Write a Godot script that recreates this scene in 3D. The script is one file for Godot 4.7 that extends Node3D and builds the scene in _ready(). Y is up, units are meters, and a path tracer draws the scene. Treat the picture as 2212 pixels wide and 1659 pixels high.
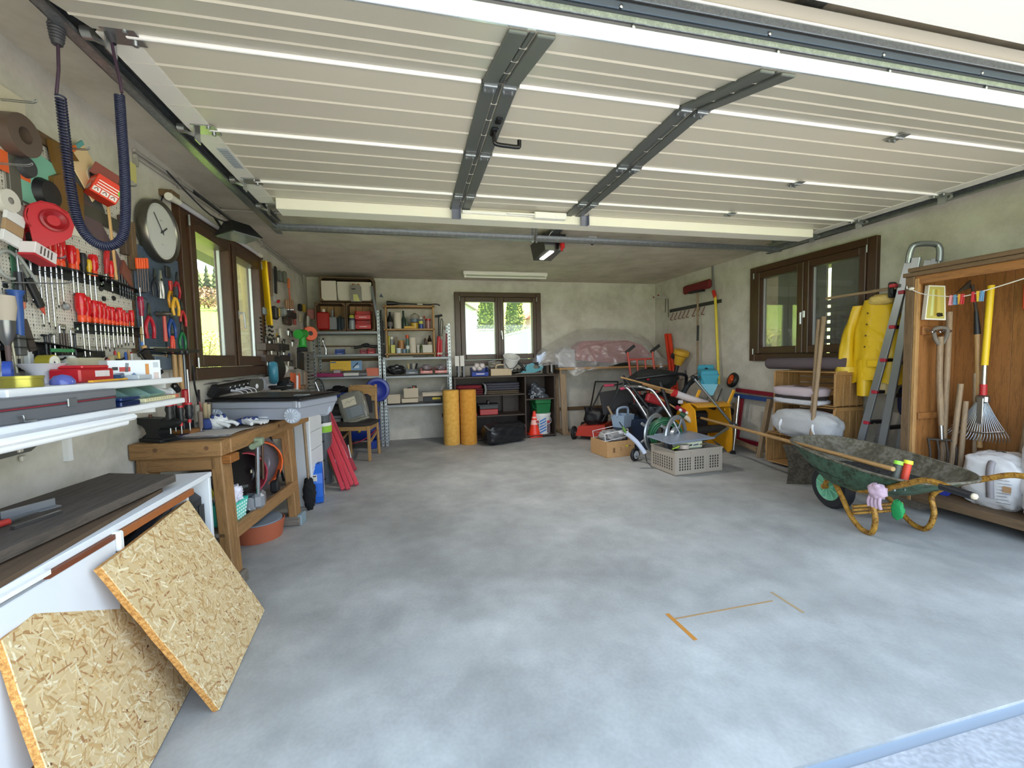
extends Node3D
# A home garage seen from its open door. Metres, y up, the camera stands in the doorway and looks to -z.
const O0 := Vector3.ZERO
const UP := Vector3.UP
const RT := Vector3.RIGHT
const BK := Vector3.BACK
const T0 := Transform3D.IDENTITY
const STUFF := "stuff"
var BLK: Material
var CHROME: Material
var STEEL: Material
var ZINC: Material
const XL := -1.46
const XR := 4.29
const ZB := -6.88
const YC := 2.51
const ZF := -1.05
var cur: Node3D
var XF := T0
var G := T0
var V := PackedVector3Array()
var NN := PackedVector3Array()
var UV := PackedVector2Array()
var used := {}
var mats := {}
var TX := {}
var rng := RandomNumberGenerator.new()
func _ready():
	rng.seed = 7
	var cam := Camera3D.new(); cam.name = "camera"
	cam.transform = Transform3D(Basis(Vector3(0.972761,-0.021983,0.230765), Vector3(0.035504,0.997877,-0.054604), Vector3(-0.229074,0.061310,0.971476)), Vector3(0,1.25,0))
	cam.fov = 84.22; cam.near = 0.03; cam.far = 600.0
	add_child(cam)
	var sky_m := ProceduralSkyMaterial.new()
	sky_m.sky_top_color = Color(0.66,0.75,0.85); sky_m.sky_horizon_color = Color(0.88,0.90,0.90)
	sky_m.ground_bottom_color = Color(0.36,0.36,0.30); sky_m.ground_horizon_color = Color(0.62,0.66,0.62)
	sky_m.sky_curve = 0.12; sky_m.sun_angle_max = 1.0; sky_m.energy_multiplier = 1.0
	var env := Environment.new()
	var sky := Sky.new(); sky.sky_material = sky_m
	env.background_mode = Environment.BG_SKY; env.sky = sky
	env.ambient_light_source = Environment.AMBIENT_SOURCE_DISABLED
	env.tonemap_mode = Environment.TONE_MAPPER_LINEAR; env.tonemap_exposure = 6.6
	env.sdfgi_enabled = true; env.ssao_enabled = true; env.ssil_enabled = true
	var we := WorldEnvironment.new(); we.name = "world"; we.environment = env; add_child(we)
	var sun := DirectionalLight3D.new(); sun.name = "sun"; sun.light_color = Color(1.0,0.93,0.80); sun.light_energy = 2.4; sun.shadow_enabled = true
	add_child(sun); sun.look_at_from_position(Vector3(7,7.5,-3), O0)
	make_materials()
	build_shell()
	build_outside()
	build_door()
	build_left_wall()
	build_bench()
	build_front_left()
	build_back()
	build_pile()
	build_right()
# ---------------------------------------------------------------- naming and grouping
func numbered(n: String) -> String:
	if not used.has(n):
		used[n] = 0
		return n
	used[n] += 1
	return "%s_%03d" % [n, used[n]]
func v(x, y, z) -> Vector3: return Vector3(x, y, z)
func w2(x, y) -> Vector2: return Vector2(x, y)
func at_(p: Vector3) -> Transform3D: return Transform3D(Basis.IDENTITY, p)
func stuff(part: String): cur.get_node(part).set_meta("kind", STUFF)
func thing(called: String, label: String, category: String, at: Vector3, turn := 0.0, group := "") -> Node3D:
	var o := Node3D.new(); o.name = numbered(called); add_child(o)
	o.transform = Transform3D(Basis(UP, turn), at)
	return tagged(o, label, category, group)
func lthing(called: String, label: String, category: String, t: Transform3D, group := "") -> Node3D:
	var o := Node3D.new(); o.name = numbered(called); add_child(o)
	o.transform = t
	tagged(o, label, category, group); XF = T0
	return o
func tagged(o: Node3D, label: String, category: String, group := "") -> Node3D:
	o.set_meta("label", label); o.set_meta("category", category)
	if group != "": o.set_meta("group", group)
	cur = o; XF = o.transform.affine_inverse(); G = T0
	return o
func structure(called: String) -> Node3D:
	var o := Node3D.new(); o.name = called; add_child(o); o.set_meta("kind", "structure")
	cur = o; XF = T0; G = T0
	return o
func whole(called: String, material: Material) -> MeshInstance3D:
	# the collected shape as one piece of the setting
	XF = T0
	var o := P(called, material, "", self)
	o.set_meta("kind", "structure")
	return o
func copy(o: Node3D, t: Transform3D, label := "", group := "") -> Node3D:
	var c: Node3D = o.duplicate(); c.name = numbered(String(o.name).rstrip("_0123456789")); add_child(c); c.transform = t
	if label != "": c.set_meta("label", label)
	if group != "": c.set_meta("group", group)
	return c
func P(called: String, material: Material, label := "", parent: Node = null) -> MeshInstance3D:
	var a := []; a.resize(Mesh.ARRAY_MAX)
	a[Mesh.ARRAY_VERTEX] = V; a[Mesh.ARRAY_NORMAL] = NN; a[Mesh.ARRAY_TEX_UV] = UV
	var me := ArrayMesh.new(); me.add_surface_from_arrays(Mesh.PRIMITIVE_TRIANGLES, a); me.surface_set_material(0, material)
	V = PackedVector3Array(); NN = PackedVector3Array(); UV = PackedVector2Array(); G = T0
	var o := MeshInstance3D.new(); o.mesh = me
	var p: Node = parent if parent else cur
	o.name = numbered(called) if p == self else called
	p.add_child(o, true)
	if label != "": o.set_meta("label", label)
	return o
# ---------------------------------------------------------------- shapes (all collected in V, NN, UV until P commits them)
func tri(a: Vector3, b: Vector3, c: Vector3, na: Vector3, nb: Vector3, nc: Vector3, ua := Vector2.ZERO, ub := Vector2.ZERO, uc := Vector2.ZERO):
	if (b - a).cross(c - a).dot(na + nb + nc) > 0.0:
		var t := b; b = c; c = t
		t = nb; nb = nc; nc = t
		var u := ub; ub = uc; uc = u
	var T := XF * G
	V.append(T * a); V.append(T * b); V.append(T * c)
	NN.append((T.basis * na).normalized()); NN.append((T.basis * nb).normalized()); NN.append((T.basis * nc).normalized())
	UV.append(ua); UV.append(ub); UV.append(uc)
func quad(a: Vector3, b: Vector3, c: Vector3, d: Vector3, n := O0):
	var m := n if n != O0 else (b - a).cross(d - a).normalized()
	tri(a, b, c, m, m, m, w2(0,1), w2(1,1), w2(1,0)); tri(a, c, d, m, m, m, w2(0,1), w2(1,0), w2(0,0))
func bx(c: Vector3, s: Vector3, e := 0.0):
	var h := s * 0.5
	if e <= 0.0:
		for ax in 3:
			for sg in [-1.0,1.0]:
				var n := O0; n[ax] = sg
				var p := O0; p[(ax + 1) % 3] = h[(ax + 1) % 3]
				var q := O0; q[(ax + 2) % 3] = h[(ax + 2) % 3]
				var o: Vector3 = c + n * h[ax]
				quad(o - p - q, o + p - q, o + p + q, o - p + q, n)
		return
	var i := h - Vector3(e, e, e)
	for ax in 3:
		var u := (ax + 1) % 3
		var w := (ax + 2) % 3
		for sg in [-1.0,1.0]:
			var n := O0; n[ax] = sg
			var p := O0; p[u] = i[u]
			var q := O0; q[w] = i[w]
			var o: Vector3 = c + n * h[ax]
			quad(o - p - q, o + p - q, o + p + q, o - p + q, n)
			for s2 in [-1.0,1.0]:   # edge between +-ax and +-u
				var n2 := O0; n2[u] = s2
				var a1 := c + n * h[ax] + n2 * i[u]
				var a2 := c + n * i[ax] + n2 * h[u]
				quad(a1 - q, a1 + q, a2 + q, a2 - q, (n + n2).normalized())
	for sx in [-1.0,1.0]:
		for sy in [-1.0,1.0]:
			for sz in [-1.0,1.0]:
				var k := Vector3(sx, sy, sz)
				var m: Vector3 = k.normalized()
				tri(c + k * Vector3(h.x, i.y, i.z), c + k * Vector3(i.x, h.y, i.z), c + k * Vector3(i.x, i.y, h.z), m, m, m)
func bb(lo: Vector3, hi: Vector3, e := 0.0): bx((lo + hi) * 0.5, hi - lo, e)   # a box between two corners
func frame_at(a: Vector3, b: Vector3, up := UP) -> Transform3D:
	# origin a, z along a-b, y as near to up as can be
	var z := (b - a).normalized()
	var x := up.cross(z)
	if x.length() < 0.01: x = RT.cross(z) if absf(z.x) < 0.9 else BK.cross(z)
	x = x.normalized()
	return Transform3D(Basis(x, z.cross(x), z), a)
func br(a: Vector3, b: Vector3, w: float, h: float, up := UP, e := 0.0):   # a bar from a to b
	var g := G
	G = g * frame_at(a, b, up)
	bx(Vector3(0,0, a.distance_to(b) * 0.5), Vector3(w, h, a.distance_to(b)), e)
	G = g
func cy(a: Vector3, b: Vector3, r: float, r2 := -1.0, seg := 14, caps := true):
	if r2 < 0.0: r2 = r
	la([w2(0,0), w2(r, 0), w2(r2, a.distance_to(b)), w2(0, a.distance_to(b))] if caps else [w2(r, 0), w2(r2, a.distance_to(b))], a, b - a, seg)
func la(prof: Array, o := O0, axis := UP, seg := 20, arc := TAU):
	# turned shape: profile points are (radius, height along the axis)
	var g := G
	var f := frame_at(O0, axis)
	G = g * Transform3D(f.basis, o)
	var n := prof.size()
	var ns: Array = []
	for k in n - 1:
		var d: Vector2 = prof[k + 1] - prof[k]
		ns.append(w2(d.y, -d.x).normalized())
	for k in n - 1:
		if prof[k].distance_to(prof[k + 1]) < 1e-6: continue
		var n0: Vector2 = ns[k]
		var n1: Vector2 = ns[k]
		if k > 0 and ns[k - 1].dot(ns[k]) > 0.75: n0 = (ns[k - 1] + ns[k]).normalized()
		if k < n - 2 and ns[k + 1].dot(ns[k]) > 0.75: n1 = (ns[k + 1] + ns[k]).normalized()
		for s in seg:
			var t0 := arc * s / seg
			var t1 := arc * (s + 1) / seg
			var c0 := Vector3(cos(t0), sin(t0), 0)
			var c1 := Vector3(cos(t1), sin(t1), 0)
			var z := Vector3(0,0,1)
			var a: Vector3 = c0 * prof[k].x + z * prof[k].y
			var b: Vector3 = c1 * prof[k].x + z * prof[k].y
			var c: Vector3 = c1 * prof[k + 1].x + z * prof[k + 1].y
			var d: Vector3 = c0 * prof[k + 1].x + z * prof[k + 1].y
			var na := c0 * n0.x + z * n0.y
			var nb := c1 * n0.x + z * n0.y
			var nc := c1 * n1.x + z * n1.y
			var nd := c0 * n1.x + z * n1.y
			if prof[k].x > 1e-6: tri(a, b, c, na, nb, nc)
			if prof[k + 1].x > 1e-6: tri(a, c, d, na, nc, nd)
	G = g
func sm(pts: Array, n := 6, closed := false) -> Array:   # a smooth curve through the points
	var out := []
	var m := pts.size()
	for i in (m if closed else m - 1):
		var p0: Vector3 = pts[(i - 1 + m) % m] if closed or i > 0 else pts[0]
		var p1: Vector3 = pts[i]
		var p2: Vector3 = pts[(i + 1) % m]
		var p3: Vector3 = pts[(i + 2) % m] if closed or i < m - 2 else pts[m - 1]
		for k in n:
			out.append(p1.cubic_interpolate(p2, p0, p3, float(k) / n))
	if not closed: out.append(pts[m - 1])
	return out
func tb(pts: Array, r: float, seg := 8, closed := false, flat := 1.0):   # a tube along the points
	var n := pts.size()
	var x := O0
	var rings := []
	for i in n:
		var t: Vector3 = (pts[(i + 1) % n] - pts[(i - 1 + n) % n]) if closed else (pts[mini(i + 1, n - 1)] - pts[maxi(i - 1,0)])
		t = t.normalized()
		x = x - t * x.dot(t)
		if x.length() < 0.01: x = t.cross(UP) if absf(t.y) < 0.95 else t.cross(RT)
		x = x.normalized()
		var y := t.cross(x)
		var ring := []
		for s in seg:
			var a := TAU * s / seg
			ring.append([pts[i] + (x * cos(a) + y * sin(a) * flat) * r, x * cos(a) + y * sin(a)])
		rings.append(ring)
	for i in (n if closed else n - 1):
		var A: Array = rings[i]
		var B: Array = rings[(i + 1) % n]
		for s in seg:
			var s2 := (s + 1) % seg
			tri(A[s][0], A[s2][0], B[s2][0], A[s][1], A[s2][1], B[s2][1])
			tri(A[s][0], B[s2][0], B[s][0], A[s][1], B[s2][1], B[s][1])
	if not closed:
		for e in [0, n - 1]:
			var m: Vector3 = (pts[0] - pts[1]).normalized() if e == 0 else (pts[n - 1] - pts[n - 2]).normalized()
			for s in seg - 2: tri(rings[e][0][0], rings[e][s + 1][0], rings[e][s + 2][0], m, m, m)
func pr(poly: Array, z0: float, z1: float):   # an outline in x, y pushed from z0 to z1
	var pl := PackedVector2Array(poly)
	var ix := Geometry2D.triangulate_polygon(pl)
	var f := Vector3(0,0,1)
	for k in range(0, ix.size(), 3):
		for zz in [z0, z1]:
			var m := f if (zz == z1) == (z1 > z0) else -f
			tri(Vector3(pl[ix[k]].x, pl[ix[k]].y, zz), Vector3(pl[ix[k + 1]].x, pl[ix[k + 1]].y, zz), Vector3(pl[ix[k + 2]].x, pl[ix[k + 2]].y, zz), m, m, m, pl[ix[k]], pl[ix[k + 1]], pl[ix[k + 2]])
	var cw := -1.0 if Geometry2D.is_polygon_clockwise(pl) else 1.0
	for k in pl.size():
		var a := pl[k]
		var b := pl[(k + 1) % pl.size()]
		var e := (b - a).normalized()
		quad(Vector3(a.x, a.y, z0), Vector3(b.x, b.y, z0), Vector3(b.x, b.y, z1), Vector3(a.x, a.y, z1), Vector3(e.y, -e.x, 0) * cw)
func surf(nu: int, nv: int, f: Callable, closed_u := false, thick := 0.0):   # a smooth surface through f(u, v)
	var g := []
	for j in nv + 1:
		var row := []
		for i in nu + 1: row.append(f.call(float(i) / nu, float(j) / nv))
		g.append(row)
	var ns := []
	for j in nv + 1:
		var row := []
		for i in nu + 1:
			var i0 := i - 1 if i > 0 else (nu - 1 if closed_u else 0)
			var i1 := i + 1 if i < nu else (1 if closed_u else nu)
			var m: Vector3 = (g[j][i1] - g[j][i0]).cross(g[mini(j + 1, nv)][i] - g[maxi(j - 1,0)][i])
			row.append(m.normalized() if m.length() > 1e-9 else UP)
		ns.append(row)
	for side in ([1.0,-1.0] if thick > 0.0 else [1.0]):
		for j in nv:
			for i in nu:
				var q := []
				for c in [[j, i], [j, i + 1], [j + 1, i + 1], [j + 1, i]]:
					q.append(g[c[0]][c[1]] + ns[c[0]][c[1]] * side * thick * 0.5)
				var m0: Vector3 = ns[j][i] * side
				var m1: Vector3 = ns[j][i + 1] * side
				var m2: Vector3 = ns[j + 1][i + 1] * side
				var m3: Vector3 = ns[j + 1][i] * side
				var u0 := w2(float(i) / nu, float(j) / nv)
				var du := w2(1.0 / nu, 0)
				var dv := w2(0,1.0 / nv)
				tri(q[0], q[1], q[2], m0, m1, m2, u0, u0 + du, u0 + du + dv); tri(q[0], q[2], q[3], m0, m2, m3, u0, u0 + du + dv, u0 + dv)
	if thick > 0.0 and not closed_u:
		for i in nu:
			for j in [0, nv]: quad(g[j][i] + ns[j][i] * thick * 0.5, g[j][i + 1] + ns[j][i + 1] * thick * 0.5, g[j][i + 1] - ns[j][i + 1] * thick * 0.5, g[j][i] - ns[j][i] * thick * 0.5)
		for j in nv:
			for i in [0, nu]: quad(g[j][i] + ns[j][i] * thick * 0.5, g[j + 1][i] + ns[j + 1][i] * thick * 0.5, g[j + 1][i] - ns[j + 1][i] * thick * 0.5, g[j][i] - ns[j][i] * thick * 0.5)
func blob(c: Vector3, r: Vector3, lump := 0.0, freq := 6.0, sd := 1, sq := 1.0, nu := 28, nv := 18):
	# a closed lumpy body; sq below 1 makes it boxier
	var nz := FastNoiseLite.new(); nz.seed = sd; nz.frequency = freq
	surf(nu, nv, func(u, w):
		var a: float = u * TAU
		var b: float = (w - 0.5) * PI
		var d := Vector3(cos(a) * cos(b), sin(b), sin(a) * cos(b))
		var e := Vector3(signf(d.x) * pow(absf(d.x), sq), signf(d.y) * pow(absf(d.y), sq), signf(d.z) * pow(absf(d.z), sq))
		return c + e * r * (1.0 + lump * nz.get_noise_3d(d.x, d.y, d.z)), true)
func sphere(c: Vector3, r: float, seg := 14):
	var p := []
	for k in seg / 2 + 1: p.append(w2(r * sin(TAU * k / seg), -r * cos(TAU * k / seg)))
	la(p, c, UP, seg)
func tray(lo: Vector3, hi: Vector3, t: float, taper := 0.0):   # an open box with walls of thickness t, narrower at the bottom by taper
	var d := hi - lo
	var c := (lo + hi) * 0.5
	var k := taper
	for s in [-1.0,1.0]:
		for ax in [0,2]:
			var o := 2 - int(ax)
			var q := []
			for y in [0.0,1.0]:
				for z in [-1.0,1.0]:
					for w in [0.0,1.0]:
						var p := Vector3(c.x, lo.y + d.y * y, c.z)
						var inn: float = k * (1.0 - y)
						p[ax] += s * (d[ax] * 0.5 - inn - t * w)
						p[o] += z * (d[o] * 0.5 - inn - (t if ax == 2 else 0.0))
						q.append(p)
			hexa(q)
	bb(lo + Vector3(k, 0, k), Vector3(hi.x - k, lo.y + t, hi.z - k))
func hexa(q: Array):   # eight corners as y, z, w bits: a box with any corners
	var mid := O0
	for p in q: mid += p * 0.125
	for f in [[0,1,3,2], [4,5,7,6], [0,1,5,4], [2,3,7,6], [0,2,6,4], [1,3,7,5]]:
		var m: Vector3 = (q[f[1]] - q[f[0]]).cross(q[f[3]] - q[f[0]]).normalized()
		if m.dot((q[f[0]] + q[f[2]]) * 0.5 - mid) < 0.0: m = -m
		quad(q[f[0]], q[f[1]], q[f[2]], q[f[3]], m)
func words(text: String, at: Transform3D, h: float, material: Material, called := "lettering", parent: Node = null, depth := 0.0006, font := "Droid Sans") -> MeshInstance3D:
	# lettering as thin raised print; `at` is in world axes and stands at the middle of the text
	var tm := TextMesh.new(); tm.text = text; tm.font_size = 48; tm.pixel_size = h / 36.0; tm.depth = depth
	var sf := SystemFont.new(); sf.font_names = PackedStringArray([font]); tm.font = sf
	var o := MeshInstance3D.new(); o.mesh = tm; o.name = called
	tm.material = material
	var p: Node = parent if parent else cur
	p.add_child(o, true); o.transform = XF * at
	return o
func facing(at: Vector3, out: Vector3, up := UP) -> Transform3D:   # x to the reader's right, y up, z out of the face
	var z := out.normalized()
	var x := up.cross(z).normalized()
	return Transform3D(Basis(x, z.cross(x), z), at)
# ---------------------------------------------------------------- materials
func M(hex: String, rough := 0.6, metal := 0.0) -> StandardMaterial3D:
	var key := "%s %.2f %.2f" % [hex, rough, metal]
	if not mats.has(key):
		var m := StandardMaterial3D.new(); m.albedo_color = Color(hex); m.roughness = rough; m.metallic = metal
		m.resource_name = "paint_" + hex
		mats[key] = m
	return mats[key]
func clear(hex: String, alpha: float, rough := 0.08) -> StandardMaterial3D:
	var key := "clear %s %.2f %.2f" % [hex, alpha, rough]
	if not mats.has(key):
		var m := StandardMaterial3D.new(); var c := Color(hex); c.a = alpha; m.albedo_color = c; m.roughness = rough
		m.transparency = BaseMaterial3D.TRANSPARENCY_ALPHA; m.cull_mode = BaseMaterial3D.CULL_DISABLED
		mats[key] = m
	return mats[key]
func layers(n: int, parts: Array, ramp: Array) -> Image:
	# adds up layers of noise ([frequency, weight, seed, type]) and looks the sum up in a ramp of colours
	var ims := []
	for p in parts:
		var fn := FastNoiseLite.new(); fn.frequency = p[0] / n; fn.seed = p[2]; fn.noise_type = p[3] if p.size() > 3 else FastNoiseLite.TYPE_SIMPLEX_SMOOTH
		fn.fractal_octaves = 4
		ims.append([fn.get_seamless_image(n, n).get_data(), p[1]])
	var gr := Gradient.new()
	gr.offsets = PackedFloat32Array(ramp.map(func(e): return e[0])); gr.colors = PackedColorArray(ramp.map(func(e): return Color(e[1])))
	var lut := []
	for k in 256: lut.append(gr.sample(k / 255.0))
	var out := PackedByteArray(); out.resize(n * n * 3)
	for i in n * n:
		var s := 0.0
		for e in ims: s += e[0][i] * e[1]
		var c: Color = lut[clampi(int(s), 0,255)]
		out[i * 3] = c.r8; out[i * 3 + 1] = c.g8; out[i * 3 + 2] = c.b8
	return Image.create_from_data(n, n, false, Image.FORMAT_RGB8, out)
func tmat(key: String, im: Image, scale: Vector3, rough := 0.8, metal := 0.0, world := false, bump := 0.0) -> StandardMaterial3D:
	var m := StandardMaterial3D.new(); m.albedo_texture = ImageTexture.create_from_image(im)
	m.roughness = rough; m.metallic = metal; m.uv1_triplanar = true; m.uv1_world_triplanar = world; m.uv1_scale = scale; m.uv1_triplanar_sharpness = 8.0
	m.resource_name = key
	if bump > 0.0:
		var h: Image = im.duplicate(); h.convert(Image.FORMAT_L8); h.convert(Image.FORMAT_RGB8); h.bump_map_to_normal_map(bump)
		m.normal_enabled = true; m.normal_texture = ImageTexture.create_from_image(h)
	TX[key] = m
	return m
func tint(key: String, from: String, hex: String, scale := O0, rough := -1.0) -> StandardMaterial3D:
	var m: StandardMaterial3D = TX[from].duplicate(); m.albedo_color = Color(hex); m.resource_name = key
	if scale != O0: m.uv1_scale = scale
	if rough >= 0.0: m.roughness = rough
	TX[key] = m
	return m
func osb_image(n: int) -> Image:
	# pressed strands: thousands of long flakes laid over each other, most of them along one way
	var im := Image.create(n, n, false, Image.FORMAT_RGB8); im.fill(Color("cbb184"))
	var cols := ["d8c195", "cdb283", "dcc9a2", "c3a472", "d3ba8c", "bd9a66", "e2d3b0", "c9ab78", "d6bf92", "b08a57"]
	for k in 2600:
		var a := rng.randfn(0.75,0.75)
		var l := rng.randf_range(26,95) * n / 1024.0
		var w := rng.randf_range(3,13) * n / 1024.0
		var c := Color(cols[rng.randi() % 10])
		if rng.randf() < 0.012: c = Color("6b4326"); l *= 0.35
		elif rng.randf() < 0.05: c = Color("a5784a")
		var ca := cos(a)
		var sa := sin(a)
		var o := w2(rng.randf() * n, rng.randf() * n)
		var sk := rng.randf_range(-0.5,0.5)
		var vi := rng.randf_range(0.96,1.04)
		for t in int(l):
			var fade := minf(1.0, minf(t, l - t) / (w + 1.0) + 0.25)
			for s in int(w * fade * 2.0):
				var q := (s * 0.5 - w * fade * 0.5)
				var px := int(o.x + t * ca - q * sa + q * sk * ca) & (n - 1)
				var py := int(o.y + t * sa + q * ca + q * sk * sa) & (n - 1)
				im.set_pixel(px, py, (c * vi) if s > 0 else c.darkened(0.13))
	return im
func peg_image(base: Color) -> Image:
	# one 40 mm square of a punched steel panel: a grid of small square holes and one keyhole slot
	var im := Image.create(160,160, false, Image.FORMAT_RGB8); im.fill(base)
	var dark := Color(0.11,0.11,0.10)
	for i in 3:
		for j in 3: im.fill_rect(Rect2i(12 + 53 * i, 14 + 53 * j, 13,13), dark)
	im.fill_rect(Rect2i(114,60,22,26), dark); im.fill_rect(Rect2i(120,84,10,26), dark)
	return im
func make_materials():
	var concrete := layers(512, [[4.0,0.55,1], [14.0,0.3,2], [70.0,0.15,3]], [[0.0, "a39e92"], [0.35, "bab5a9"], [0.55, "c6c1b6"], [0.75, "cdc9be"], [1.0, "d6d2c8"]])
	tmat("wall concrete", concrete, v(0.42,0.42,0.42), 0.92,0.0, true, 2.0)
	tint("ceiling concrete", "wall concrete", "fffaf0", v(0.3,0.6,0.3))
	tint("plaster", "wall concrete", "fff0cf", v(0.5,0.5,0.5))
	var fl := layers(1024, [[2.6,0.38,11], [8.0,0.3,12], [26.0,0.18,13], [180.0,0.14,14]], [[0.0, "7c7c79"], [0.3, "90908d"], [0.46, "9b9b98"], [0.6, "a6a6a3"], [0.78, "b5b5b2"], [1.0, "cacac8"]])
	tmat("floor concrete", fl, v(0.26,0.26,0.26), 0.62,0.0, true, 1.2)
	tmat("drive concrete", layers(256, [[5.0,0.4,15], [60.0,0.6,16]], [[0.0, "85868a"], [0.5, "9c9da1"], [1.0, "b5b6ba"]]), v(0.7,0.7,0.7), 0.85,0.0, true, 3.0)
	var grain := layers(256, [[3.0,0.45,21], [14.0,0.35,22], [44.0,0.2,23]], [[0.0, "8a8a8a"], [0.42, "bdbdbd"], [0.52, "d6d6d6"], [0.6, "c4c4c4"], [1.0, "f2f2f2"]])
	# wood in its own axes: "x", "y", "z" say which way the grain runs
	var ways := {"x": v(0.8,9,9), "y": v(9,0.8,9), "z": v(9,9,0.8)}
	for w in ways:
		tmat("wood " + w, grain, ways[w], 0.6,0.0, false, 1.0)
		tint("window wood " + w, "wood " + w, "583923", ways[w], 0.38)
		tint("pine " + w, "wood " + w, "d2a063", ways[w], 0.55)
		tint("bench wood " + w, "wood " + w, "b98a55", ways[w], 0.6)
		tint("old wood " + w, "wood " + w, "8f8578", ways[w], 0.8)
		tint("dark board " + w, "wood " + w, "4c3b30", ways[w], 0.55)
		tint("closet wood " + w, "wood " + w, "b97c43", ways[w], 0.5)
		tint("beech " + w, "wood " + w, "d3a569", ways[w], 0.45)
		tint("weathered " + w, "wood " + w, "6a5f55", ways[w], 0.85)
		tint("handle wood " + w, "wood " + w, "b79a78", ways[w], 0.6)
		tint("beam wood " + w, "wood " + w, "85694a", ways[w], 0.75)
	tmat("osb", osb_image(1024), v(1.5,1.5,1.5), 0.75,0.0, false, 2.5)
	tmat("osb edge", layers(128, [[10.0,0.5,31], [40.0,0.5,32]], [[0.0, "7a4d22"], [0.45, "b17b3c"], [0.6, "c8944f"], [1.0, "dfba83"]]), v(6,6,6), 0.85)
	tmat("pegboard cream", peg_image(Color("cfc9bd")), v(25,25,25), 0.5,0.1, true)
	tmat("pegboard blue", peg_image(Color("4e5d70")), v(25,25,25), 0.5,0.1, true)
	var zinc := layers(256, [[8.0,0.5,41, FastNoiseLite.TYPE_CELLULAR], [30.0,0.5,42]], [[0.0, "7d8285"], [0.5, "9ba0a2"], [1.0, "bcc1c3"]])
	tmat("galvanised", zinc, v(4,4,4), 0.38,0.85)
	ZINC = TX["galvanised"]
	tint("dull steel", "galvanised", "8a8a88", v(5,5,5), 0.55)
	tint("rusty steel", "galvanised", "705e50", v(6,6,6), 0.7); TX["rusty steel"].metallic = 0.3
	tmat("door skin", layers(256, [[60.0,0.5,51], [140.0,0.5,52]], [[0.0, "b9b3a2"], [1.0, "c6c0ae"]]), v(6,1.5,6), 0.32,0.0, false, 1.0)
	tmat("cloth", layers(256, [[50.0,0.6,61], [120.0,0.4,62]], [[0.0, "b0b0b0"], [1.0, "ffffff"]]), v(3,3,3), 0.95,0.0, false, 4.0)
	tmat("worn paint", layers(256, [[5.0,0.5,71], [24.0,0.5,72]], [[0.0, "5c4330"], [0.32, "7c6446"], [0.42, "a9a9a9"], [0.7, "d0d0d0"], [1.0, "ffffff"]]), v(2.2,2.2,2.2), 0.5,0.2)
	tint("barrow yellow", "worn paint", "dba23c", v(3,3,3), 0.5)
	tint("barrow green", "worn paint", "5d8369", v(1.6,1.6,1.6), 0.55)
	tmat("barrow inside", layers(256, [[4.0,0.5,73], [18.0,0.5,74]], [[0.0, "3a332b"], [0.45, "55503f"], [0.6, "6d675a"], [1.0, "807a6c"]]), v(1.6,1.6,1.6), 0.75,0.1)
	tmat("soil", layers(256, [[20.0,0.5,81], [70.0,0.5,82]], [[0.0, "0f0e0d"], [0.5, "262320"], [1.0, "4a453f"]]), v(4,4,4), 0.95,0.0, false, 8.0)
	tmat("grass", layers(256, [[6.0,0.5,91], [60.0,0.5,92]], [[0.0, "4d6a22"], [0.5, "7c9c35"], [1.0, "a6bd54"]]), v(0.6,0.6,0.6), 0.95,0.0, true)
	tmat("cardboard", layers(128, [[6.0,0.5,93], [40.0,0.5,94]], [[0.0, "ae8558"], [1.0, "c79d6c"]]), v(4,4,4), 0.85)
	tmat("foam yellow", layers(128, [[6.0,0.6,95], [60.0,0.4,96]], [[0.0, "b9842f"], [0.4, "cf9c44"], [1.0, "dcb05e"]]), v(3,3,3), 0.9)
	TX["glass"] = clear("eef4f2", 0.05,0.0)
	TX["film"] = clear("d9d4d2", 0.42,0.12)
	TX["chrome"] = M("c9ccd0", 0.16,1.0)
	CHROME = TX["chrome"]
	TX["steel"] = M("a8abae", 0.3,1.0)
	STEEL = TX["steel"]
	TX["black"] = M("17171a", 0.5)
	BLK = TX["black"]
	TX["black gloss"] = M("0f0f11", 0.22)
	TX["white"] = M("e6e7e8", 0.45)
	TX["red clear"] = M("c0161b", 0.15)
	TX["zinc hinge"] = M("b4b8b8", 0.28,0.9)
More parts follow.
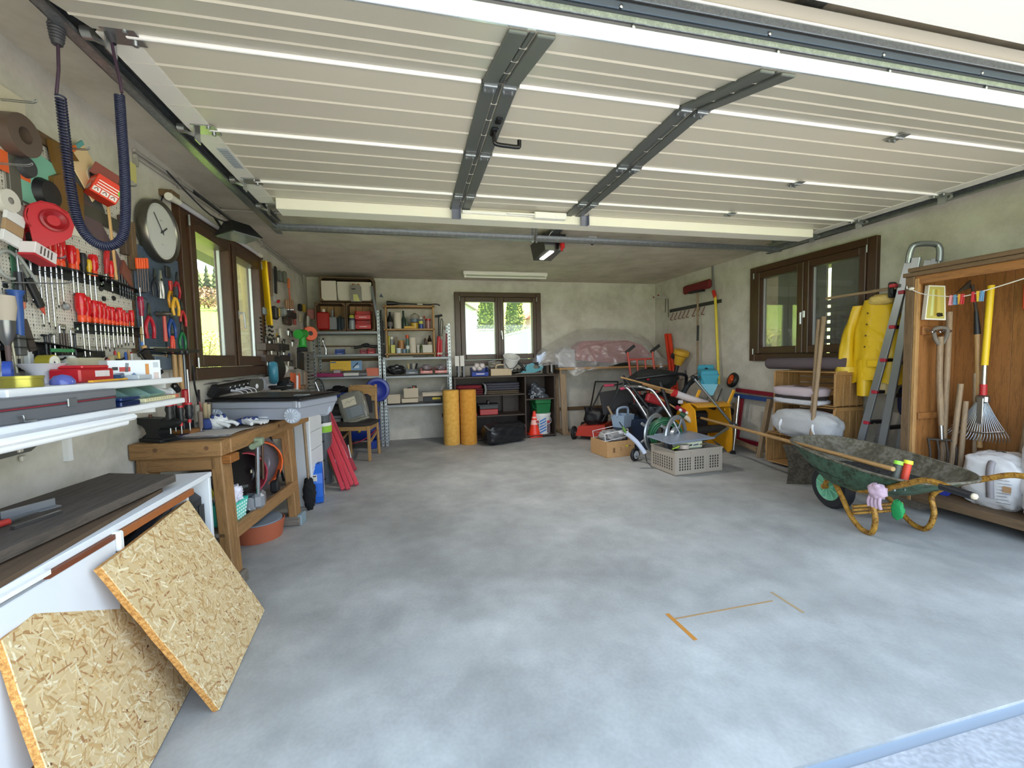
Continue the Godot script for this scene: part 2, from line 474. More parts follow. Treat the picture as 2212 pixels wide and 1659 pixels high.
# ---------------------------------------------------------------- the room
func wall_with_hole(axis: String, at0: float, at1: float, a0: float, a1: float, h0: float, h1: float, y0: float, y1: float):
	# a wall between at0 and at1 that runs a0..a1, with a hole h0..h1, y0..y1
	for q in [[a0, h0,0.0, YC + 0.06], [h1, a1,0.0, YC + 0.06], [h0, h1,0.0, y0], [h0, h1, y1, YC + 0.06]]:
		if axis == "x": bb(v(at0, q[2], q[0]), v(at1, q[3], q[1]))
		else: bb(v(q[0], q[2], at0), v(q[1], q[3], at1))
func build_shell():
	var wc: Material = TX["wall concrete"]
	bb(v(XL - 0.35,-0.2, ZB - 0.35), v(XR + 0.35,0,-0.985)); var fl := whole("floor", TX["floor concrete"])
	for q in [[v(1.159,0,-1.76), v(1.168,0,-1.559), 0.02, "b5792c"], [v(1.172,0,-1.715), v(1.728,0,-1.716), 0.009, "a08057"], [v(1.786,0,-1.783), v(1.787,0,-1.595), 0.014, "a28a66"]]:
		br(q[0] + v(0,0.0008,0), q[1] + v(0,0.0008,0), q[2], 0.001); P("rust_mark", M(q[3], 0.8), "orange rust line on the concrete", fl)
	bb(v(-6,-0.2,-0.985), v(9,-0.012,-0.945)); whole("trim_7", M("8d97a3", 0.7))
	bb(v(-9,-0.3,-0.945), v(14,-0.004,14)); whole("driveway", TX["drive concrete"])
	wall_with_hole("x", XL - 0.35, XL, ZB - 0.35,-1.09,-4.74,-3.24,1.16,2.29); whole("wall_left", wc)
	wall_with_hole("x", XR, XR + 0.35, ZB - 0.35,-1.09,-4.62,-3.14,1.16,2.29); whole("wall_right", wc)
	wall_with_hole("z", ZB - 0.35, ZB, XL, XR, 0.76,2.08,1.16,2.29); whole("wall_back", wc)
	bb(v(XL - 0.35,0,-1.09), v(-1.12, YC + 0.06,-0.75)); bb(v(4.05,0,-1.09), v(XR + 0.35, YC + 0.06,-0.75)); bb(v(-1.12,2.30,-1.09), v(4.05, YC + 0.06,-0.75)); whole("wall_front", M("d9d9d6", 0.8))
	bb(v(XL - 0.35, YC, ZB - 0.35), v(XR + 0.35, YC + 0.14,-0.75)); whole("ceiling", TX["ceiling concrete"])
	bb(v(XL - 1.14, YC + 0.08, ZB - 1.0), v(XR + 1.14, YC + 0.3,-0.7)); whole("roof", M("4d4a46", 0.8))
	# beige linings of the deep window openings, outside the frames
	lining("trim_1", "x", XL - 0.35, XL - 0.075,-4.74,-3.24); lining("trim_2", "z", ZB - 0.35, ZB - 0.075,0.76,2.08); lining("trim_3", "x", XR + 0.075, XR + 0.35,-4.62,-3.14)
	window("window_1", Transform3D(Basis(UP, PI / 2), v(XL, 0,-3.99)), 1.56, true)
	window("window_2", at_(v(1.42,0, ZB)), 1.43, false)
	window("window_3", Transform3D(Basis(UP, -PI / 2), v(XR, 0,-3.88)), 1.52, false)
	# the wooden batten along the foot of the back wall
	br(v(0.45,0.355, ZB + 0.009), v(XR, 0.355, ZB + 0.009), 0.018,0.062); whole("trim_4", TX["beam wood x"])
	# grey conduits along the top of the left wall
	for k in 2:
		tb([v(XL + 0.014,2.44 - 0.03 * k, -2.83), v(XL + 0.014,2.485 - 0.03 * k, -3.93), v(XL + 0.014,2.485 - 0.03 * k, -6.55), v(XL + 0.014,2.36,-6.62)], 0.009,6)
	tb([v(XL + 0.02,2.487,-3.93), v(XL + 0.06,2.495,-3.95), v(0.1,2.495,-3.98)], 0.009,6)
	whole("trim_5", M("a9a59b", 0.6))
	for q in [[-2.84,2.4], [-3.3,2.455], [-3.93,2.48], [-4.9,2.48], [-5.9,2.48]]: bx(v(XL + 0.012, q[1] - 0.01, q[0]), v(0.024,0.07,0.016), 0.003)
	whole("trim_6", M("9a968c", 0.6))
	# the concrete crack and formwork seams of the right wall
	bb(v(XR - 0.002,0.4,-5.22), v(XR + 0.002, YC, -5.17)); whole("trim_8", TX["wall concrete"])
func lining(called: String, axis: String, d0: float, d1: float, a0: float, a1: float):
	for q in [[a0, a0 + 0.02,1.16,2.29], [a1 - 0.02, a1,1.16,2.29], [a0, a1,1.16,1.18], [a0, a1,2.27,2.29]]:
		if axis == "x": bb(v(d0, q[2], q[0]), v(d1, q[3], q[1]))
		else: bb(v(q[0], q[2], d0), v(q[1], q[3], d1))
	whole(called, TX["plaster"])
func window(called: String, t: Transform3D, w: float, rail: bool):
	# brown double casement: x runs along the wall, z into the room, its middle at x = 0
	var o := structure(called); o.transform = t
	var h := w * 0.5
	var y0 := 1.145
	var y1 := 2.315
	for q in [[-h, -h + 0.085, y0, y1], [h - 0.085, h, y0, y1]]: bb(v(q[0], q[2], -0.07), v(q[1], q[3], 0.045), 0.004)
	P("frame", TX["window wood y"])
	for q in [[y0, y0 + 0.085], [y1 - 0.075, y1]]: bb(v(-h + 0.085, q[0], -0.07), v(h - 0.085, q[1], 0.045), 0.004)
	P("frame", TX["window wood x"])
	for s in [-1.0,1.0]:
		var a: float = -h + 0.087 if s < 0 else 0.003
		var b: float = -0.003 if s < 0 else h - 0.087
		var c := y0 + 0.088
		var d := y1 - 0.078
		for q in [[a, a + 0.075], [b - 0.062, b]]: bb(v(q[0], c, -0.055), v(q[1], d, 0.06), 0.006)
		var sash := P("sash", TX["window wood y"])
		for q in [[c, c + 0.085], [d - 0.075, d]]: bb(v(a + 0.075, q[0], -0.055), v(b - 0.062, q[1], 0.058), 0.006)
		P("rail", TX["window wood x"], "", sash)
		bb(v(a + 0.07, c + 0.08,-0.008), v(b - 0.057, d - 0.07,0.0)); P("pane", TX["glass"], "", sash)
		for q in [[a + 0.076, a + 0.088], [b - 0.075, b - 0.063]]: bb(v(q[0], c + 0.085,-0.03), v(q[1], d - 0.075,-0.01))
		P("spacer", M("dfe2e4", 0.3,0.3), "", sash)
		for yy in [c + 0.03, d - 0.03]: cy(v(s * (h - 0.078), yy - 0.035,0.062), v(s * (h - 0.078), yy + 0.035,0.062), 0.008,-1.0,8)
		P("hinge", TX["zinc hinge"])
	bx(v(0.03,1.66,0.064), v(0.03,0.075,0.012), 0.004); cy(v(0.03,1.675,0.07), v(0.03,1.675,0.105), 0.008); br(v(0.03,1.68,0.108), v(0.036,1.55,0.112), 0.02,0.014, v(0,0,1), 0.004)
	P("handle", M("d8dadb", 0.3,0.4))
	bb(v(-0.028, y0 + 0.09,0.058), v(0.022, y1 - 0.08,0.072), 0.006); P("cover_strip", TX["window wood y"])
# ---------------------------------------------------------------- what the windows look out on
func hill(d: float) -> float: return 0.11 * maxf(d - 20.0,0) + 0.0003 * pow(maxf(d - 20.0,0), 2)
func ground_at(x: float, z: float) -> float:
	return hill(sqrt(x * x + z * z)) * clampf((-z - 8.0) / 20.0,0,1) - 0.08
func leafage(c: Vector3, r: Vector3, n: int, s: float):   # small leaves set over a crown
	for k in n:
		var d := Vector3(rng.randfn(), rng.randfn(), rng.randfn()).normalized()
		var p := c + d * r * rng.randf_range(0.72,1.06)
		var a := Vector3(rng.randfn(), rng.randfn(), rng.randfn()).normalized() * s
		var b := Vector3(rng.randfn(), rng.randfn(), rng.randfn()).normalized() * s * 0.6
		tri(p - a, p + b, p + a, d, d, d); tri(p - a, p - b, p + a, d, d, d)
func build_outside():
	surf(40,40, func(a, b):
		var x: float = -160.0 + 320.0 * a
		var z: float = ZB - 0.4 - 260.0 * b * b
		return v(x, ground_at(x, z), z))
	whole("ground_meadow", TX["grass"])
	bb(v(-60,-0.5, ZB - 0.4), v(XL - 0.36,-0.08,14)); bb(v(XR + 0.36,-0.5, ZB - 0.4), v(60,-0.08,14)); bb(v(-60,-0.5,14), v(60,-0.08,60)); whole("ground_lawn", TX["grass"])
	# conifer wood along the ridge, seen through the left window
	var fir := M("3d4a2c", 0.95)
	for k in 26:
		var d := rng.randf_range(148,166)
		var az := 0.381 + (k - 13) * 0.013
		var p := v(-sin(az) * d, 0,-cos(az) * d); p.y = ground_at(p.x, p.z)
		var hgt := rng.randf_range(7,11)
		thing("fir_tree", "dark fir on the wooded ridge seen through the left window", "tree", p, 0, "firs on the far ridge")
		cy(p, p + v(0, hgt * 0.4,0), 0.2,0.15,6); P("trunk", M("5b4a3a", 0.9))
		for q in 6:
			var y := hgt * (0.12 + 0.145 * q)
			la([w2(0,0), w2(2.0 - 0.29 * q, -0.2), w2((2.0 - 0.29 * q) * 0.45, hgt * 0.1), w2(0.02, hgt * 0.2)], p + v(0, y, 0), v(rng.randfn() * 0.03,1, rng.randfn() * 0.03), 9)
		P("crown", fir if k % 3 else M("566239", 0.95))
	for k in 16:
		var d := rng.randf_range(112,132)
		var az := 0.381 + (k - 8) * 0.02
		var p := v(-sin(az) * d, 0,-cos(az) * d); p.y = ground_at(p.x, p.z)
		thing("bare_bush", "reddish brown bare bush on the slope below the firs", "bush", p, 0, "brown bushes on the far slope")
		for q in 5: cy(p, p + v(rng.randfn() * 0.8,3.0, rng.randfn() * 0.8), 0.08,0.03,5)
		P("stem", M("6d5a48", 0.9))
		leafage(p + v(0,2.6,0), v(2.2,2.3,2.2), 260,0.42); P("twigs", M("9c7a62" if k % 3 else "a88a70", 0.95))
	var q0 := v(-6.2,-0.08,-15.3)
	thing("garden_shrub", "pale yellow green shrub close outside the left window", "shrub", q0)
	for k in 16: tb(sm([q0, q0 + v(rng.randfn() * 0.3,0.9, rng.randfn() * 0.3), q0 + v(rng.randfn() * 0.9,2.0, rng.randfn() * 0.6)], 3), 0.018,5)
	P("branch", M("7d6a55", 0.9))
	leafage(q0 + v(0,1.15,0), v(1.5,1.2,1.2), 5200,0.045); P("foliage", M("c6cc6a", 0.9))
	# behind the back window
	var names := ["left of two columnar conifers behind the back window", "right of two columnar conifers behind the back window, sunlit on its right side"]
	for k in 2:
		var p := v([2.34,3.2][k], -0.08,-13.0)
		thing("columnar_conifer", names[k], "tree", p)
		cy(p, p + v(0,1,0), 0.06,0.05,6); P("trunk", M("5b4a3a", 0.9))
		blob(p + v(0,1.75,0), v(0.27,1.7,0.27), 0.2,2.5,5 + k, 0.8,26,40); P("crown", M("3f5120", 0.95))
		leafage(p + v(0,1.75,0), v(0.33,1.76,0.33), 4200,0.05); P("foliage", M("8c9a3c", 0.9))
	var hp := v(6.2,0,-62); hp.y = ground_at(hp.x, hp.z) - 0.3
	thing("barn", "pale grey barn with a gabled roof beyond the meadow", "barn", hp)
	G = at_(hp); pr([w2(-6,0), w2(5,0), w2(5,2.2), w2(0.4,5.2), w2(-6,5.0)], -7,0); P("wall", M("b4bac2", 0.8))
	br(hp + v(0.2,5.35,-3.4), hp + v(5.8,1.9,-3.4), 7.8,0.2, v(0,1,0)); bb(hp + v(-6.4,5.0,-7.3), hp + v(0.5,5.25,0.4)); P("roof", M("7d6f68", 0.8))
	bb(hp + v(5.0,0.2,-5), hp + v(7.5,1.7,-1)); P("lean_to", M("6a564a", 0.8))
	var rp := v(22.6,0,-66); rp.y = ground_at(rp.x, rp.z) - 0.2
	thing("house", "low house with a red brown roof beyond the meadow", "house", rp)
	bb(rp + v(-4,0,-5), rp + v(6,1.6,0)); P("wall", M("a98a7e", 0.8))
	G = at_(rp); pr([w2(-4.6,1.5), w2(6.6,1.5), w2(5.0,4.2), w2(-1.2,4.2)], -5.5,0.4); P("roof", M("9c5a4c", 0.8))
	for k in 2:
		var gx := [0.2,1.98][k] as float
		thing("glass_screen", ["pale glass screen with a white top rail, left behind the back window", "pale glass screen with a sloping top rail, right behind the back window"][k], "screen", v(gx + 0.5,-0.08,-9.6))
		var a := v(gx, 1.905,-9.6)
		var b := v(1.94,1.905,-9.6) if k == 0 else v(3.3,2.05,-9.35)
		if k == 1: a.y = 1.74
		br(a, b, 0.03,0.035); P("top_rail", M("eef0f2", 0.5))
		for q in [a, b]: cy(v(q.x, -0.08, q.z), q, 0.02,-1.0,8)
		P("post", M("d5d9dd", 0.5))
		for q in [0.02,0.52]:
			var c: Vector3 = a.lerp(b, q)
			var d: Vector3 = a.lerp(b, q + 0.47)
			quad(v(c.x, 0.1, c.z), v(d.x, 0.1, d.z), d - v(0,0.03,0), c - v(0,0.03,0))
			P("panel", M("b9c9d2", 0.18))
	# the dark timber shed that stands close to the right window
	thing("timber_shed", "dark timber shed standing close outside the right window", "shed", v(6.2,-0.08,-5.0))
	bb(v(4.75,2.9,-10), v(8.2,3.0,-1)); P("roof", M("3a332d", 0.9))
	for k in 22:
		var z := -9.9 + 0.4 * k
		if absf(z + 6.1) < 0.2: z += 0.03
		bb(v(7.0,-0.08, z + 0.004), v(7.05,2.92, z + 0.396 - (0.05 if k == 9 else 0.0)), 0.004); P("board", M("2f2822" if k % 2 else "38302a", 0.85))
	bb(v(4.75,-0.08,-10), v(7.05,2.9,-9.9)); bb(v(4.9,-0.08,-1.1), v(7.05,2.9,-1.0)); P("gable", M("332c26", 0.85))
	bb(v(7.05,-0.08,-10), v(8.1,0.0,-1)); P("sill", M("332c26", 0.85))
	thing("louvered_shutter", "dark louvered shutter leaning inside the shed outside the right window", "shutter", v(5.3,0,-4.2))
	for s in [0.0,0.62]: bb(v(5.3,0.5,-4.75 + s), v(5.34,1.95,-4.71 + s)); P("stile", M("3b2d22", 0.7))
	for k in 14: br(v(5.32,0.58 + 0.1 * k, -4.71), v(5.32,0.58 + 0.1 * k, -4.13), 0.07,0.012, v(0.7,0.7,0)); P("slat", M("3b2d22", 0.7))
# ---------------------------------------------------------------- the open sectional door overhead, its tracks and opener
func build_door():
	var skin: Material = TX["door skin"]
	var zn: Material = ZINC
	var grey := M("585c58", 0.45,0.2)
	var y0 := 2.375
	thing("sectional_door", "white ribbed sectional garage door, open and lying overhead", "door", v(1.42, y0,-2.4))
	var n0 := v(1.42,2.24,-1.30)      # middle of its lower edge, tipped down at the opening
	var secs := [[-1.775,-2.36, [-1.913,-2.042,-2.181]], [-2.38,-2.96, [-2.512,-2.643,-2.773]], [-2.98,-3.36, [-3.095,-3.23]]]
	for s in secs:
		var prof := [w2(-s[0], 0.0)]
		for r in s[2]: prof.append_array([w2(-r - 0.007,0.0), w2(-r, -0.005), w2(-r + 0.007,0.0)])
		prof.append_array([w2(-s[1], 0.0), w2(-s[1], 0.04), w2(-s[0], 0.04)])
		G = Transform3D(Basis(v(0,0,-1), v(0,1,0), v(1,0,0)), v(1.42, y0,0)); pr(prof, -2.41,2.41); P("section", skin)
	var dir := (n0 - v(1.42, y0,-1.765)).normalized()
	var up := v(0, dir.z, -dir.y)
	var tilt := Transform3D(Basis(dir, up, v(-1,0,0)), v(1.42, y0,-1.765))
	var pf := [w2(0.01,0.0)]
	for r in [0.12,0.24,0.36]: pf.append_array([w2(r - 0.007,0.0), w2(r, -0.005), w2(r + 0.007,0.0)])
	pf.append_array([w2(0.49,0.0), w2(0.49,0.04), w2(0.01,0.04)])
	G = tilt; pr(pf, -2.41,2.41); P("section", skin)
	# seams between the sections, bright rounded beads
	for z in [-1.767,-2.37,-2.97]:
		for q in [[-0.9,0.315], [0.475,1.22], [1.385,3.78]]: cy(v(q[0], y0 - 0.003, z), v(q[1], y0 - 0.003, z), 0.0105,-1.0,8)
		P("seam", M("f1efe8", 0.35))
	# side stiles
	for x in [-0.985,3.825]:
		bb(v(x - 0.005 if x < 0 else x - 0.1, y0 - 0.004,-3.36), v(x + 0.1 if x < 0 else x + 0.005, y0,-1.77)); P("stile", M("d9d6cb", 0.35))
	# grey frame of the walk-through door: two doubled posts
	for x in [0.32,1.225]:
		for q in [[0.0,0.06], [0.066,0.084], [0.09,0.15]]:
			var low := 0.012 if q[1] - q[0] > 0.03 else 0.004
			bb(v(x + q[0], y0 - low, -3.36), v(x + q[1], y0,-1.775), 0.003)
			G = tilt; bb(v(0.0,-low, 1.42 - x - q[1]), v(0.485,0,1.42 - x - q[0]), 0.003); G = T0
		P("door_post", grey)
	# hinges on the seams
	for z in [-1.767,-2.37,-2.97]:
		for x in [0.355,0.435,1.26,1.345,2.53]:
			var w := 0.055
			bx(v(x, y0 - 0.015, z + 0.022), v(w, 0.004,0.03)); bx(v(x, y0 - 0.015, z - 0.028), v(w, 0.004,0.04)); cy(v(x - w * 0.5, y0 - 0.018, z), v(x + w * 0.5, y0 - 0.018, z), 0.007,-1.0,8)
			for k in [-0.018,0.018]: cy(v(x + k, y0 - 0.014, z - 0.035), v(x + k, y0 - 0.024, z - 0.035), 0.006,-1.0,6)
			P("hinge", zn)
	# roller brackets at both edges
	for sd in [[-0.93,-1.0], [3.83,1.0]]:
		for z in [-1.767,-2.37,-2.97,-3.42]:
			var x: float = sd[0]
			var s: float = sd[1]
			bx(v(x - s * 0.02, y0 - 0.008, z), v(0.1,0.005,0.085)); bx(v(x + s * 0.028, y0 - 0.03, z - 0.02), v(0.005,0.06,0.055)); br(v(x + s * 0.03, y0 - 0.03, z - 0.03), v(x + s * 0.1, y0 - 0.005, z - 0.02), 0.012,0.012)
			for k in [-0.03,0.03]: cy(v(x - s * 0.04, y0 - 0.008, z + k), v(x - s * 0.04, y0 - 0.02, z + k), 0.008,-1.0,6)
			cy(v(x + s * 0.075, y0 + 0.0, z - 0.02), v(x + s * 0.105, y0 + 0.0, z - 0.02), 0.021,-1.0,12)
			P("roller_bracket", TX["zinc hinge"])
	# white stiffening beam at the inner end
	bb(v(-0.86,2.302,-3.40), v(3.66,2.376,-3.25), 0.003); P("stiffener", M("e9e5d6", 0.4))
	for x in [0.365,1.385]:
		bb(v(x - 0.028,2.292,-3.245), v(x + 0.028,2.385,-3.238)); bb(v(x - 0.032,2.292,-3.245), v(x - 0.028,2.385,-3.205)); bb(v(x + 0.028,2.292,-3.245), v(x + 0.032,2.385,-3.205)); P("beam_clip", M("8f92a6", 0.3,0.7))
	# closer of the walk-through door
	bb(v(0.41,2.335,-3.245), v(0.99,2.357,-3.22), 0.003); P("slide_rail", M("eceae4", 0.35)); bb(v(0.96,2.318,-3.245), v(1.22,2.366,-3.185), 0.006); cy(v(1.14,2.34,-3.185), v(1.14,2.34,-3.18), 0.014); P("closer", M("f0eee8", 0.35))
	br(v(0.75,2.345,-3.21), v(0.985,2.343,-3.2), 0.018,0.01); P("closer_arm", M("eceae4", 0.35))
	# black lever handle and lock
	bb(v(0.418, y0 - 0.026,-2.145), v(0.452, y0 - 0.012,-2.07), 0.006); tb(sm([v(0.435, y0 - 0.015,-2.105), v(0.435, y0 - 0.06,-2.108), v(0.447, y0 - 0.075,-2.11), v(0.5, y0 - 0.078,-2.112), v(0.555, y0 - 0.078,-2.113), v(0.562, y0 - 0.07,-2.113), v(0.563, y0 - 0.045,-2.113)], 4), 0.0105,10); P("lever_handle", TX["black gloss"])
	bb(v(0.424, y0 - 0.022,-2.04), v(0.454, y0 - 0.012,-1.985), 0.006); cy(v(0.439, y0 - 0.012,-2.015), v(0.439, y0 - 0.028,-2.015), 0.009); P("lock", TX["black gloss"])
	# label plate near the left edge
	bb(v(-0.945, y0 - 0.0055,-2.80), v(-0.895, y0 - 0.004,-2.56)); P("type_label", M("aab0b8", 0.4))
	for k in 9: bb(v(-0.94, y0 - 0.006,-2.78 + k * 0.023), v(-0.902, y0 - 0.0054,-2.775 + k * 0.023))
	P("label_print", M("6b7079", 0.5))
	# the lower edge: bright aluminium lip, seals, zinc and cream skin, one above the other
	var e := Transform3D(Basis(dir, up, v(-1,0,0)), n0)
	for q in [[0.0,0.045,-0.012,0.018, M("e4e8ec", 0.22,0.7), "edge_profile"], [0.045,0.058,-0.01,0.006, M("514f56", 0.5), "rubber_seal"], [0.058,0.075,-0.01,0.014, zn, "zinc_strip"], [0.075,0.088,-0.01,0.004, M("3c424a", 0.4,0.3), "rubber_seal"], [0.088,0.108,-0.01,0.012, M("6f7b86", 0.3,0.7), "edge_profile"], [0.108,0.116,-0.01,0.002, BLK, "rubber_seal"], [0.116,0.140,-0.01,0.012, zn, "zinc_strip"], [0.140,0.146,-0.01,0.018, M("f4f2ea", 0.35), "skin_edge"], [0.146,0.19,-0.01,0.008, M("cfc9bb", 0.5), "skin_edge"]]:
		G = e; bb(v(q[2], q[0], -2.43), v(q[3], q[1], 2.43), 0.002); P(q[5], q[4])
	for x in [-0.8,-0.3,0.2,0.7,1.2,1.75,2.3]:
		G = e; la([w2(0.0075,-0.004), w2(0.006,0.003), w2(0,0.005)], v(0.014,0.094, x - 1.0), v(1,0,0), 8)
		G = e; la([w2(0.0075,-0.004), w2(0.006,0.003), w2(0,0.005)], v(0.012,0.05, x - 1.05), v(1,0,0), 8)
	P("screw", STEEL)
	stuff("screw")
	# tracks
	for s in [-1.0,1.0]:
		var x: float = -1.085 if s < 0 else 4.0
		thing("door_track", "galvanised door track along the %s side of the ceiling" % ("left" if s < 0 else "right"), "track", v(x, 2.37,-2.7))
		for yy in [2.362,2.42]:
			bb(v(x - 0.002, yy, -4.1), v(x + 0.002, yy + 0.05,-1.3)); bb(v(minf(x, x - s * 0.042), yy, -4.1), v(maxf(x, x - s * 0.042), yy + 0.003,-1.3)); bb(v(minf(x, x - s * 0.042), yy + 0.047,-4.1), v(maxf(x, x - s * 0.042), yy + 0.05,-1.3))
			bb(v(x - s * 0.042 - 0.0015, yy, -4.1), v(x - s * 0.042 + 0.0015, yy + 0.012,-1.3))
		P("rail", zn)
		for z in [-1.6,-2.9,-4.02]: bb(v(x - 0.02,2.47, z - 0.02), v(x + 0.02, YC, z + 0.02)); P("hanger", zn)
	thing("cross_rail", "galvanised cross rail under the ceiling behind the open door", "rail", v(1.42,2.33,-3.92))
	for q in [[-1.06,1.17], [1.2,3.98]]: bb(v(q[0], 2.345,-3.94), v(q[1], 2.395,-3.937)); bb(v(q[0], 2.345,-3.937), v(q[1], 2.349,-3.9)); bb(v(q[0], 2.391,-3.937), v(q[1], 2.395,-3.9)); P("rail", zn)
	for x in [1.165,1.2]: bb(v(x - 0.012,2.335,-3.945), v(x + 0.004, YC, -3.93)); P("hanger", zn)
	# opener: boom along the ceiling, motor head with its lit lamp, red release block
	thing("door_opener", "black garage door opener with a lit lamp under the ceiling", "opener", v(1.42,2.5,-4.3))
	bb(v(1.385,2.465,-4.15), v(1.465,2.5,-1.25)); P("boom", zn)
	G = Transform3D(Basis(v(1,0,0), v(0,1,0), v(0,0,1)), v(1.43,2.33,-4.3)); hexa([v(-0.1,-0.03,-0.2), v(-0.09,-0.01,0.19), v(0.1,-0.03,-0.2), v(0.09,-0.01,0.19), v(-0.12,0.14,-0.24), v(-0.12,0.14,0.22), v(0.12,0.14,-0.24), v(0.12,0.14,0.22)]); P("motor_head", TX["black gloss"])
	for s in [-1,1]: br(v(1.43 + 0.07 * s, 2.46,-4.12), v(1.43 + 0.07 * s, YC - 0.002,-4.12), 0.02,0.004); P("bracket", zn)
	tb(sm([v(1.38,2.43,-4.1), v(1.35,2.41,-4.04), v(1.36,2.45,-4.0), v(1.4,2.48,-4.02)], 5), 0.004,6); P("cable", M("e6e4de"))
	var lamp := StandardMaterial3D.new(); lamp.albedo_color = Color("f4f6f8"); lamp.emission_enabled = true; lamp.emission = Color(1,0.98,0.95); lamp.emission_energy_multiplier = 3.0
	br(v(1.405,2.304,-4.44), v(1.425,2.318,-4.16), 0.045,0.012); P("lamp", lamp)
	var al := AreaLight3D.new(); al.name = "opener_light"; al.area_size = w2(0.05,0.28); al.light_energy = 0.5; al.shadow_enabled = true; al.light_color = Color(1,0.98,0.95); add_child(al)
	al.position = v(1.415,2.29,-4.3); al.rotation = v(-PI / 2,0,0)
	bb(v(1.469,2.315,-4.05), v(1.507,2.42,-4), 0.004); cy(v(1.485,2.315,-4.03), v(1.485,2.29,-4.03), 0.012); P("release_block", M("b3161b", 0.4))
	thing("ceiling_sensor", "small white box on the ceiling beside the opener", "sensor", v(1.814,2.51,-4.194))
	bb(v(1.86,2.445,-4.31), v(1.95,2.51,-4.22), 0.005); P("box", M("e8e6e0")); cy(v(1.905,2.447,-4.25), v(1.905,2.43,-4.24), 0.018); P("lens", BLK)
	tb([v(1.5,2.5,-4.3), v(1.88,2.505,-4.27)], 0.004,5); P("cable", M("e8e6e0"))
	# the coiled cable of the walk-through door
	thing("coiled_cable", "dark blue coiled cable hanging in a loop from the door track", "cable", v(-1.085,2.392,-1.76))
	var blue := M("20233a", 0.4)
	var lead: Array = [v(-1.091,2.311,-1.76), v(-1.095,2.231,-1.76), v(-1.107,2.149,-1.76)]
	tb(lead, 0.0045,6); P("lead", M("3a2638", 0.5))
	tb(sm([v(-0.943,2.384,-1.76), v(-0.938,2.311,-1.76), v(-0.926,2.222,-1.76), v(-0.923,2.177,-1.76)], 4), 0.0045,6); P("lead", M("3a2638", 0.5))
	la([w2(0,0), w2(0.014,0.0), w2(0.017,0.015), w2(0.021,0.09), w2(0.021,0.12), w2(0,0.12)], v(-1.093,2.308,-1.76), v(0.003,0.1,0), 12)
	for k in 6: la([w2(0.016 + 0.001 * k, 0.0), w2(0.019 + 0.001 * k, 0.004), w2(0.017 + 0.001 * k, 0.009)], v(-1.093,2.308,-1.76).lerp(v(-1.09,2.408,-1.76), 0.1 + 0.09 * k), v(0.003,0.1,0), 12)
	P("strain_relief", M("3d3d40", 0.5))
	la([w2(0.008,0.0), w2(0.013,0.03), w2(0.015,0.09), w2(0,0.1)], v(-0.935,2.333,-1.76), v(-0.3,1,0), 10); P("strain_relief", M("3d3d40", 0.5))
	var mid := sm([v(-1.096,2.145,-1.76), v(-1.093,2.01,-1.76), v(-1.089,1.86,-1.76), v(-1.077,1.747,-1.76), v(-1.046,1.684,-1.76), v(-0.998,1.662,-1.76), v(-0.956,1.69,-1.76), v(-0.94,1.762,-1.76), v(-0.932,1.902,-1.76), v(-0.931,2.04,-1.76), v(-0.93,2.169,-1.76)], 12)
	var coil := []
	var turns := 0.0
	var last := 0
	for i in mid.size() - 1:
		var a: Vector3 = mid[i]
		var b: Vector3 = mid[i + 1]
		var d := (b - a).normalized()
		var px := d.cross(v(0,0,1)).normalized()
		var pitch := 0.0062 if i > 50 else lerpf(0.0105,0.0068, i / 50.0)
		var n := int(ceil(a.distance_to(b) / pitch * 9.0))
		for k in n:
			turns += TAU / 9.0
			coil.append(a.lerp(b, float(k) / n) + (px * cos(turns) + v(0,0,1) * sin(turns)) * 0.0125)
	tb(coil, 0.0031,5); P("coil", blue)
# ---------------------------------------------------------------- the tool wall on the left
func hang(called: String, label: String, category: String, p: Vector3, group := "", lean := 0.0) -> Node3D:
	# local axes on the left wall: x to the right as one faces it, y up, z out of the wall
	return lthing(called, label, category, facing(p, RT) * Transform3D(Basis(BK, lean), O0), group)
func screwdriver(p: Vector3, hl: float, hr: float, sl: float, m: Material, label: String, group: String, collar: Material = null, lean := 0.0):
	hang("screwdriver", label, "screwdriver", p, group, lean)
	la([w2(0,0), w2(hr * 0.62,0), w2(hr * 0.72, hl * 0.12), w2(hr * 0.7, hl * 0.3), w2(hr, hl * 0.42), w2(hr, hl * 0.88), w2(hr * 0.82, hl * 0.98), w2(0, hl)], O0, UP, 8); P("handle", m)
	if collar: la([w2(hr * 0.64,0.002), w2(hr * 0.76, hl * 0.1), w2(hr * 0.72, hl * 0.24), w2(hr * 0.6, hl * 0.28)], v(0,-0.001,0), UP, 8); P("collar", collar)
	la([w2(0,0), w2(0.0042,0.0), w2(0.0042, sl * 0.92), w2(0.0025, sl), w2(0, sl)], O0, Vector3.DOWN, 8); P("shaft", CHROME)
	bx(v(0,-sl - 0.004,0), v(0.005,0.012,0.0025)); P("tip", M("4a4a4c", 0.4,0.8))
func pliers(p: Vector3, s: float, m: Material, label: String, lean := 0.0, jaw := "55585c", spread := 1.0):
	hang("pliers", label, "pliers", p, "pliers hung on the blue board", lean)
	for k in [-1.0,1.0]:
		tb(sm([v(0.004 * k, -s * 0.06,0), v(0.16 * s * k * spread, -s * 0.25,0), v(0.2 * s * k * spread, -s * 0.45,0), v(0.15 * s * k * spread, -s * 0.68,0)], 4), s * 0.05,8); P("handle", m)
		pr([w2(0,-s * 0.08), w2(k * s * 0.09,0), w2(k * s * 0.08, s * 0.1), w2(k * s * 0.025, s * 0.34), w2(k * 0.001, s * 0.34)], -0.004,0.004); P("jaw", M(jaw, 0.35,0.8))
	cy(v(0,0,-0.006), v(0,0,0.007), s * 0.045,-1.0,10); P("pivot", M("3a3c3f", 0.4,0.8))
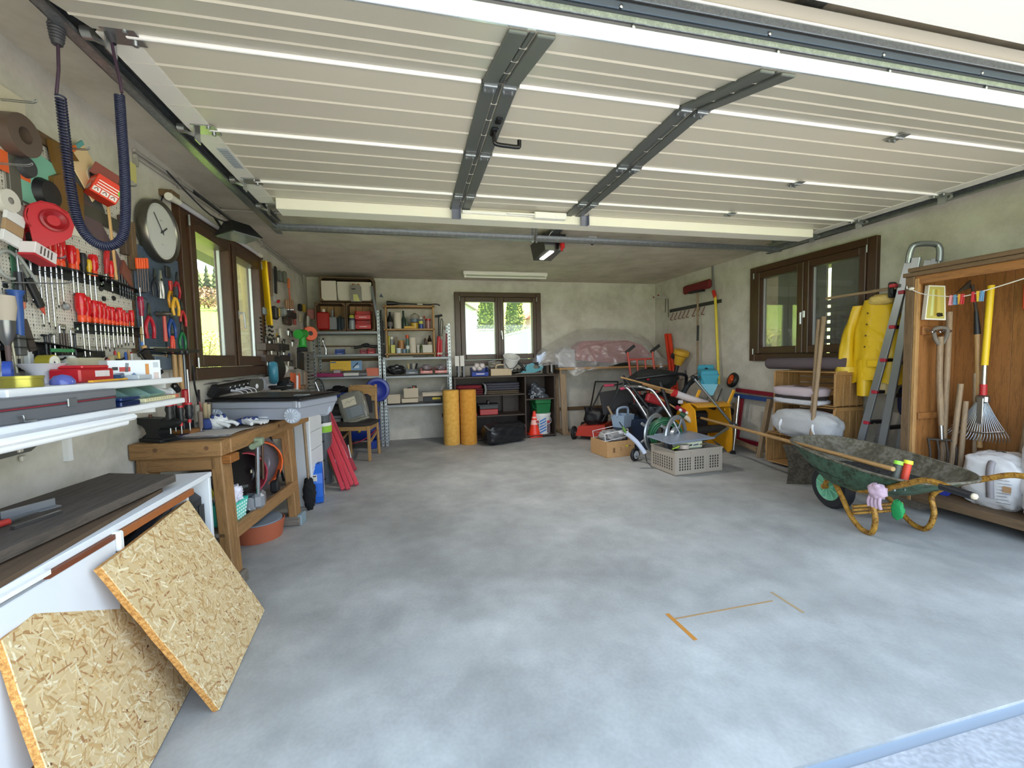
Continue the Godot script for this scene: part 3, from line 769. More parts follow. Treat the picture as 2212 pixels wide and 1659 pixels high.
func wire_hook(p: Vector3, l: float, label: String):
	hang("wire_hook", label, "hook", p, "wire hooks on the tool boards")
	tb(sm([v(-0.006,-0.01,0), v(-0.006,0.0,0.01), v(-0.006,0, l * 0.9), v(0,0.012, l), v(0.006,0, l * 0.9), v(0.006,0,0.01), v(0.006,-0.01,0)], 3), 0.0018,5); P("wire", STEEL)
	bx(v(0,-0.008,0.0), v(0.022,0.024,0.003)); P("foot", STEEL)
func rack(p0: Vector3, p1: Vector3, label: String, depth := 0.05):
	# a black tool strip: upright plate and a ledge with a rolled front
	thing("tool_rack", label, "rack", (p0 + p1) * 0.5 - v(0,0.03,0))
	br(p0 - v(0,0.015,-0.0), p1 - v(0,0.015,0), 0.003,0.05); P("plate", BLK)
	br(p0 + v(depth * 0.5,0.004,0), p1 + v(depth * 0.5,0.004,0), depth, 0.003); P("ledge", BLK)
	tb([p0 + v(depth, -0.03,0), p1 + v(depth, -0.03,0)], 0.002,5); P("front_wire", BLK)
	for q in [0.02,0.98]: cy(p0.lerp(p1, q) + v(0,-0.02,0), p0.lerp(p1, q) + v(0.006,-0.02,0), 0.006,-1.0,8); P("screw", CHROME)
func build_left_wall():
	var red: Material = TX["red clear"]
	var org := M("e0471a", 0.3)
	thing("pegboard", "cream punched steel tool board covering the left wall", "pegboard", v(XL + 0.01,1.3,-2.0))
	bb(v(XL + 0.004,1.345,-2.7), v(XL + 0.02,2.165,-2.01), 0.003); P("panel", TX["pegboard cream"])
	bb(v(XL + 0.004,1.24,-2.005), v(XL + 0.02,2.165,-1.12), 0.003); P("panel", TX["pegboard cream"])
	bb(v(XL + 0.003,2.168,-2.72), v(XL + 0.03,2.212,-1.12), 0.003); P("batten", TX["beam wood z"])
	bb(v(XL + 0.001,1.32,-2.74), v(XL + 0.012,2.1,-2.7)); P("edge_strip", TX["beam wood y"])
	thing("pegboard", "blue grey punched steel tool board below the wall clock", "pegboard", v(XL + 0.01,1.33,-2.95))
	bb(v(XL + 0.004,1.30,-3.205), v(XL + 0.02,1.92,-2.742), 0.003); P("panel", TX["pegboard blue"])
	# ------- upper row of packs
	var zz := XL + 0.03
	hang("packing_tape", "brown parcel tape reel on a card with an orange foot, topmost on the tool board", "tape", v(-1.43,2.122,-2.02))
	bx(v(0,0.02,0), v(0.17,0.3,0.004)); P("card", M("cfc5b2", 0.6))
	bx(v(0.0,-0.11,0.004), v(0.15,0.075,0.003)); P("printed_foot", M("e2622c", 0.5))
	la([w2(0.03,0), w2(0.075,0), w2(0.075,0.05), w2(0.03,0.05), w2(0.03,0)], v(0.0,0.0,0.004), v(0,0,1), 26); P("roll", M("5f4f45", 0.35))
	hang("sanding_pad_pack", "teal blister card with two black sanding pads", "pad pack", v(-1.43,2.007,-2.117))
	pr([w2(-0.1,-0.11), w2(0.1,-0.125), w2(0.115,0.09), w2(-0.05,0.115), w2(-0.1,0.1)], 0,0.005); P("card", M("78b29b", 0.5))
	la([w2(0,0.02), w2(0.035,0.018), w2(0.042,0)], v(-0.045,0.02,0.005), v(0,0,1), 20); P("pad", M("3b3b3e", 0.6))
	la([w2(0,0.03), w2(0.05,0.026), w2(0.062,0)], v(0.04,-0.05,0.005), v(0,0,1), 22); P("pad", M("17171a", 0.5))
	hang("wooden_paddle", "brown wooden paddle hung beside the teal sanding card", "paddle", v(-1.425,2.027,-2.249))
	pr([w2(-0.06,-0.15), w2(0.09,-0.15), w2(0.1,0.02), w2(0.03,0.05), w2(0.02,0.11), w2(0.09,0.14), w2(0.05,0.17), w2(-0.06,0.16), w2(-0.045,0.08), w2(-0.02,0.04), w2(-0.065,0.01)], 0,0.018); P("blade", M("6f4f1f", 0.5))
	hang("sanding_disc_pack", "cream sanding disc card with an orange and teal corner", "disc pack", v(-1.42,2.142,-2.409), "", 0.75)
	bx(O0, v(0.15,0.2,0.006), 0.002); P("card", M("dfc296", 0.6))
	bx(v(-0.03,0.108,0), v(0.09,0.018,0.007)); P("print_band", M("d9702f")); bx(v(0.045,0.108,0), v(0.06,0.018,0.007)); P("print_band", M("5f9d9f"))
	la([w2(0.028,0.002), w2(0.042,0.004), w2(0.042,0)], v(0.02,-0.02,0.003), v(0,0,1), 20); P("hole_ring", M("c9c0ad")); cy(v(0.02,-0.02,0), v(0.02,-0.02,0.0045), 0.028); P("hole", BLK)
	hang("dark_sanding_sheet", "dark grey sanding sheet behind the cream disc card", "sheet", v(-1.43,2.055,-2.365), "", 0.4)
	pr([w2(-0.05,-0.13), w2(0.12,-0.11), w2(0.1,0.1), w2(-0.03,0.09)], 0,0.004); P("sheet", M("4b4a46", 0.8))
	# the orange box
	lthing("blade_box", "bright orange box with white stripes and three pictograms", "box", Transform3D(facing(v(-1.33,2.067,-2.379), v(0.75,-0.05,0.65)).basis * Basis(BK, -0.42), v(-1.33,2.067,-2.379)))
	bx(v(0,0,-0.045), v(0.1,0.092,0.085), 0.002); P("carton", M("d8371b", 0.45))
	for k in 3: bx(v(0.004,0.018 - 0.013 * k, -0.0022), v(0.085,0.0045,0.0012))
	P("stripe", M("f3e4de"))
	for k in 3: bx(v(-0.031 + 0.031 * k, -0.027,-0.0022), v(0.027,0.022,0.0012)); P("pictogram", M("e8dcd6")); tb(sm([v(-0.039 + 0.031 * k, -0.031,-0.001), v(-0.031 + 0.031 * k, -0.02,-0.001), v(-0.024 + 0.031 * k, -0.032,-0.001)], 4), 0.0016,4); P("pictogram_mark", M("6e2a22"))
	G = Transform3D(Basis(UP, -PI / 2), v(-0.0505,0,-0.045)); cy(v(0,-0.015,-0.0005), v(0,-0.015,0.0008), 0.018,-1.0,18); P("round_window", M("a79a94", 0.3))
	G = Transform3D(Basis(UP, -PI / 2), v(-0.0505,0,-0.045)); bx(v(0,0.012,0), v(0.06,0.003,0.0012)); bx(v(0,0.022,0), v(0.06,0.003,0.0012)); P("stripe", M("e7b0a2"))
	cy(v(0.05,0.01,-0.001), v(0.05,0.01,0.0006), 0.014,-1.0,16); P("green_sticker", M("6bd936", 0.4))
	bx(v(-0.02,0.075,-0.05), v(0.1,0.058,0.004)); P("hang_flap", M("7f3a30", 0.4))
	thing("wooden_stick", "pale wooden stick standing below the orange box", "stick", v(-1.4,1.688,-2.517))
	br(v(-1.4,2.037,-2.495), v(-1.4,1.676,-2.516), 0.014,0.008, v(1,0,0), 0.002); P("stick", M("cba36b", 0.6))
	hang("rubber_sheet", "small teal plastic tag below the cream disc card", "tag", v(-1.43,2.032,-2.461))
	pr([w2(-0.03,-0.01), w2(0.0,-0.025), w2(0.035,-0.01), w2(0.03,0.02), w2(-0.02,0.02)], 0,0.004); P("tag", M("5f95a5", 0.4))
	hang("yellow_tag", "pale yellow tag hung at the upper right corner of the board", "tag", v(-1.41,2.284,-2.734), "", -0.05)
	bx(O0, v(0.055,0.1,0.003), 0.001); P("tag", M("cfc67f", 0.5)); bx(v(-0.075,0.03,0.0), v(0.012,0.09,0.003)); P("tag", M("d9cf8a", 0.5))
	thing("steel_bar", "dull steel bar screwed along the upper tool board", "bar", v(-1.43,1.975,-2.498))
	br(v(-1.428,1.967,-2.346), v(-1.428,1.959,-2.708), 0.022,0.06, v(0,1,0), 0.003); P("bar", M("5b5850", 0.4,0.6))
	hang("hand_saw", "hand saw with a purple grey blade behind the coiled cable", "saw", v(-1.42,1.843,-2.472))
	pr([w2(-0.16,0.17), w2(-0.06,0.16), w2(0.16,-0.1), w2(0.14,-0.16), w2(-0.12,0.06)], 0,0.0025); P("blade", M("6d5a5f", 0.45,0.5))
	pr([w2(0.1,-0.12), w2(0.19,-0.2), w2(0.17,-0.1), w2(0.13,-0.05)], -0.008,0.012); P("handle", M("7a4638", 0.5))
	hang("clamp_block", "dark wooden clamp block at the right edge of the board", "clamp", v(-1.42,1.906,-2.665))
	bx(v(-0.03,0.02,0), v(0.03,0.2,0.03), 0.003); P("jaw", M("4a3a2c", 0.6)); bx(v(0.03,-0.02,0), v(0.035,0.25,0.03), 0.003); P("jaw", TX["beam wood y"])
	# red parcel tape dispenser
	lthing("tape_dispenser", "red parcel tape dispenser on a wire hook", "dispenser", Transform3D(facing(v(-1.34,1.82,-2.038), v(0.8,0,0.6)).basis, v(-1.34,1.82,-2.038)))
	for zz2 in [-0.07,0.0]:
		pr([w2(-0.05,-0.1), w2(-0.02,-0.11), w2(0.035,-0.075), w2(0.06,-0.05), w2(0.072,0.0), w2(0.055,0.045), w2(0.02,0.066), w2(-0.02,0.066), w2(-0.05,0.045), w2(-0.06,0.0)], zz2, zz2 + 0.006); P("cheek", M("b3121c", 0.3))
	surf(20,1, func(a, b): return v(0.064 * cos(0.6 + a * 3.2), 0.064 * sin(0.6 + a * 3.2) , -0.07 + 0.076 * b), false, 0.004); P("hood", M("b3121c", 0.3))
	la([w2(0.02,0), w2(0.042,0.0), w2(0.042,0.012), w2(0.034,0.014), w2(0.02,0.004)], v(0.012,0.0,0.004), v(0,0,1), 24); P("hub_ring", M("8e0d16", 0.3)); bx(v(-0.015,0.0,0.008), v(0.012,0.03,0.004), 0.002); P("brake", M("e4e0dd"))
	la([w2(0,0), w2(0.05,0), w2(0.05,0.06), w2(0,0.06)], v(0,0,-0.064), v(0,0,1), 24); P("tape_roll", M("7d6645", 0.3))
	bx(v(-0.045,-0.07,-0.032), v(0.012,0.03,0.066), 0.002); bx(v(-0.04,-0.105,-0.032), v(0.02,0.006,0.066)); P("cutter", BLK)
	# small carton with a wrapped strip, and sundry
	hang("masking_strip_pack", "white and brown cardboard strip with a red trimmed box end", "carton", v(-1.39,1.787,-1.955), "", -0.25)
	for k in 4: bx(v(0,0.055 - 0.042 * k, 0.0), v(0.075,0.04,0.012), 0.001); P("strip", M(["8d8780", "dcdad6", "a88a66", "d9d7d4"][k], 0.5))
	bx(v(0.075,-0.085,0.03), v(0.1,0.045,0.05), 0.002); P("box_end", M("d8cfcc", 0.5)); bx(v(0.075,-0.112,0.03), v(0.1,0.008,0.051)); P("red_trim", M("b3202c", 0.5))
	for k in 4: bx(v(0.05 + 0.016 * k, -0.085,0.0555), v(0.006,0.03,0.001))
	P("print", M("5b4a4a"))
	hang("tape_reel", "cream round reel at the left edge of the tool board", "reel", v(-1.41,1.854,-1.938))
	la([w2(0.012,0), w2(0.04,0), w2(0.04,0.03), w2(0.012,0.03)], O0, v(0,0,1), 22); P("reel", M("cfcabd", 0.5))
	hang("steel_rule", "long dull steel rule hanging at the left of the teal card", "rule", v(-1.43,1.948,-2.027))
	bx(v(0,0,0), v(0.05,0.3,0.012), 0.002); P("rule", M("6d6a62", 0.4,0.6))
	hang("paper_tag", "white punched paper tag right of the red tape dispenser", "tag", v(-1.42,1.882,-2.292))
	pr([w2(-0.035,-0.06), w2(0.03,-0.05), w2(0.04,0.05), w2(-0.02,0.055)], 0,0.003); P("tag", M("d6cdbb", 0.7))
	tb(sm([v(-0.02,0.05,0.002), v(-0.045,0.1,0.01), v(-0.06,0.12,0.01)], 4), 0.0015,4); P("string", M("c9c4b8"))
	# ------- racks and screwdrivers
	rack(v(-1.438,1.658,-2.043), v(-1.438,1.676,-2.483), "black tool rack below the red tape dispenser, holding the large screwdrivers")
	rack(v(-1.438,1.667,-2.457), v(-1.438,1.643,-2.732), "black tool rack with small drills at the right edge of the cream board")
	rack(v(-1.438,1.441,-2.277), v(-1.438,1.449,-2.744), "black tool rack holding the graded row of twelve red screwdrivers")
	rack(v(-1.438,1.347,-2.055), v(-1.438,1.316,-2.312), "black rack of hex keys in the middle of the cream board")
	rack(v(-1.438,1.358,-1.907), v(-1.438,1.358,-2.019), "black rack holding scrapers at the left edge of the board")
	var g1 := "screwdrivers in the upper rack"
	screwdriver(v(-1.415,1.673,-2.044), 0.1,0.022,0.16, M("7d0f12", 0.2), "dark red screwdriver, leftmost in the upper rack", g1)
	screwdriver(v(-1.415,1.674,-2.084), 0.11,0.022,0.25, org, "orange handled screwdriver in the upper rack", g1)
	screwdriver(v(-1.415,1.674,-2.11), 0.115,0.02,0.24, red, "red screwdriver right beside the orange one in the upper rack", g1, org)
	screwdriver(v(-1.415,1.669,-2.139), 0.15,0.021,0.25, red, "red screwdriver with a barcode sticker in the upper rack", g1, org)
	bx(v(0.0,0.11,0.0205), v(0.014,0.045,0.001)); P("sticker", M("b9b3b3", 0.5))
	screwdriver(v(-1.415,1.67,-2.167), 0.135,0.02,0.16, red, "red screwdriver with a short shaft behind a wire hook in the upper rack", g1, org)
	screwdriver(v(-1.415,1.668,-2.195), 0.125,0.021,0.14, red, "stubby bulging red screwdriver, last of the left group in the upper rack", g1, org)
	screwdriver(v(-1.415,1.673,-2.256), 0.105,0.018,0.1, red, "red screwdriver, first of the right group in the upper rack", g1, org)
	screwdriver(v(-1.415,1.672,-2.282), 0.1,0.014,0.12, org, "slim orange and red screwdriver left of the black one", g1)
	screwdriver(v(-1.415,1.672,-2.323), 0.09,0.014,0.14, BLK, "black handled screwdriver in the upper rack", g1)
	screwdriver(v(-1.415,1.67,-2.357), 0.07,0.012,0.12, M("d3a514", 0.25), "yellow handled screwdriver in the upper rack", g1)
	screwdriver(v(-1.415,1.67,-2.389), 0.1,0.018,0.17, red, "clear red screwdriver, right of the yellow one", g1, org)
	screwdriver(v(-1.415,1.696,-2.469), 0.13,0.012,0.03, M("b01a1e", 0.3), "long flat red scriber leaning above the small rack", g1, null, -0.15)
	screwdriver(v(-1.415,1.679,-2.506), 0.09,0.014,0.06, red, "small red screwdriver beside the wooden stick", g1, org)
	for k in 6:
		hang("drill_punch", "grey steel pin punch standing in the small right rack", "punch", [v(-1.415,1.668,-2.562), v(-1.415,1.67,-2.584), v(-1.415,1.671,-2.605), v(-1.415,1.669,-2.624), v(-1.415,1.668,-2.642), v(-1.415,1.669,-2.661)][k], "pin punches in the small rack")
		cy(v(0,-0.05,0), v(0,0.06,0), 0.0045,0.004,8); cy(v(0,-0.075,0), v(0,-0.05,0), 0.002,-1.0,6); P("shaft", M("4f5052", 0.35,0.8))
	var g2 := "graded red screwdrivers in the lower rack"
	var row := [[v(-1.415,1.45,-2.29), 0.13,0.021,0.165, "largest"], [v(-1.415,1.451,-2.32), 0.118,0.02,0.155, "second largest"], [v(-1.415,1.453,-2.367), 0.105,0.018,0.13, "third largest"], [v(-1.415,1.453,-2.4), 0.105,0.017,0.13, "fourth largest"], [v(-1.415,1.453,-2.428), 0.1,0.015,0.11, "fifth largest"], [v(-1.415,1.453,-2.453), 0.09,0.016,0.12, "sixth"], [v(-1.415,1.454,-2.486), 0.088,0.015,0.115, "seventh"], [v(-1.415,1.454,-2.516), 0.07,0.014,0.1, "eighth, shorter"], [v(-1.415,1.456,-2.544), 0.09,0.015,0.1, "ninth"], [v(-1.415,1.456,-2.573), 0.08,0.012,0.09, "tenth"], [v(-1.415,1.456,-2.598), 0.07,0.011,0.09, "eleventh"], [v(-1.415,1.459,-2.639), 0.085,0.012,0.09, "last, rightmost"]]
	for r in row: screwdriver(r[0], r[1], r[2], r[3], red, "clear red screwdriver in the lower rack, %s in the row from the left" % r[4], g2, org)
	# hex keys
	var keys := [v(-1.415,1.38,-2.085), v(-1.415,1.386,-2.104), v(-1.415,1.387,-2.127), v(-1.415,1.426,-2.159), v(-1.415,1.41,-2.182), v(-1.415,1.413,-2.217), v(-1.415,1.394,-2.236)]
	for k in 7:
		hang("hex_key", ["thin dark hex key, leftmost in its rack", "dark hex key with a short arm, second in its rack", "bright hex key, third in its rack", "tallest bent steel hex key in its rack", "long armed steel hex key beside the tallest one", "bright thick hex key near the right end of its rack", "thin curved hex key, rightmost in its rack"][k], "hex key", keys[k], "hex keys in their rack")
		tb([v(0.03 if k % 2 else -0.015,0.0,0), v(0.004,0.0,0), v(0,-0.004,0), v(0,-0.12 if k != 3 else -0.16,0)], 0.004 if k % 3 else 0.0055,6); P("key", CHROME if k in [2,3,5] else M("3d3d40", 0.4,0.7))
	for k in 3:
		hang("drill_bit", "dark drill bit standing among the hex keys", "drill bit", [v(-1.41,1.364,-2.155), v(-1.41,1.365,-2.169), v(-1.41,1.364,-2.184)][k], "drill bits among the hex keys")
		cy(v(0,-0.07,0), v(0,0.03,0), 0.005,-1.0,8); P("shank", M("4b423d", 0.4,0.6))
	hang("green_strip", "green printed strip on the ledge below the hex keys", "label", v(-1.385,1.321,-2.121))
	bx(O0, v(0.12,0.014,0.003)); P("strip", M("2f7a4b", 0.4))
	# left edge: cable loop, knife, brushes
	hang("cable_loop", "loop of clear grey hose on a hook left of the screwdrivers", "hose", v(-1.42,1.631,-1.963))
	tb(sm([v(0.05,0.0,0), v(0.035,0.035,0), v(0,0.05,0), v(-0.035,0.035,0), v(-0.05,0,0), v(-0.035,-0.035,0), v(0,-0.05,0), v(0.035,-0.035,0)], 4, true), 0.006,7, true); P("hose", M("9a9c96", 0.3))
	tb(sm([v(0.02,0.05,0.01), v(0.06,0.0,0.01), v(0.11,-0.06,0.01)], 4), 0.006,7); P("hose_end", M("9a9c96", 0.3))
	hang("toothed_strip", "green toothed strip behind the hose loop", "strip", v(-1.435,1.65,-1.999)); bx(O0, v(0.018,0.22,0.004)); P("strip", M("3d6a52", 0.5))
	for k in 9: bx(v(0.012,-0.1 + 0.025 * k, 0), v(0.008,0.01,0.004))
	P("teeth", M("3d6a52", 0.5)); stuff("teeth")
	thing("craft_knife", "long black pen knife with a red tip, hanging aslant", "knife", v(-1.41,1.538,-2.046))
	br(v(-1.41,1.595,-2.019), v(-1.41,1.49,-2.072), 0.03,0.016, v(1,0,0), 0.004); P("body", BLK)
	cy(v(-1.41,1.49,-2.072), v(-1.41,1.462,-2.085), 0.009,0.002,8); P("tip", M("c2503f", 0.4)); br(v(-1.41,1.639,-1.998), v(-1.41,1.594,-2.021), 0.012,0.006, v(1,0,0)); P("clip", M("8a8d8b", 0.3,0.5))
	hang("long_screwdriver", "black handled chisel above the blue one at the left edge", "chisel", v(-1.415,1.5,-1.99))
	cy(v(0,0,0), v(0,0.11,0), 0.016,0.014,10); P("handle", M("1d1d22", 0.3)); cy(v(0,-0.025,0), v(0,0,0), 0.01,0.012,8); P("ferrule", M("c9755a", 0.4)); cy(v(0,0.11,0), v(0,0.19,0), 0.004,-1.0,6); P("shaft", STEEL)
	hang("blue_chisel", "blue handled brush or chisel standing in the left rack", "chisel", v(-1.41,1.373,-1.962))
	la([w2(0,0), w2(0.014,0.0), w2(0.017,0.08), w2(0.017,0.14), w2(0.026,0.165), w2(0.0,0.166)], v(0,0,0), UP, 12); P("handle", M("2b4f8f", 0.4)); bx(v(0,-0.035,0), v(0.035,0.08,0.02), 0.004); P("blade", M("4a4a4a", 0.5))
	hang("round_brush", "stubby round brush with pale bristles in the left rack", "brush", v(-1.4,1.41,-1.897))
	la([w2(0,0.1), w2(0.03,0.1), w2(0.032,0.06), w2(0.026,0.012)], v(0,0.0,0), UP, 14); P("bristles", M("b3a796", 0.9)); la([w2(0.026,0.012), w2(0.024,-0.03), w2(0.015,-0.06), w2(0.006,-0.08)], O0, UP, 14); P("ferrule", M("77797c", 0.3,0.8)); cy(v(0,-0.25,0), v(0,-0.07,0), 0.006,0.008,8); P("handle", M("5d4a48", 0.6))
	hang("thin_file", "thin pale file hanging beside the round brush", "file", v(-1.41,1.354,-1.929), "", 0.08)
	cy(v(0,-0.12,0), v(0,0.1,0), 0.004,0.005,6); P("blade", M("a9a592", 0.4,0.5))
	thing("try_square", "dark steel bar leaning right of the blue chisel", "bar", v(-1.42,1.385,-2.017))
	br(v(-1.42,1.435,-1.996), v(-1.42,1.318,-2.03), 0.03,0.008, v(1,0,0)); P("bar", M("4d4340", 0.5,0.4))
	hang("rubber_plug", "small clear plastic knob on the bare part of the board", "knob", v(-1.43,1.512,-2.226))
	la([w2(0,0.014), w2(0.012,0.011), w2(0.016,0)], O0, v(0,0,1), 14); P("knob", M("8b8d8c", 0.2))
	var spots := [v(-1.438,1.624,-2.461), v(-1.438,1.58,-2.478), v(-1.438,1.592,-2.549), v(-1.438,1.615,-2.663)]
	for k in 4:
		hang("black_plug", ["black plastic plug under the small rack, upper left", "black plastic plug under the small rack, lower left", "black plastic plug under the small rack, lower middle", "black plastic plug under the small rack, at the right edge"][k], "plug", spots[k], "black plugs in the board")
		la([w2(0,0.006), w2(0.012,0.005), w2(0.013,0)], O0, v(0,0,1), 6); P("plug", BLK)
	wire_hook(v(-1.44,2.233,-1.995), 0.12, "bare wire hook highest on the board, above the parcel tape reel")
	wire_hook(v(-1.44,2.172,-2.223), 0.14, "bare wire hook crossing the coiled cable at the top batten")
	wire_hook(v(-1.44,1.988,-1.953), 0.12, "bare wire hook at the left edge, below the orange card foot")
	wire_hook(v(-1.44,2.185,-2.657), 0.08, "bare wire hook just above the wall clock")
	wire_hook(v(-1.44,1.683,-2.072), 0.12, "wire hook that crosses the red screwdrivers of the upper rack")
	wire_hook(v(-1.44,1.567,-1.963), 0.2, "longest wire hook, crossing below the upper rack")
	wire_hook(v(-1.44,1.891,-2.163), 0.12, "wire hook that carries the red tape dispenser")
	# ------- tape rolls on a pin below the board
	for r in [[v(-1.36,1.272,-2.037), 0.03, "9c8f2e", "e3e0d2", "yellow roll of tape with a white core, leftmost on the pin below the board"], [v(-1.36,1.269,-2.128), 0.032, "b9b9b4", "e9e9e4", "white roll of tape, second on the pin below the board"], [v(-1.36,1.267,-2.189), 0.017, "5c5f63", "9da0a0", "small grey roll of tape, third on the pin below the board"]]:
		thing("tape_roll", r[4], "tape", r[0], 0, "tape rolls below the board")
		la([w2(r[1] * 0.45,0), w2(r[1], 0), w2(r[1], 0.045), w2(r[1] * 0.45,0.045)], r[0] - v(0.045,0,0), v(1,0,0), 24); P("tape", M(r[2], 0.35))
		la([w2(0.004,0), w2(r[1] * 0.85,0), w2(r[1] * 0.85,0.002), w2(r[1] * 0.45,0.003), w2(r[1] * 0.4,-0.02), w2(0.004,-0.02)], r[0], v(1,0,0), 24); P("core", M(r[3], 0.5))
	hang("pink_ring", "salmon pink ring of tape on the pin", "tape", v(-1.38,1.251,-2.348)); la([w2(0.03,0), w2(0.042,0), w2(0.042,0.015), w2(0.03,0.015), w2(0.03,0)], O0, v(0.3,0,1), 24); P("ring", M("e58a7d", 0.4))
	hang("beige_ring", "beige ring of masking tape behind the pink one", "tape", v(-1.41,1.264,-2.439)); la([w2(0.026,0), w2(0.042,0), w2(0.042,0.024), w2(0.026,0.024), w2(0.026,0)], O0, v(0.3,0,1), 24); P("ring", M("bdb08a", 0.5))
	hang("blue_tape", "bright blue roll of tape at the left edge below the board", "tape", v(-1.37,1.236,-1.832)); la([w2(0.014,0), w2(0.042,0), w2(0.042,0.02), w2(0.014,0.02), w2(0.014,0)], O0, v(0.6,0,1), 26); P("roll", M("2f4fb0", 0.4))
	hang("tape_pin", "black angled pin bar below the board that carries the tape rolls", "hook", v(-1.44,1.292,-2.099))
	for k in 4: tb([v(-0.02 + 0.12 * k, 0.03,0), v(-0.02 + 0.12 * k, -0.01,0.004), v(-0.02 + 0.12 * k, -0.008,0.08), v(-0.02 + 0.12 * k, 0.0,0.09)], 0.004,6); P("pin", BLK)
	bx(v(0.16,0.02,0), v(0.4,0.03,0.004)); P("bar", BLK)
	hang("empty_hook", "black angled hook hanging empty at the lower left of the board", "hook", v(-1.44,1.258,-1.988)); tb([v(0,0.03,0.004), v(0,-0.015,0.004), v(0,-0.012,0.07), v(0,0.0,0.08)], 0.004,6); P("hook", BLK)
	for q in [[v(-1.4,1.299,-2.462), "a5242b", "red pencil on the pen ledge of the board", 0.06], [v(-1.4,1.295,-2.488), "d8b32a", "yellow pencil on the pen ledge of the board", 0.08], [v(-1.4,1.295,-2.541), "2c57a8", "blue pencil on the pen ledge of the board", 0.06], [v(-1.4,1.305,-2.564), "b5905f", "thick wooden pencil on the pen ledge of the board", 0.09], [v(-1.4,1.296,-2.585), "e4e2df", "white marker with a red cap on the pen ledge", 0.06]]:
		hang("pencil", q[2], "pencil", q[0], "pencils on the pen ledge"); cy(v(0,-0.05,0), v(0,0.02,0), 0.006,-1.0,7); P("barrel", M(q[1], 0.4)); cy(v(0,0.02,0), v(0,0.028,0), 0.0062,0.003,7); P("end", M("a32026" if q[1] == "e4e2df" else q[1], 0.4))
	# ------- blue board
	for k in 5:
		hang("needle_file", ["orange handled needle file, leftmost of the five hung in a bunch", "orange handled needle file, second of the five in a bunch", "orange handled needle file in the middle of the bunch", "orange handled needle file, fourth of the bunch", "orange handled needle file, rightmost of the bunch"][k], "file", [v(-1.37,1.784,-2.633), v(-1.37,1.788,-2.653), v(-1.37,1.793,-2.674), v(-1.37,1.797,-2.694), v(-1.37,1.803,-2.719)][k], "orange needle files on the blue board", 0.0)
		bx(v(0,0,0), v(0.015,0.056,0.013), 0.003); P("handle", M("e8551b", 0.4)); cy(v(0,-0.15,0), v(0,-0.028,0), 0.0025,0.003,6); P("shaft", M("6a5a52", 0.4,0.7))
	screwdriver(v(-1.39,1.516,-2.678), 0.105,0.015,0.16, M("8c1a3a", 0.2), "purple red handled screwdriver hung on the blue board", "")
	cy(v(0,0.1,0), v(0,0.15,0), 0.004,-1.0,6); P("bolster", CHROME)
	hang("glue_brush", "slim wooden brush with a blue tip below the purple screwdriver", "brush", v(-1.39,1.399,-2.663)); cy(v(0,-0.02,0), v(0,0.06,0), 0.005,-1.0,6); P("handle", M("a58a5c", 0.6)); cy(v(0,-0.04,0), v(0,-0.02,0), 0.006,-1.0,8); P("tip", M("3f6fb8", 0.4))
	hang("wooden_knob", "small round wooden knob above the black phone", "knob", v(-1.39,1.351,-2.678)); sphere(O0,0.013); P("knob", M("c79a62", 0.5))
	pliers(v(-1.39,1.53,-2.745), 0.19, M("a81a2a", 0.3), "dark red handled pliers left on the blue board")
	pliers(v(-1.39,1.706,-2.98), 0.16, M("c78a1c", 0.3), "amber handled pliers with a red shoulder, high on the blue board", 0.1); bx(v(0,0.02,0.004), v(0.03,0.06,0.014), 0.004); P("shoulder", M("b3241f", 0.3))
	pliers(v(-1.37,1.665,-2.984), 0.17, M("d9a32c", 0.3), "yellow handled pliers beside the amber ones", 0.0)
	pliers(v(-1.39,1.536,-2.969), 0.18, M("20407f", 0.3), "blue handled pliers on the blue board")
	pliers(v(-1.39,1.601,-3.099), 0.16, M("b32a2c", 0.3), "light red handled pliers hung against the window frame", 0.1)
	pliers(v(-1.38,1.462,-3.059), 0.17, M("1d6a3c", 0.3), "green handled pliers lowest by the window frame")
	pliers(v(-1.38,1.435,-2.944), 0.16, M("d3371d", 0.2), "bright red handled snips hung closed under the blue pliers", 0.0, "66696c", 0.35)
	pliers(v(-1.4,1.749,-2.845), 0.15, M("22242a", 0.4), "small black handled pliers right of the orange files")
	pliers(v(-1.4,1.749,-2.904), 0.16, M("c6c3ba", 0.3,0.6), "small bare steel pliers beside the black ones", 0.0, "b9b6ac", 0.5)
	pliers(v(-1.4,1.776,-3.084), 0.16, M("a01d2a", 0.3), "crimson handled pliers at the top right of the blue board", -0.1)
	hang("feeler_gauge", "black flat tool hung at the top right of the blue board", "gauge", v(-1.4,1.808,-2.984)); bx(O0, v(0.045,0.07,0.012), 0.003); P("body", BLK)
	hang("small_hammer", "small hammer with a pale red handle on the blue board", "hammer", v(-1.39,1.55,-2.892))
	la([w2(0,-0.035), w2(0.014,-0.035), w2(0.012,-0.01), w2(0.016,0.0), w2(0.012,0.02), w2(0.004,0.045), w2(0,0.045)], O0, v(0,0,1), 12); P("head", M("6d665c", 0.4,0.7)); cy(v(0,-0.16,0), v(0,0.0,0), 0.011,0.008,10); P("handle", M("c25246", 0.4))
	hang("board_tray", "black tray shelf at the foot of the blue board holding spanners", "tray", v(-1.42,1.331,-2.916))
	bx(v(0,0,0.04), v(0.5,0.006,0.08)); P("ledge", BLK); bx(v(0.03,-0.06,0.01), v(0.3,0.09,0.02), 0.003); P("back", M("4e5d70", 0.4)); bx(v(0,0.01,0.082), v(0.5,0.012,0.004)); P("lip", BLK)
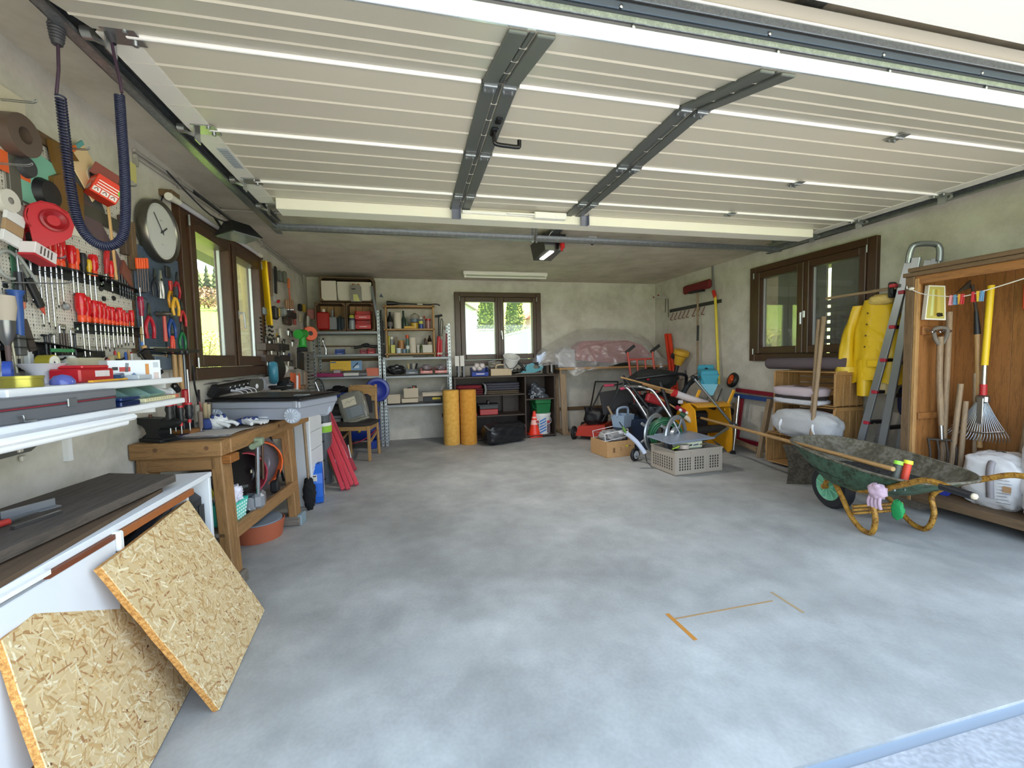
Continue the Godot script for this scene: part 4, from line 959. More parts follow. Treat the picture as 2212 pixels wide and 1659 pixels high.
	for k in 3:
		hang("spanner", ["open ended chrome spanner lying on the black tray", "second chrome spanner lying on the black tray, behind the first", "chrome spanner hanging under the black tray"][k], "spanner", [v(-1.36,1.336,-2.726), v(-1.39,1.35,-2.824), v(-1.4,1.308,-2.825)][k], "spanners on the tray")
		br(v(-0.09,0,0), v(0.07,0,0), 0.006,0.01); pr([w2(0.06,-0.008), w2(0.1,-0.014), w2(0.1,-0.005), w2(0.085,0), w2(0.1,0.005), w2(0.1,0.014), w2(0.06,0.008)], -0.003,0.003); P("spanner", CHROME)
	for k in 2:
		hang("claw_hammer", ["wooden handled hammer hanging from the black tray, left one", "longer wooden handled hammer hanging from the black tray, right one"][k], "hammer", [v(-1.38,1.317,-2.949), v(-1.38,1.318,-3.012)][k], "hammers by the window frame")
		tb([v(0,0,0), v(0.0,-0.12,0), v(-0.004 + 0.008 * k, -0.22 - 0.05 * k, 0)], 0.013,10); P("handle", TX["beech y"]); bx(v(0,0.012,0), v(0.03,0.03,0.1), 0.006); P("head", M("333336", 0.4,0.6))
	thing("pry_bar", "long grey steel bar standing between the hammers and the window", "bar", v(-1.39,0.925,-3.065))
	tb([v(-1.39,1.333,-3.08), v(-1.39,1.129,-3.081), v(-1.39,0.911,-3.063)], 0.009,8); P("bar", M("6b6f74", 0.35,0.8))
	# ------- wall clock
	hang("wall_clock", "round wall clock with a brushed metal rim beside the window", "clock", v(-1.45,2.038,-2.962))
	la([w2(0.0,0.0), w2(0.17,0.0), w2(0.18,0.01), w2(0.18,0.052), w2(0.175,0.06), w2(0.162,0.055), w2(0.157,0.046)], O0, v(0,0,1), 48); P("rim", M("77736a", 0.3,0.9))
	cy(v(0,0,0.02), v(0,0,0.046), 0.158,-1.0,48); P("dial", M("c9c8c2", 0.6))
	for k in 12:
		var a := TAU * (k + 1) / 12.0
		words(str(k + 1), Transform3D(facing(v(-1.45,2.038,-2.962), RT)) * at_(v(sin(a) * 0.122, cos(a) * 0.122,0.047)), 0.03, M("26282a", 0.6), "numeral")
	for k in 60:
		var a := TAU * k / 60.0
		var l := 0.004 if k % 5 else 0.008
		br(v(sin(a) * 0.145, cos(a) * 0.145,0.0463), v(sin(a) * (0.145 + l), cos(a) * (0.145 + l), 0.0463), 0.0012,0.0006)
	P("minute_marks", M("3a3c3e")); stuff("minute_marks")
	for q in [[1.9 / 12.0,0.062,0.008], [53.2 / 60.0,0.118,0.0055]]:
		var a: float = TAU * q[0]
		br(v(-sin(a) * 0.02,-cos(a) * 0.02,0.05), v(sin(a) * q[1], cos(a) * q[1], 0.05), q[2], 0.002, v(0,0,1)); P("hand", M("44474a", 0.4))
	cy(v(0,0,0.046), v(0,0,0.054), 0.008); P("hub", M("44474a", 0.4)); bx(v(0,0.065,0.0464), v(0.022,0.003,0.0006)); bx(v(0,-0.075,0.0464), v(0.026,0.002,0.0006)); P("dial_print", M("6a6c6e"))
	# ------- tube lamp above the window
	thing("tube_lamp", "slim white tube lamp mounted above the left window", "lamp", v(-1.4,2.25,-3.573))
	cy(v(-1.4,2.281,-3.161), v(-1.4,2.304,-4.675), 0.017,-1.0,14); P("tube", M("c9c6cf", 0.25)); cy(v(-1.4,2.277,-3.055), v(-1.4,2.283,-3.172), 0.024,0.019,12); cy(v(-1.4,2.303,-4.598), v(-1.4,2.305,-4.702), 0.019,-1.0,12); P("end_cap", M("d9d5c8", 0.4))
	bb(v(XL, 2.285,-3.16), v(XL + 0.075,2.325,-3.07), 0.004); P("end_block", TX["beam wood z"]); bb(v(XL, 2.305,-4.86), v(XL + 0.03,2.33,-3.1)); P("batten", TX["window wood z"])
	tb(sm([v(XL + 0.02,2.29,-3.08), v(XL + 0.02,2.2,-3.05), v(XL + 0.015,2.0,-3.12)], 5), 0.004,6); P("cable", BLK)
	# ------- flood light under the ceiling
	thing("flood_light", "black flood light on a bracket under the ceiling above the left window", "lamp", v(-1.21,2.246,-3.588))
	lthing_box_flood(v(-1.21,2.239,-3.587))
	# ------- wall shelves
	thing("wall_shelf", "upper white shelf below the tool board", "shelf", v(XL + 0.15,1.165,-2.0))
	bb(v(XL + 0.01,1.163,-2.5), v(XL + 0.32,1.19,-1.53), 0.004); P("shelf_board", TX["white"])
	bb(v(XL + 0.02,1.14,-1.98), v(XL + 0.33,1.163,-1.5), 0.008); P("under_board", TX["white"])
	for z in [-1.75,-2.42]: bb(v(XL, 0.95, z - 0.014), v(XL + 0.022,1.24, z + 0.014), 0.003); br(v(XL + 0.01,1.15, z), v(XL + 0.28,1.155, z), 0.014,0.03); P("bracket", TX["white"])
	for z in [-1.93,-2.05]: bb(v(XL, 1.17, z - 0.012), v(XL + 0.02,1.35, z + 0.012), 0.003); P("upright", TX["white"])
	thing("wall_shelf", "lower white shelf carrying the grey tool case", "shelf", v(XL + 0.15,1.075,-1.9))
	bb(v(XL + 0.01,1.068,-2.38), v(XL + 0.38,1.092,-1.12), 0.004); P("shelf_board", TX["white"])
	bb(v(XL + 0.3,1.052,-1.86), v(XL + 0.46,1.075,-1.12), 0.008); P("front_board", TX["white"]); tb([v(XL + 0.44,1.047,-1.82), v(XL + 0.44,1.047,-1.12)], 0.012,8); P("lamp_trunking", TX["white"])
	for z in [-1.4,-2.2]: br(v(XL + 0.01,1.05, z), v(XL + 0.34,1.06, z), 0.014,0.03); bb(v(XL, 0.85, z - 0.012), v(XL + 0.02,1.1, z + 0.012)); P("bracket", TX["white"])
	# things on the upper shelf
	thing("round_tin", "flat yellow green tin on the upper shelf", "tin", v(-1.24,1.192,-1.743))
	la([w2(0,0), w2(0.05,0), w2(0.05,0.026), w2(0.052,0.027), w2(0.052,0.036), w2(0,0.037)], v(XL + 0.24,1.191,-1.69), UP, 26); P("tin", M("a39a45", 0.25,0.5))
	thing("plastic_dome", "clear blue plastic dome on the upper shelf beside the tin", "dome", v(XL + 0.25,1.191,-1.87))
	la([w2(0,0), w2(0.034,0), w2(0.033,0.014), w2(0.022,0.03), w2(0,0.036)], v(XL + 0.25,1.191,-1.84), UP, 18); P("dome", M("5a62a8", 0.15))
	thing("brown_lid", "small dark lid between the tin and the dome", "lid", v(XL + 0.16,1.191,-1.8)); cy(v(XL + 0.16,1.191,-1.8), v(XL + 0.16,1.215,-1.8), 0.04,-1.0,18); P("lid", M("6a4a42", 0.4))
	thing("white_dish", "white plastic dish behind the red box on the upper shelf", "dish", v(XL + 0.1,1.191,-1.98)); la([w2(0,0.004), w2(0.03,0), w2(0.035,0.04), w2(0.07,0.075), w2(0.066,0.077), w2(0,0.05)], v(XL + 0.1,1.191,-1.98), UP, 20); P("dish", M("cfcdd2", 0.3))
	thing("red_box", "red plastic box with a white label on the upper shelf", "box", v(XL + 0.2,1.191,-2.0))
	bb(v(XL + 0.14,1.191,-2.13), v(XL + 0.24,1.245,-1.94), 0.006); P("body", M("b01824", 0.3)); bb(v(XL + 0.2395,1.212,-2.1), v(XL + 0.2415,1.236,-2.02)); P("label", M("dcd4d4")); bb(v(XL + 0.15,1.245,-2.12), v(XL + 0.23,1.258,-1.97), 0.004); P("lid", M("c22a33", 0.3))
	thing("carpenter_pencil", "yellow carpenter pencil lying along the upper shelf edge", "pencil", v(XL + 0.29,1.195,-1.98)); br(v(XL + 0.3,1.197,-1.89), v(XL + 0.27,1.197,-2.15), 0.014,0.008, UP, 0.002); P("pencil", M("e0a526", 0.4))
	thing("blue_case", "dark blue narrow case on the upper shelf", "case", v(XL + 0.2,1.2,-2.2)); br(v(XL + 0.24,1.203,-2.14), v(XL + 0.18,1.222,-2.3), 0.03,0.022, UP, 0.004); P("case", M("1f4468", 0.3))
	thing("screw_box", "clear box of loose screws behind the red box", "box", v(XL + 0.1,1.191,-2.17)); tray(v(XL + 0.06,1.191,-2.25), v(XL + 0.14,1.29,-2.1), 0.003); P("box", clear("d2c8a6", 0.45))
	for k in 40: var p := v(XL + 0.1 + rng.randf_range(-0.03,0.03), 1.2 + rng.randf() * 0.02,-2.175 + rng.randf_range(-0.06,0.06)); br(p, p + v(rng.randfn(), rng.randfn() * 0.4, rng.randfn()).normalized() * 0.02,0.004,0.004)
	P("screws", M("b9b2a2", 0.3,0.8)); stuff("screws")
	thing("plastic_case", "small clear plastic case in front of the white carton", "case", v(XL + 0.26,1.191,-2.24)); bb(v(XL + 0.24,1.191,-2.3), v(XL + 0.29,1.212,-2.2), 0.003); P("case", M("b9c0c6", 0.15))
	# white carton with a picture of a tool
	var cf := facing(v(-1.21,1.225,-2.256), v(0.82,0,0.57))
	lthing("tool_carton", "white carton printed with a red multi tool, on the upper shelf", "carton", cf)
	bx(v(0.0,0.0,-0.045), v(0.2,0.105,0.09), 0.0015); P("carton", M("dfe3e6", 0.5))
	for q in [[v(-0.06,0.012,0), v(-0.02,0.012,0), 0.02, "b5433c"], [v(-0.015,-0.01,0), v(0.01,-0.035,0), 0.02, "6f86ac"], [v(-0.035,0.0,0), v(-0.03,0.04,0), 0.012, "7e858a"], [v(0.045,-0.03,0), v(0.045,0.035,0), 0.014, "c98a4a"], [v(0.07,0.03,0), v(0.09,0.03,0), 0.025, "b9bfc4"], [v(0.07,-0.02,0), v(0.09,-0.02,0), 0.03, "cbb9b2"], [v(-0.085,0.016,0), v(-0.065,0.016,0), 0.014, "2d2a2c"]]:
		br(q[0] + v(0,0,0.0008), q[1] + v(0,0,0.0008), q[2], 0.0012, v(0,0,1)); P("picture", M(q[3], 0.5))
	# cordless phone handset
	var f0 := v(-1.3,1.33,-2.484)
	var f1 := v(-1.26,1.202,-2.543)
	thing("phone_handset", "black cordless handset with a keypad leaning behind the carton", "phone", f1)
	br(f0, f1,0.05,0.022, v(1,0.15,0.4), 0.006); P("body", TX["black gloss"])
	var fm := frame_at(f0, f1, v(1,0.15,0.4))
	G = fm; bx(v(0,0.0115, f0.distance_to(f1) * 0.3), v(0.038,0.001,0.05)); P("screen", M("2b2520", 0.15))
	for k in 12: G = fm; bx(v(-0.014 + 0.014 * (k % 3), 0.012, f0.distance_to(f1) * (0.55 + 0.09 * int(k / 3.0))), v(0.011,0.002,0.009), 0.0008); P("key", M("b9bcc0", 0.4))
	G = fm; bx(v(-0.0255,0.004, f0.distance_to(f1) * 0.5), v(0.002,0.006, f0.distance_to(f1) * 0.9)); P("silver_edge", CHROME)
	# things on the lower shelf
	thing("steel_tool_case", "long grey steel tool case with clasps on the lower shelf", "tool case", v(XL + 0.25,1.093,-1.5))
	bb(v(XL + 0.12,1.093,-1.92), v(XL + 0.36,1.133,-1.13), 0.004); P("base", M("6b6d72", 0.45,0.3)); bb(v(XL + 0.118,1.137,-1.925), v(XL + 0.362,1.168,-1.13), 0.006); P("lid", M("77797e", 0.45,0.3)); bb(v(XL + 0.12,1.133,-1.92), v(XL + 0.3605,1.137,-1.13)); P("red_seal", M("7a1f30", 0.5))
	for z in [-1.42,-1.7]: bb(v(XL + 0.36,1.122, z - 0.02), v(XL + 0.366,1.15, z + 0.02), 0.002); P("clasp", M("86888c", 0.3,0.6))
	for z in [-1.36,-1.5]: tb([v(XL + 0.362,1.115, z), v(XL + 0.375,1.115, z), v(XL + 0.375,1.1, z), v(XL + 0.375,1.098, z - 0.04)], 0.003,6); P("handle_clip", STEEL)
	thing("steel_lid", "flat dark steel tray lid lying behind the tool case", "lid", v(XL + 0.12,1.17,-1.9)); bb(v(XL + 0.03,1.093,-2.1), v(XL + 0.115,1.18,-1.5), 0.004); P("lid", M("5d5a57", 0.5,0.4))
	thing("blue_tin", "small dark blue hinged tin on the lower shelf", "tin", v(XL + 0.32,1.093,-1.98)); bb(v(XL + 0.28,1.093,-2.05), v(XL + 0.37,1.114,-1.93), 0.004); P("base", M("1a2b55", 0.25,0.4)); bb(v(XL + 0.279,1.116,-2.051), v(XL + 0.371,1.128,-1.929), 0.004); P("lid", M("21376b", 0.25,0.4))
	for k in 2:
		thing("storage_bin", ["grey green open fronted storage bin under the upper shelf", "second grey green storage bin behind the first one"][k], "bin", v(XL + 0.2,1.093,-2.12 - 0.12 * k), 0, "grey green bins")
		var z := -2.06 - 0.14 * k
		G = Transform3D(Basis(v(1,0,0), v(0,1,0), v(0,0,1)), v(XL, 1.094, z));
		for s in [-0.118,0.0]: pr([w2(0.06,0), w2(0.3,0), w2(0.33,0.03), w2(0.27,0.066), w2(0.06,0.066)], s, s + 0.003)
		bb(v(0.06,0,-0.118), v(0.3,0.003,0.003)); bb(v(0.06,0,-0.118), v(0.063,0.066,0.003)); br(v(0.3,0.002,-0.058), v(0.33,0.03,-0.058), 0.121,0.003); P("bin", M("7c9a92", 0.4))
	thing("folding_rule", "pale folding rule lying on the lower shelf", "rule", v(XL + 0.34,1.095,-2.3)); br(v(XL + 0.33,1.101,-2.13), v(XL + 0.33,1.101,-2.37), 0.03,0.016, UP, 0.002); P("rule", M("d8cfa6", 0.5))
	for k in 10: bb(v(XL + 0.3452,1.1,-2.15 - 0.02 * k), v(XL + 0.3458,1.106,-2.148 - 0.02 * k))
	P("rule_marks", M("55503f")); stuff("rule_marks"); bb(v(XL + 0.315,1.094,-2.4), v(XL + 0.347,1.111,-2.37), 0.002); P("red_end", M("c06a4a"))
	thing("caulk_gun", "white caulking gun with a black grip hanging under the upper shelf", "caulking gun", v(XL + 0.25,1.12,-2.4))
	cy(v(-1.2,1.136,-2.359), v(-1.2,1.112,-2.504), 0.014,-1.0,14); P("barrel", M("d4d5d6", 0.4)); cy(v(-1.2,1.117,-2.496), v(-1.2,1.108,-2.53), 0.02,0.012,12); P("nozzle", M("d4d5d6", 0.4)); br(v(-1.2,1.155,-2.536), v(-1.2,1.111,-2.584), 0.034,0.03, v(1,0,0), 0.01); P("grip", TX["black gloss"])
	thing("wall_plate", "grey steel mounting plate on the wall under the shelves", "plate", v(XL + 0.01,0.93,-1.8))
	G = Transform3D(Basis(v(0,0,-1), v(0,1,0), v(1,0,0)), v(XL, 0,0)); pr([w2(1.0,0.9), w2(2.02,0.93), w2(2.06,0.95), w2(2.06,1.0), w2(2.04,1.02), w2(2.04,1.035), w2(1.0,1.03)], 0.0,0.012); P("plate", M("6e6f6c", 0.5,0.5))
	for q in [v(-1.446,0.945,-1.97), v(-1.446,0.911,-1.978)]: bx(q, v(0.012,0.02,0.02), 0.003); P("clip", M("c9c5bb", 0.4))
	# hoses and long screwdrivers hanging right of the shelves
	for q in [["tool_hose", "black hanging cable right of the shelves", [v(-1.4,1.245,-3.22), v(-1.41,1.121,-3.238), v(-1.41,0.994,-3.271), v(-1.38,0.881,-3.167)], 0.006, "17171a"], ["steel_rod", "bright steel rod standing right of the shelves", [v(-1.4,1.222,-3.133), v(-1.4,1.067,-3.135), v(-1.4,0.963,-3.127)], 0.006, "c9ccd0"]]:
		thing(q[0], q[1], "rod" if q[0] == "steel_rod" else "cable", q[2][2]); tb(sm(q[2], 5), q[3], 7); P("body", M(q[4], 0.3,0.9 if q[0] == "steel_rod" else 0.0))
func lthing_box_flood(p: Vector3):
	var b := Transform3D(Basis(UP, 1.0), p)
	G = b; hexa([v(-0.12,-0.06,-0.09), v(-0.12,-0.04,0.1), v(0.12,-0.06,-0.09), v(0.12,-0.04,0.1), v(-0.07,0.05,-0.05), v(-0.07,0.05,0.03), v(0.07,0.05,-0.05), v(0.07,0.05,0.03)]); P("housing", BLK)
	G = b; hexa([v(-0.11,-0.068,-0.08), v(-0.11,-0.05,0.09), v(0.11,-0.068,-0.08), v(0.11,-0.05,0.09), v(-0.11,-0.06,-0.08), v(-0.11,-0.042,0.09), v(0.11,-0.06,-0.08), v(0.11,-0.042,0.09)]); P("glass", M("6d7072", 0.15))
	for s in [-1.0,1.0]: G = b; br(v(0.13 * s, -0.02,0), v(0.13 * s, 0.06,-0.06), 0.02,0.005); P("bracket", BLK)
	br(p + v(-0.02,0.05,0.0), v(XL + 0.01,2.47, p.z + 0.1), 0.04,0.012); P("arm", BLK)
	tb(sm([p + v(0,0.04,0), p + v(-0.1,0.04,0.2), v(XL + 0.02,2.46, p.z + 0.45)], 5), 0.005,6); P("cable", BLK)
# ---------------------------------------------------------------- the workbench, what lies on and under it, the tools beyond the window
func bench_local(p: Vector3) -> Vector3:   # along the bench, up, towards the room -> world
	return v(-1.0,0,-2.55) + v(0.109,0,-0.994) * p.x + UP * p.y + v(0.994,0,0.109) * p.z
func build_bench():
	var bt := Transform3D(Basis(v(0.109,0,-0.994), UP, v(0.994,0,0.109)), v(-1.0,0,-2.55))
	lthing("workbench", "old wooden workbench with splayed legs along the left wall", "workbench", bt)
	bb(v(0.0,0.755,-0.46), v(0.085,0.84,-0.005), 0.006); P("end_cap", TX["bench wood z"])
	for q in [[-0.46,-0.32], [-0.318,-0.2], [-0.198,-0.075]]: bb(v(0.087,0.79, q[0]), v(1.32,0.838, q[1]), 0.003); P("top_plank", TX["old wood x"])
	bb(v(0.087,0.755,-0.073), v(1.32,0.84,0.0), 0.006); P("front_beam", TX["bench wood x"])
	for q in [v(0.0,0.805,-0.33), v(0.0,0.805,-0.08)]: cy(q - v(0.001,0,0), q + v(0.004,0,0), 0.012,-1.0,10); P("peg_end", M("6a4a30"))
	cy(v(0.72,0.81,0.0), v(0.72,0.81,0.001), 0.012,-1.0,10); P("knot", M("5b3318"))
	bb(v(0.035,0.708,-0.42), v(0.13,0.754,0.02), 0.004); P("bearer", tint("bearer wood", "wood z", "b5712e"))
	for q in [[0.08,1], [0.08,-1], [0.99,1], [0.99,-1]]:
		var z0: float = -0.075 if q[1] > 0 else -0.4
		var z1: float = -0.005 if q[1] > 0 else -0.46
		br(v(q[0], 0.0, z1 - 0.02 * q[1]), v(q[0] - 0.0,0.755, z0 + 0.02 * q[1]), 0.1,0.06, v(1,0,0) if false else v(0,0,1), 0.006); P("leg", TX["bench wood y"])
	for x in [0.08,0.99]: bb(v(x - 0.06,0.0,-0.5), v(x + 0.06,0.075,0.03), 0.012); P("foot", TX["old wood z"]); bb(v(x - 0.05,0.68,-0.4), v(x + 0.05,0.755,-0.06), 0.004); P("cross_bearer", TX["bench wood z"])
	bb(v(0.1,0.265,-0.028), v(1.0,0.345,0.0), 0.004); P("stretcher", TX["bench wood x"]); bb(v(0.1,0.265,-0.46), v(1.0,0.345,-0.43), 0.004); P("stretcher", TX["bench wood x"])
	for q in [[-0.43,-0.3], [-0.298,-0.165], [-0.163,-0.03]]: bb(v(0.03,0.3, q[0]), v(1.08,0.322, q[1]), 0.002); P("shelf_plank", TX["old wood x"])
	bb(v(0.94,0.0,0.0), v(1.05,0.08,0.035), 0.006); P("painted_block", M("7d9199", 0.7), "foot block stained with blue paint")
	# anvil: body turned to lie across the bench end
	lthing("anvil", "small black iron anvil on the near corner of the workbench", "anvil", Transform3D(Basis(UP, -0.55), v(-1.346,0.84,-2.671)))
	pr([w2(-0.12,0.128), w2(-0.12,0.098), w2(-0.075,0.085), w2(-0.055,0.068), w2(-0.045,0.045), w2(-0.07,0.03), w2(-0.085,0.02), w2(-0.085,0.0), w2(-0.03,0.0), w2(-0.02,0.006), w2(0.02,0.006), w2(0.03,0), w2(0.085,0), w2(0.085,0.02), w2(0.065,0.03), w2(0.045,0.045), w2(0.05,0.066), w2(0.07,0.082), w2(0.07,0.128)], -0.035,0.035); P("body", M("26282a", 0.45,0.5))
	la([w2(0.036,0), w2(0.034,0.03), w2(0.022,0.075), w2(0.006,0.11), w2(0,0.113)], v(0.066,0.1,0), v(1,0.08,0), 14); P("horn", M("2c2e30", 0.4,0.5)); bx(v(-0.0,0.01,0), v(0.17,0.02,0.1), 0.004); P("base", M("26282a", 0.5,0.5)); cy(v(-0.06,0.128,0.0), v(-0.06,0.145,0.0), 0.008,-1.0,8); P("pin", M("6a4b3f", 0.5,0.4))
	# leather strap of wood, papers, ruler, gloves
	lthing("wood_wedge", "flat brown wooden wedge behind the anvil horn", "wedge", Transform3D(Basis(UP, -0.3), v(-1.348,0.842,-2.932))); bx(v(0,0.012,0), v(0.16,0.024,0.09), 0.003); P("wedge", tint("wedge wood", "wood x", "b2763c"))
	lthing("paper_sheets", "loose white paper sheets lying on the workbench", "paper", Transform3D(bt.basis, bt * v(0.27,0.842,-0.19))); surf(6,6, func(a, b): return v(-0.12 + 0.26 * a + 0.05 * b, 0.002 + 0.004 * sin(a * 4.0) * b, -0.15 + 0.29 * b), false, 0.0015); P("sheet", M("c6c0ba", 0.8)); bx(v(0.0,0.0015,-0.12), v(0.2,0.003,0.06)); P("blue_sheet", M("2a2578", 0.6))
	lthing("steel_ruler", "steel ruler lying at the edge of the paper sheets", "ruler", Transform3D(bt.basis, bt * v(0.13,0.846,-0.18))); bx(v(0,0.002,0), v(0.03,0.003,0.32)); P("blade", M("b9bcc4", 0.25,0.8))
	for k in 8: bx(v(0.005,0.004,-0.14 + 0.04 * k), v(0.006,0.0005,0.012))
	P("marks", M("5a5c62")); stuff("marks")
	for k in 2:
		var at := bt * v([0.47,0.6][k], 0.842, [-0.26,-0.13][k])
		lthing("work_glove", ["white and blue work glove, bunched, beside the rolling box", "white and blue work glove lying flat towards the bench edge"][k], "glove", Transform3D(Basis(UP, [0.5,-0.25][k]), at), "pair of work gloves")
		var lump := [0.045,0.026][k] as float
		blob(v(0, lump * 0.9,0), v(0.055, lump, 0.04), 0.25,2.0,3 + k, 0.9,20,12); P("palm", TX["cloth"])
		for f in 4: tb(sm([v(0.03, lump * 0.9,-0.03 + 0.02 * f), v(0.075, lump * 0.8,-0.035 + 0.023 * f), v(0.11 - 0.008 * absf(f - 1.5), 0.014,-0.038 + 0.025 * f)], 3), 0.0115,7); P("finger", TX["cloth"])
		tb(sm([v(-0.01, lump, 0.03), v(0.03, lump * 0.6,0.055), v(0.05,0.014,0.065)], 3), 0.013,7); P("thumb", TX["cloth"])
		for q in 3: blob(v(-0.03 + 0.03 * q, lump * 1.55,-0.005), v(0.012, lump * 0.5,0.03), 0.1,3.0, q, 0.7,10,6)
		P("blue_patch", M("2c3c70", 0.8)); blob(v(-0.06, lump * 0.8,0), v(0.03, lump * 0.8,0.035), 0.1,3.0,8,0.7,12,8); P("cuff", M("2f4078", 0.8))
	# holder with screwdrivers and chisels against the wall
	var rb := M("1e1f22", 0.4)
	var rr := M("c22a30", 0.35)
	for q in [[v(-1.26,0.996,-2.606), 0.02, "left of all"], [v(-1.3,0.989,-2.741), 0.017, "second from the left"], [v(-1.26,0.977,-2.716), 0.017, "third from the left"], [v(-1.24,0.988,-2.764), 0.022, "the largest, rightmost"]]:
		thing("screwdriver", "black and red screwdriver standing behind the anvil, %s" % q[2], "screwdriver", q[0], 0, "black and red screwdrivers behind the anvil")
		la([w2(0,-0.045), w2(q[1] * 0.6,-0.045), w2(q[1] * 0.95,-0.02), w2(q[1] * 0.75,0.0), w2(q[1], 0.02), w2(q[1] * 0.8,0.038)], q[0], UP, 10); P("grip", rb); la([w2(q[1] * 0.8,0.038), w2(q[1] * 0.75,0.048), w2(0,0.05)], q[0], UP, 10); P("red_end", rr)
		cy(q[0] - v(0,0.045,0), q[0] - v(0,0.065,0), 0.009,-1.0,8); P("collar", rr); cy(q[0] - v(0,0.065,0), q[0] - v(0,0.11,0), 0.004,-1.0,6); P("shaft", STEEL)
	thing("red_tube", "red plastic case standing behind the screwdrivers on the bench", "case", v(-1.33,1.046,-2.931)); bx(v(-1.33,1.046,-2.931), v(0.03,0.12,0.035), 0.008); P("case", M("a51a26", 0.3))
	lthing("tool_block", "black tool block with rows of holes on the workbench", "tool block", Transform3D(bt.basis, bt * v(0.36,0.84,-0.4))); bx(v(0,0.035,0), v(0.1,0.07,0.07), 0.005); P("block", BLK); bx(v(0,0.07,0), v(0.09,0.004,0.06)); P("comb", M("303033", 0.4))
	for k in 6:
		var pz := [v(-1.3,0.958,-2.997), v(-1.26,0.921,-2.938), v(-1.3,0.958,-3.1), v(-1.31,0.945,-3.168), v(-1.33,0.95,-3.238), v(-1.33,0.911,-3.323)][k] as Vector3
		thing("chisel", ["grey handled chisel leaning at the left of the tool block", "short wooden file handle low in the tool block", "pale wooden chisel handle, tallest in the tool block", "narrow pale chisel handle beside the tallest one", "dark wooden file handle at the back of the tool block", "red handled chisel right beside the rolling box"][k], "chisel", pz, 0, "chisels in the tool block")
		cy(pz - v(0.01 if k == 0 else 0.0,0.06,0), pz + v(0,0.045,0), 0.011,0.014,10); P("handle", M(["8c857a", "75665a", "a89572", "b7a684", "5f564e", "b3362e"][k], 0.6)); cy(pz - v(0.01 if k == 0 else 0.0,0.075,0), pz - v(0,0.06,0), 0.006,-1.0,6); P("tang", STEEL)
	for q in [["black_rod", "thin dark rod leaning on the wall above the chisels", [v(-1.44,1.074,-3.359), v(-1.41,0.999,-3.285)], 0.008, "3a3236"], ["striped_pencil", "red and white striped pencil leaning on the wall above the chisels", [v(-1.41,0.999,-3.285), v(-1.38,0.925,-3.256)], 0.006, "cc6a66"]]:
		thing(q[0], q[1], "rod" if q[0] == "black_rod" else "pencil", q[2][1]); tb(q[2], q[3], 6); P("body", M(q[4], 0.5))
	# rolling storage box
	var c1 := v(-0.735,0.866,-3.1)
	var c0 := c1 - v(0.94,0,0.34) * 0.64
	var ux := (c1 - c0).normalized()
	var uz := ux.cross(UP)
	lthing("storage_box", "clear grey rolling storage box with a black lid on the workbench", "storage box", Transform3D(Basis(ux, UP, uz), (c0 + c1) * 0.5))
	var hw := c0.distance_to(c1) * 0.5
	hexa([v(-hw + 0.02,0.0,-0.42), v(-hw + 0.02,0.0,0.0), v(hw - 0.02,0.0,-0.42), v(hw - 0.02,0,0.0), v(-hw, 0.075,-0.45), v(-hw, 0.075,0.015), v(hw, 0.075,-0.45), v(hw, 0.075,0.015)]); bb(v(-hw - 0.01,0.076,-0.46), v(hw + 0.01,0.128,0.025), 0.008); P("tub", clear("a9aebb", 0.72,0.24))
	bb(v(-hw - 0.03,0.129,-0.48), v(hw + 0.035,0.147,0.05), 0.008); bb(v(-hw, 0.147,-0.45), v(hw, 0.157,0.02), 0.006); P("lid", M("19191b", 0.35))
	for s in [-1.0,1.0]:
		for z in [0.0,-0.38]:
			var o := v(s * (hw - 0.04) - 0.02,0.028, z)
			la([w2(0,0.03), w2(0.018,0.03), w2(0.02,0.024), w2(0.05,0.02), w2(0.055,0.012), w2(0.055,-0.005), w2(0,-0.005)], o, v(0,0,1), 26); var wl := P("wheel", M("a7aebb", 0.3))
			if z == 0.0:
				for k in 12: G = at_(o) * Transform3D(Basis(BK, TAU * k / 12.0), O0); bx(v(0.036,0,0.023), v(0.022,0.004,0.006))
				P("spokes", M("dde2e8", 0.25), "", wl)
	bx(v(0.0,0.02,0.002), v(0.16,0.012,0.004), 0.001); P("embossed_band", M("dfe3ea", 0.2)); bb(v(hw - 0.04,0.08,0.02), v(hw - 0.01,0.14,0.03), 0.004); P("clip", M("8f949c", 0.25)); bb(v(hw - 0.09,0.157,-0.12), v(hw - 0.0,0.163,-0.06), 0.003); P("lid_clip", M("9a9ea6", 0.25))
	# power strip under the window and what stands beside it
	thing("power_strip", "black socket strip with white plugs along the wall under the window", "power strip", v(-1.4,1.057,-3.847))
	var s0 := v(-1.41,1.055,-3.516)
	var s1 := v(-1.41,1.071,-4.147)
	br(s0, s1,0.05,0.075, v(0.5,1,0), 0.006); P("body", BLK); br(s0.lerp(s1,-0.02), s0.lerp(s1,0.1), 0.06,0.085, v(0.5,1,0), 0.006); P("end_block", BLK)
	for k in 5:
		var q := s0.lerp(s1,0.32 + 0.145 * k) + v(0.03,0.012,0)
		sphere(q, 0.009,10); P("switch", M("e8e9ea", 0.3))
	for k in 4:
		var q := s0.lerp(s1,0.36 + 0.155 * k) + v(0.028,-0.018,0)
		cy(q, q + v(0.035,-0.004,0), 0.011,0.007,8); tb(sm([q + v(0.035,-0.004,0), q + v(0.07,-0.02,-0.02), q + v(0.075,-0.07,-0.03)], 4), 0.0045,6); P("plug", M("dcdde0", 0.35))
	thing("speaker_case", "dark rounded case with a silver dot beside the socket strip", "case", v(-1.36,1.053,-4.215))
	lthing_rounded(v(-1.37,1.059,-4.201), 0.2,0.11, M("4b4a46", 0.4), M("e8e9ea", 0.2), "speaker")
	thing("white_case", "pale grey rounded case behind the dark one on the bench", "case", v(-1.36,1.055,-4.571))
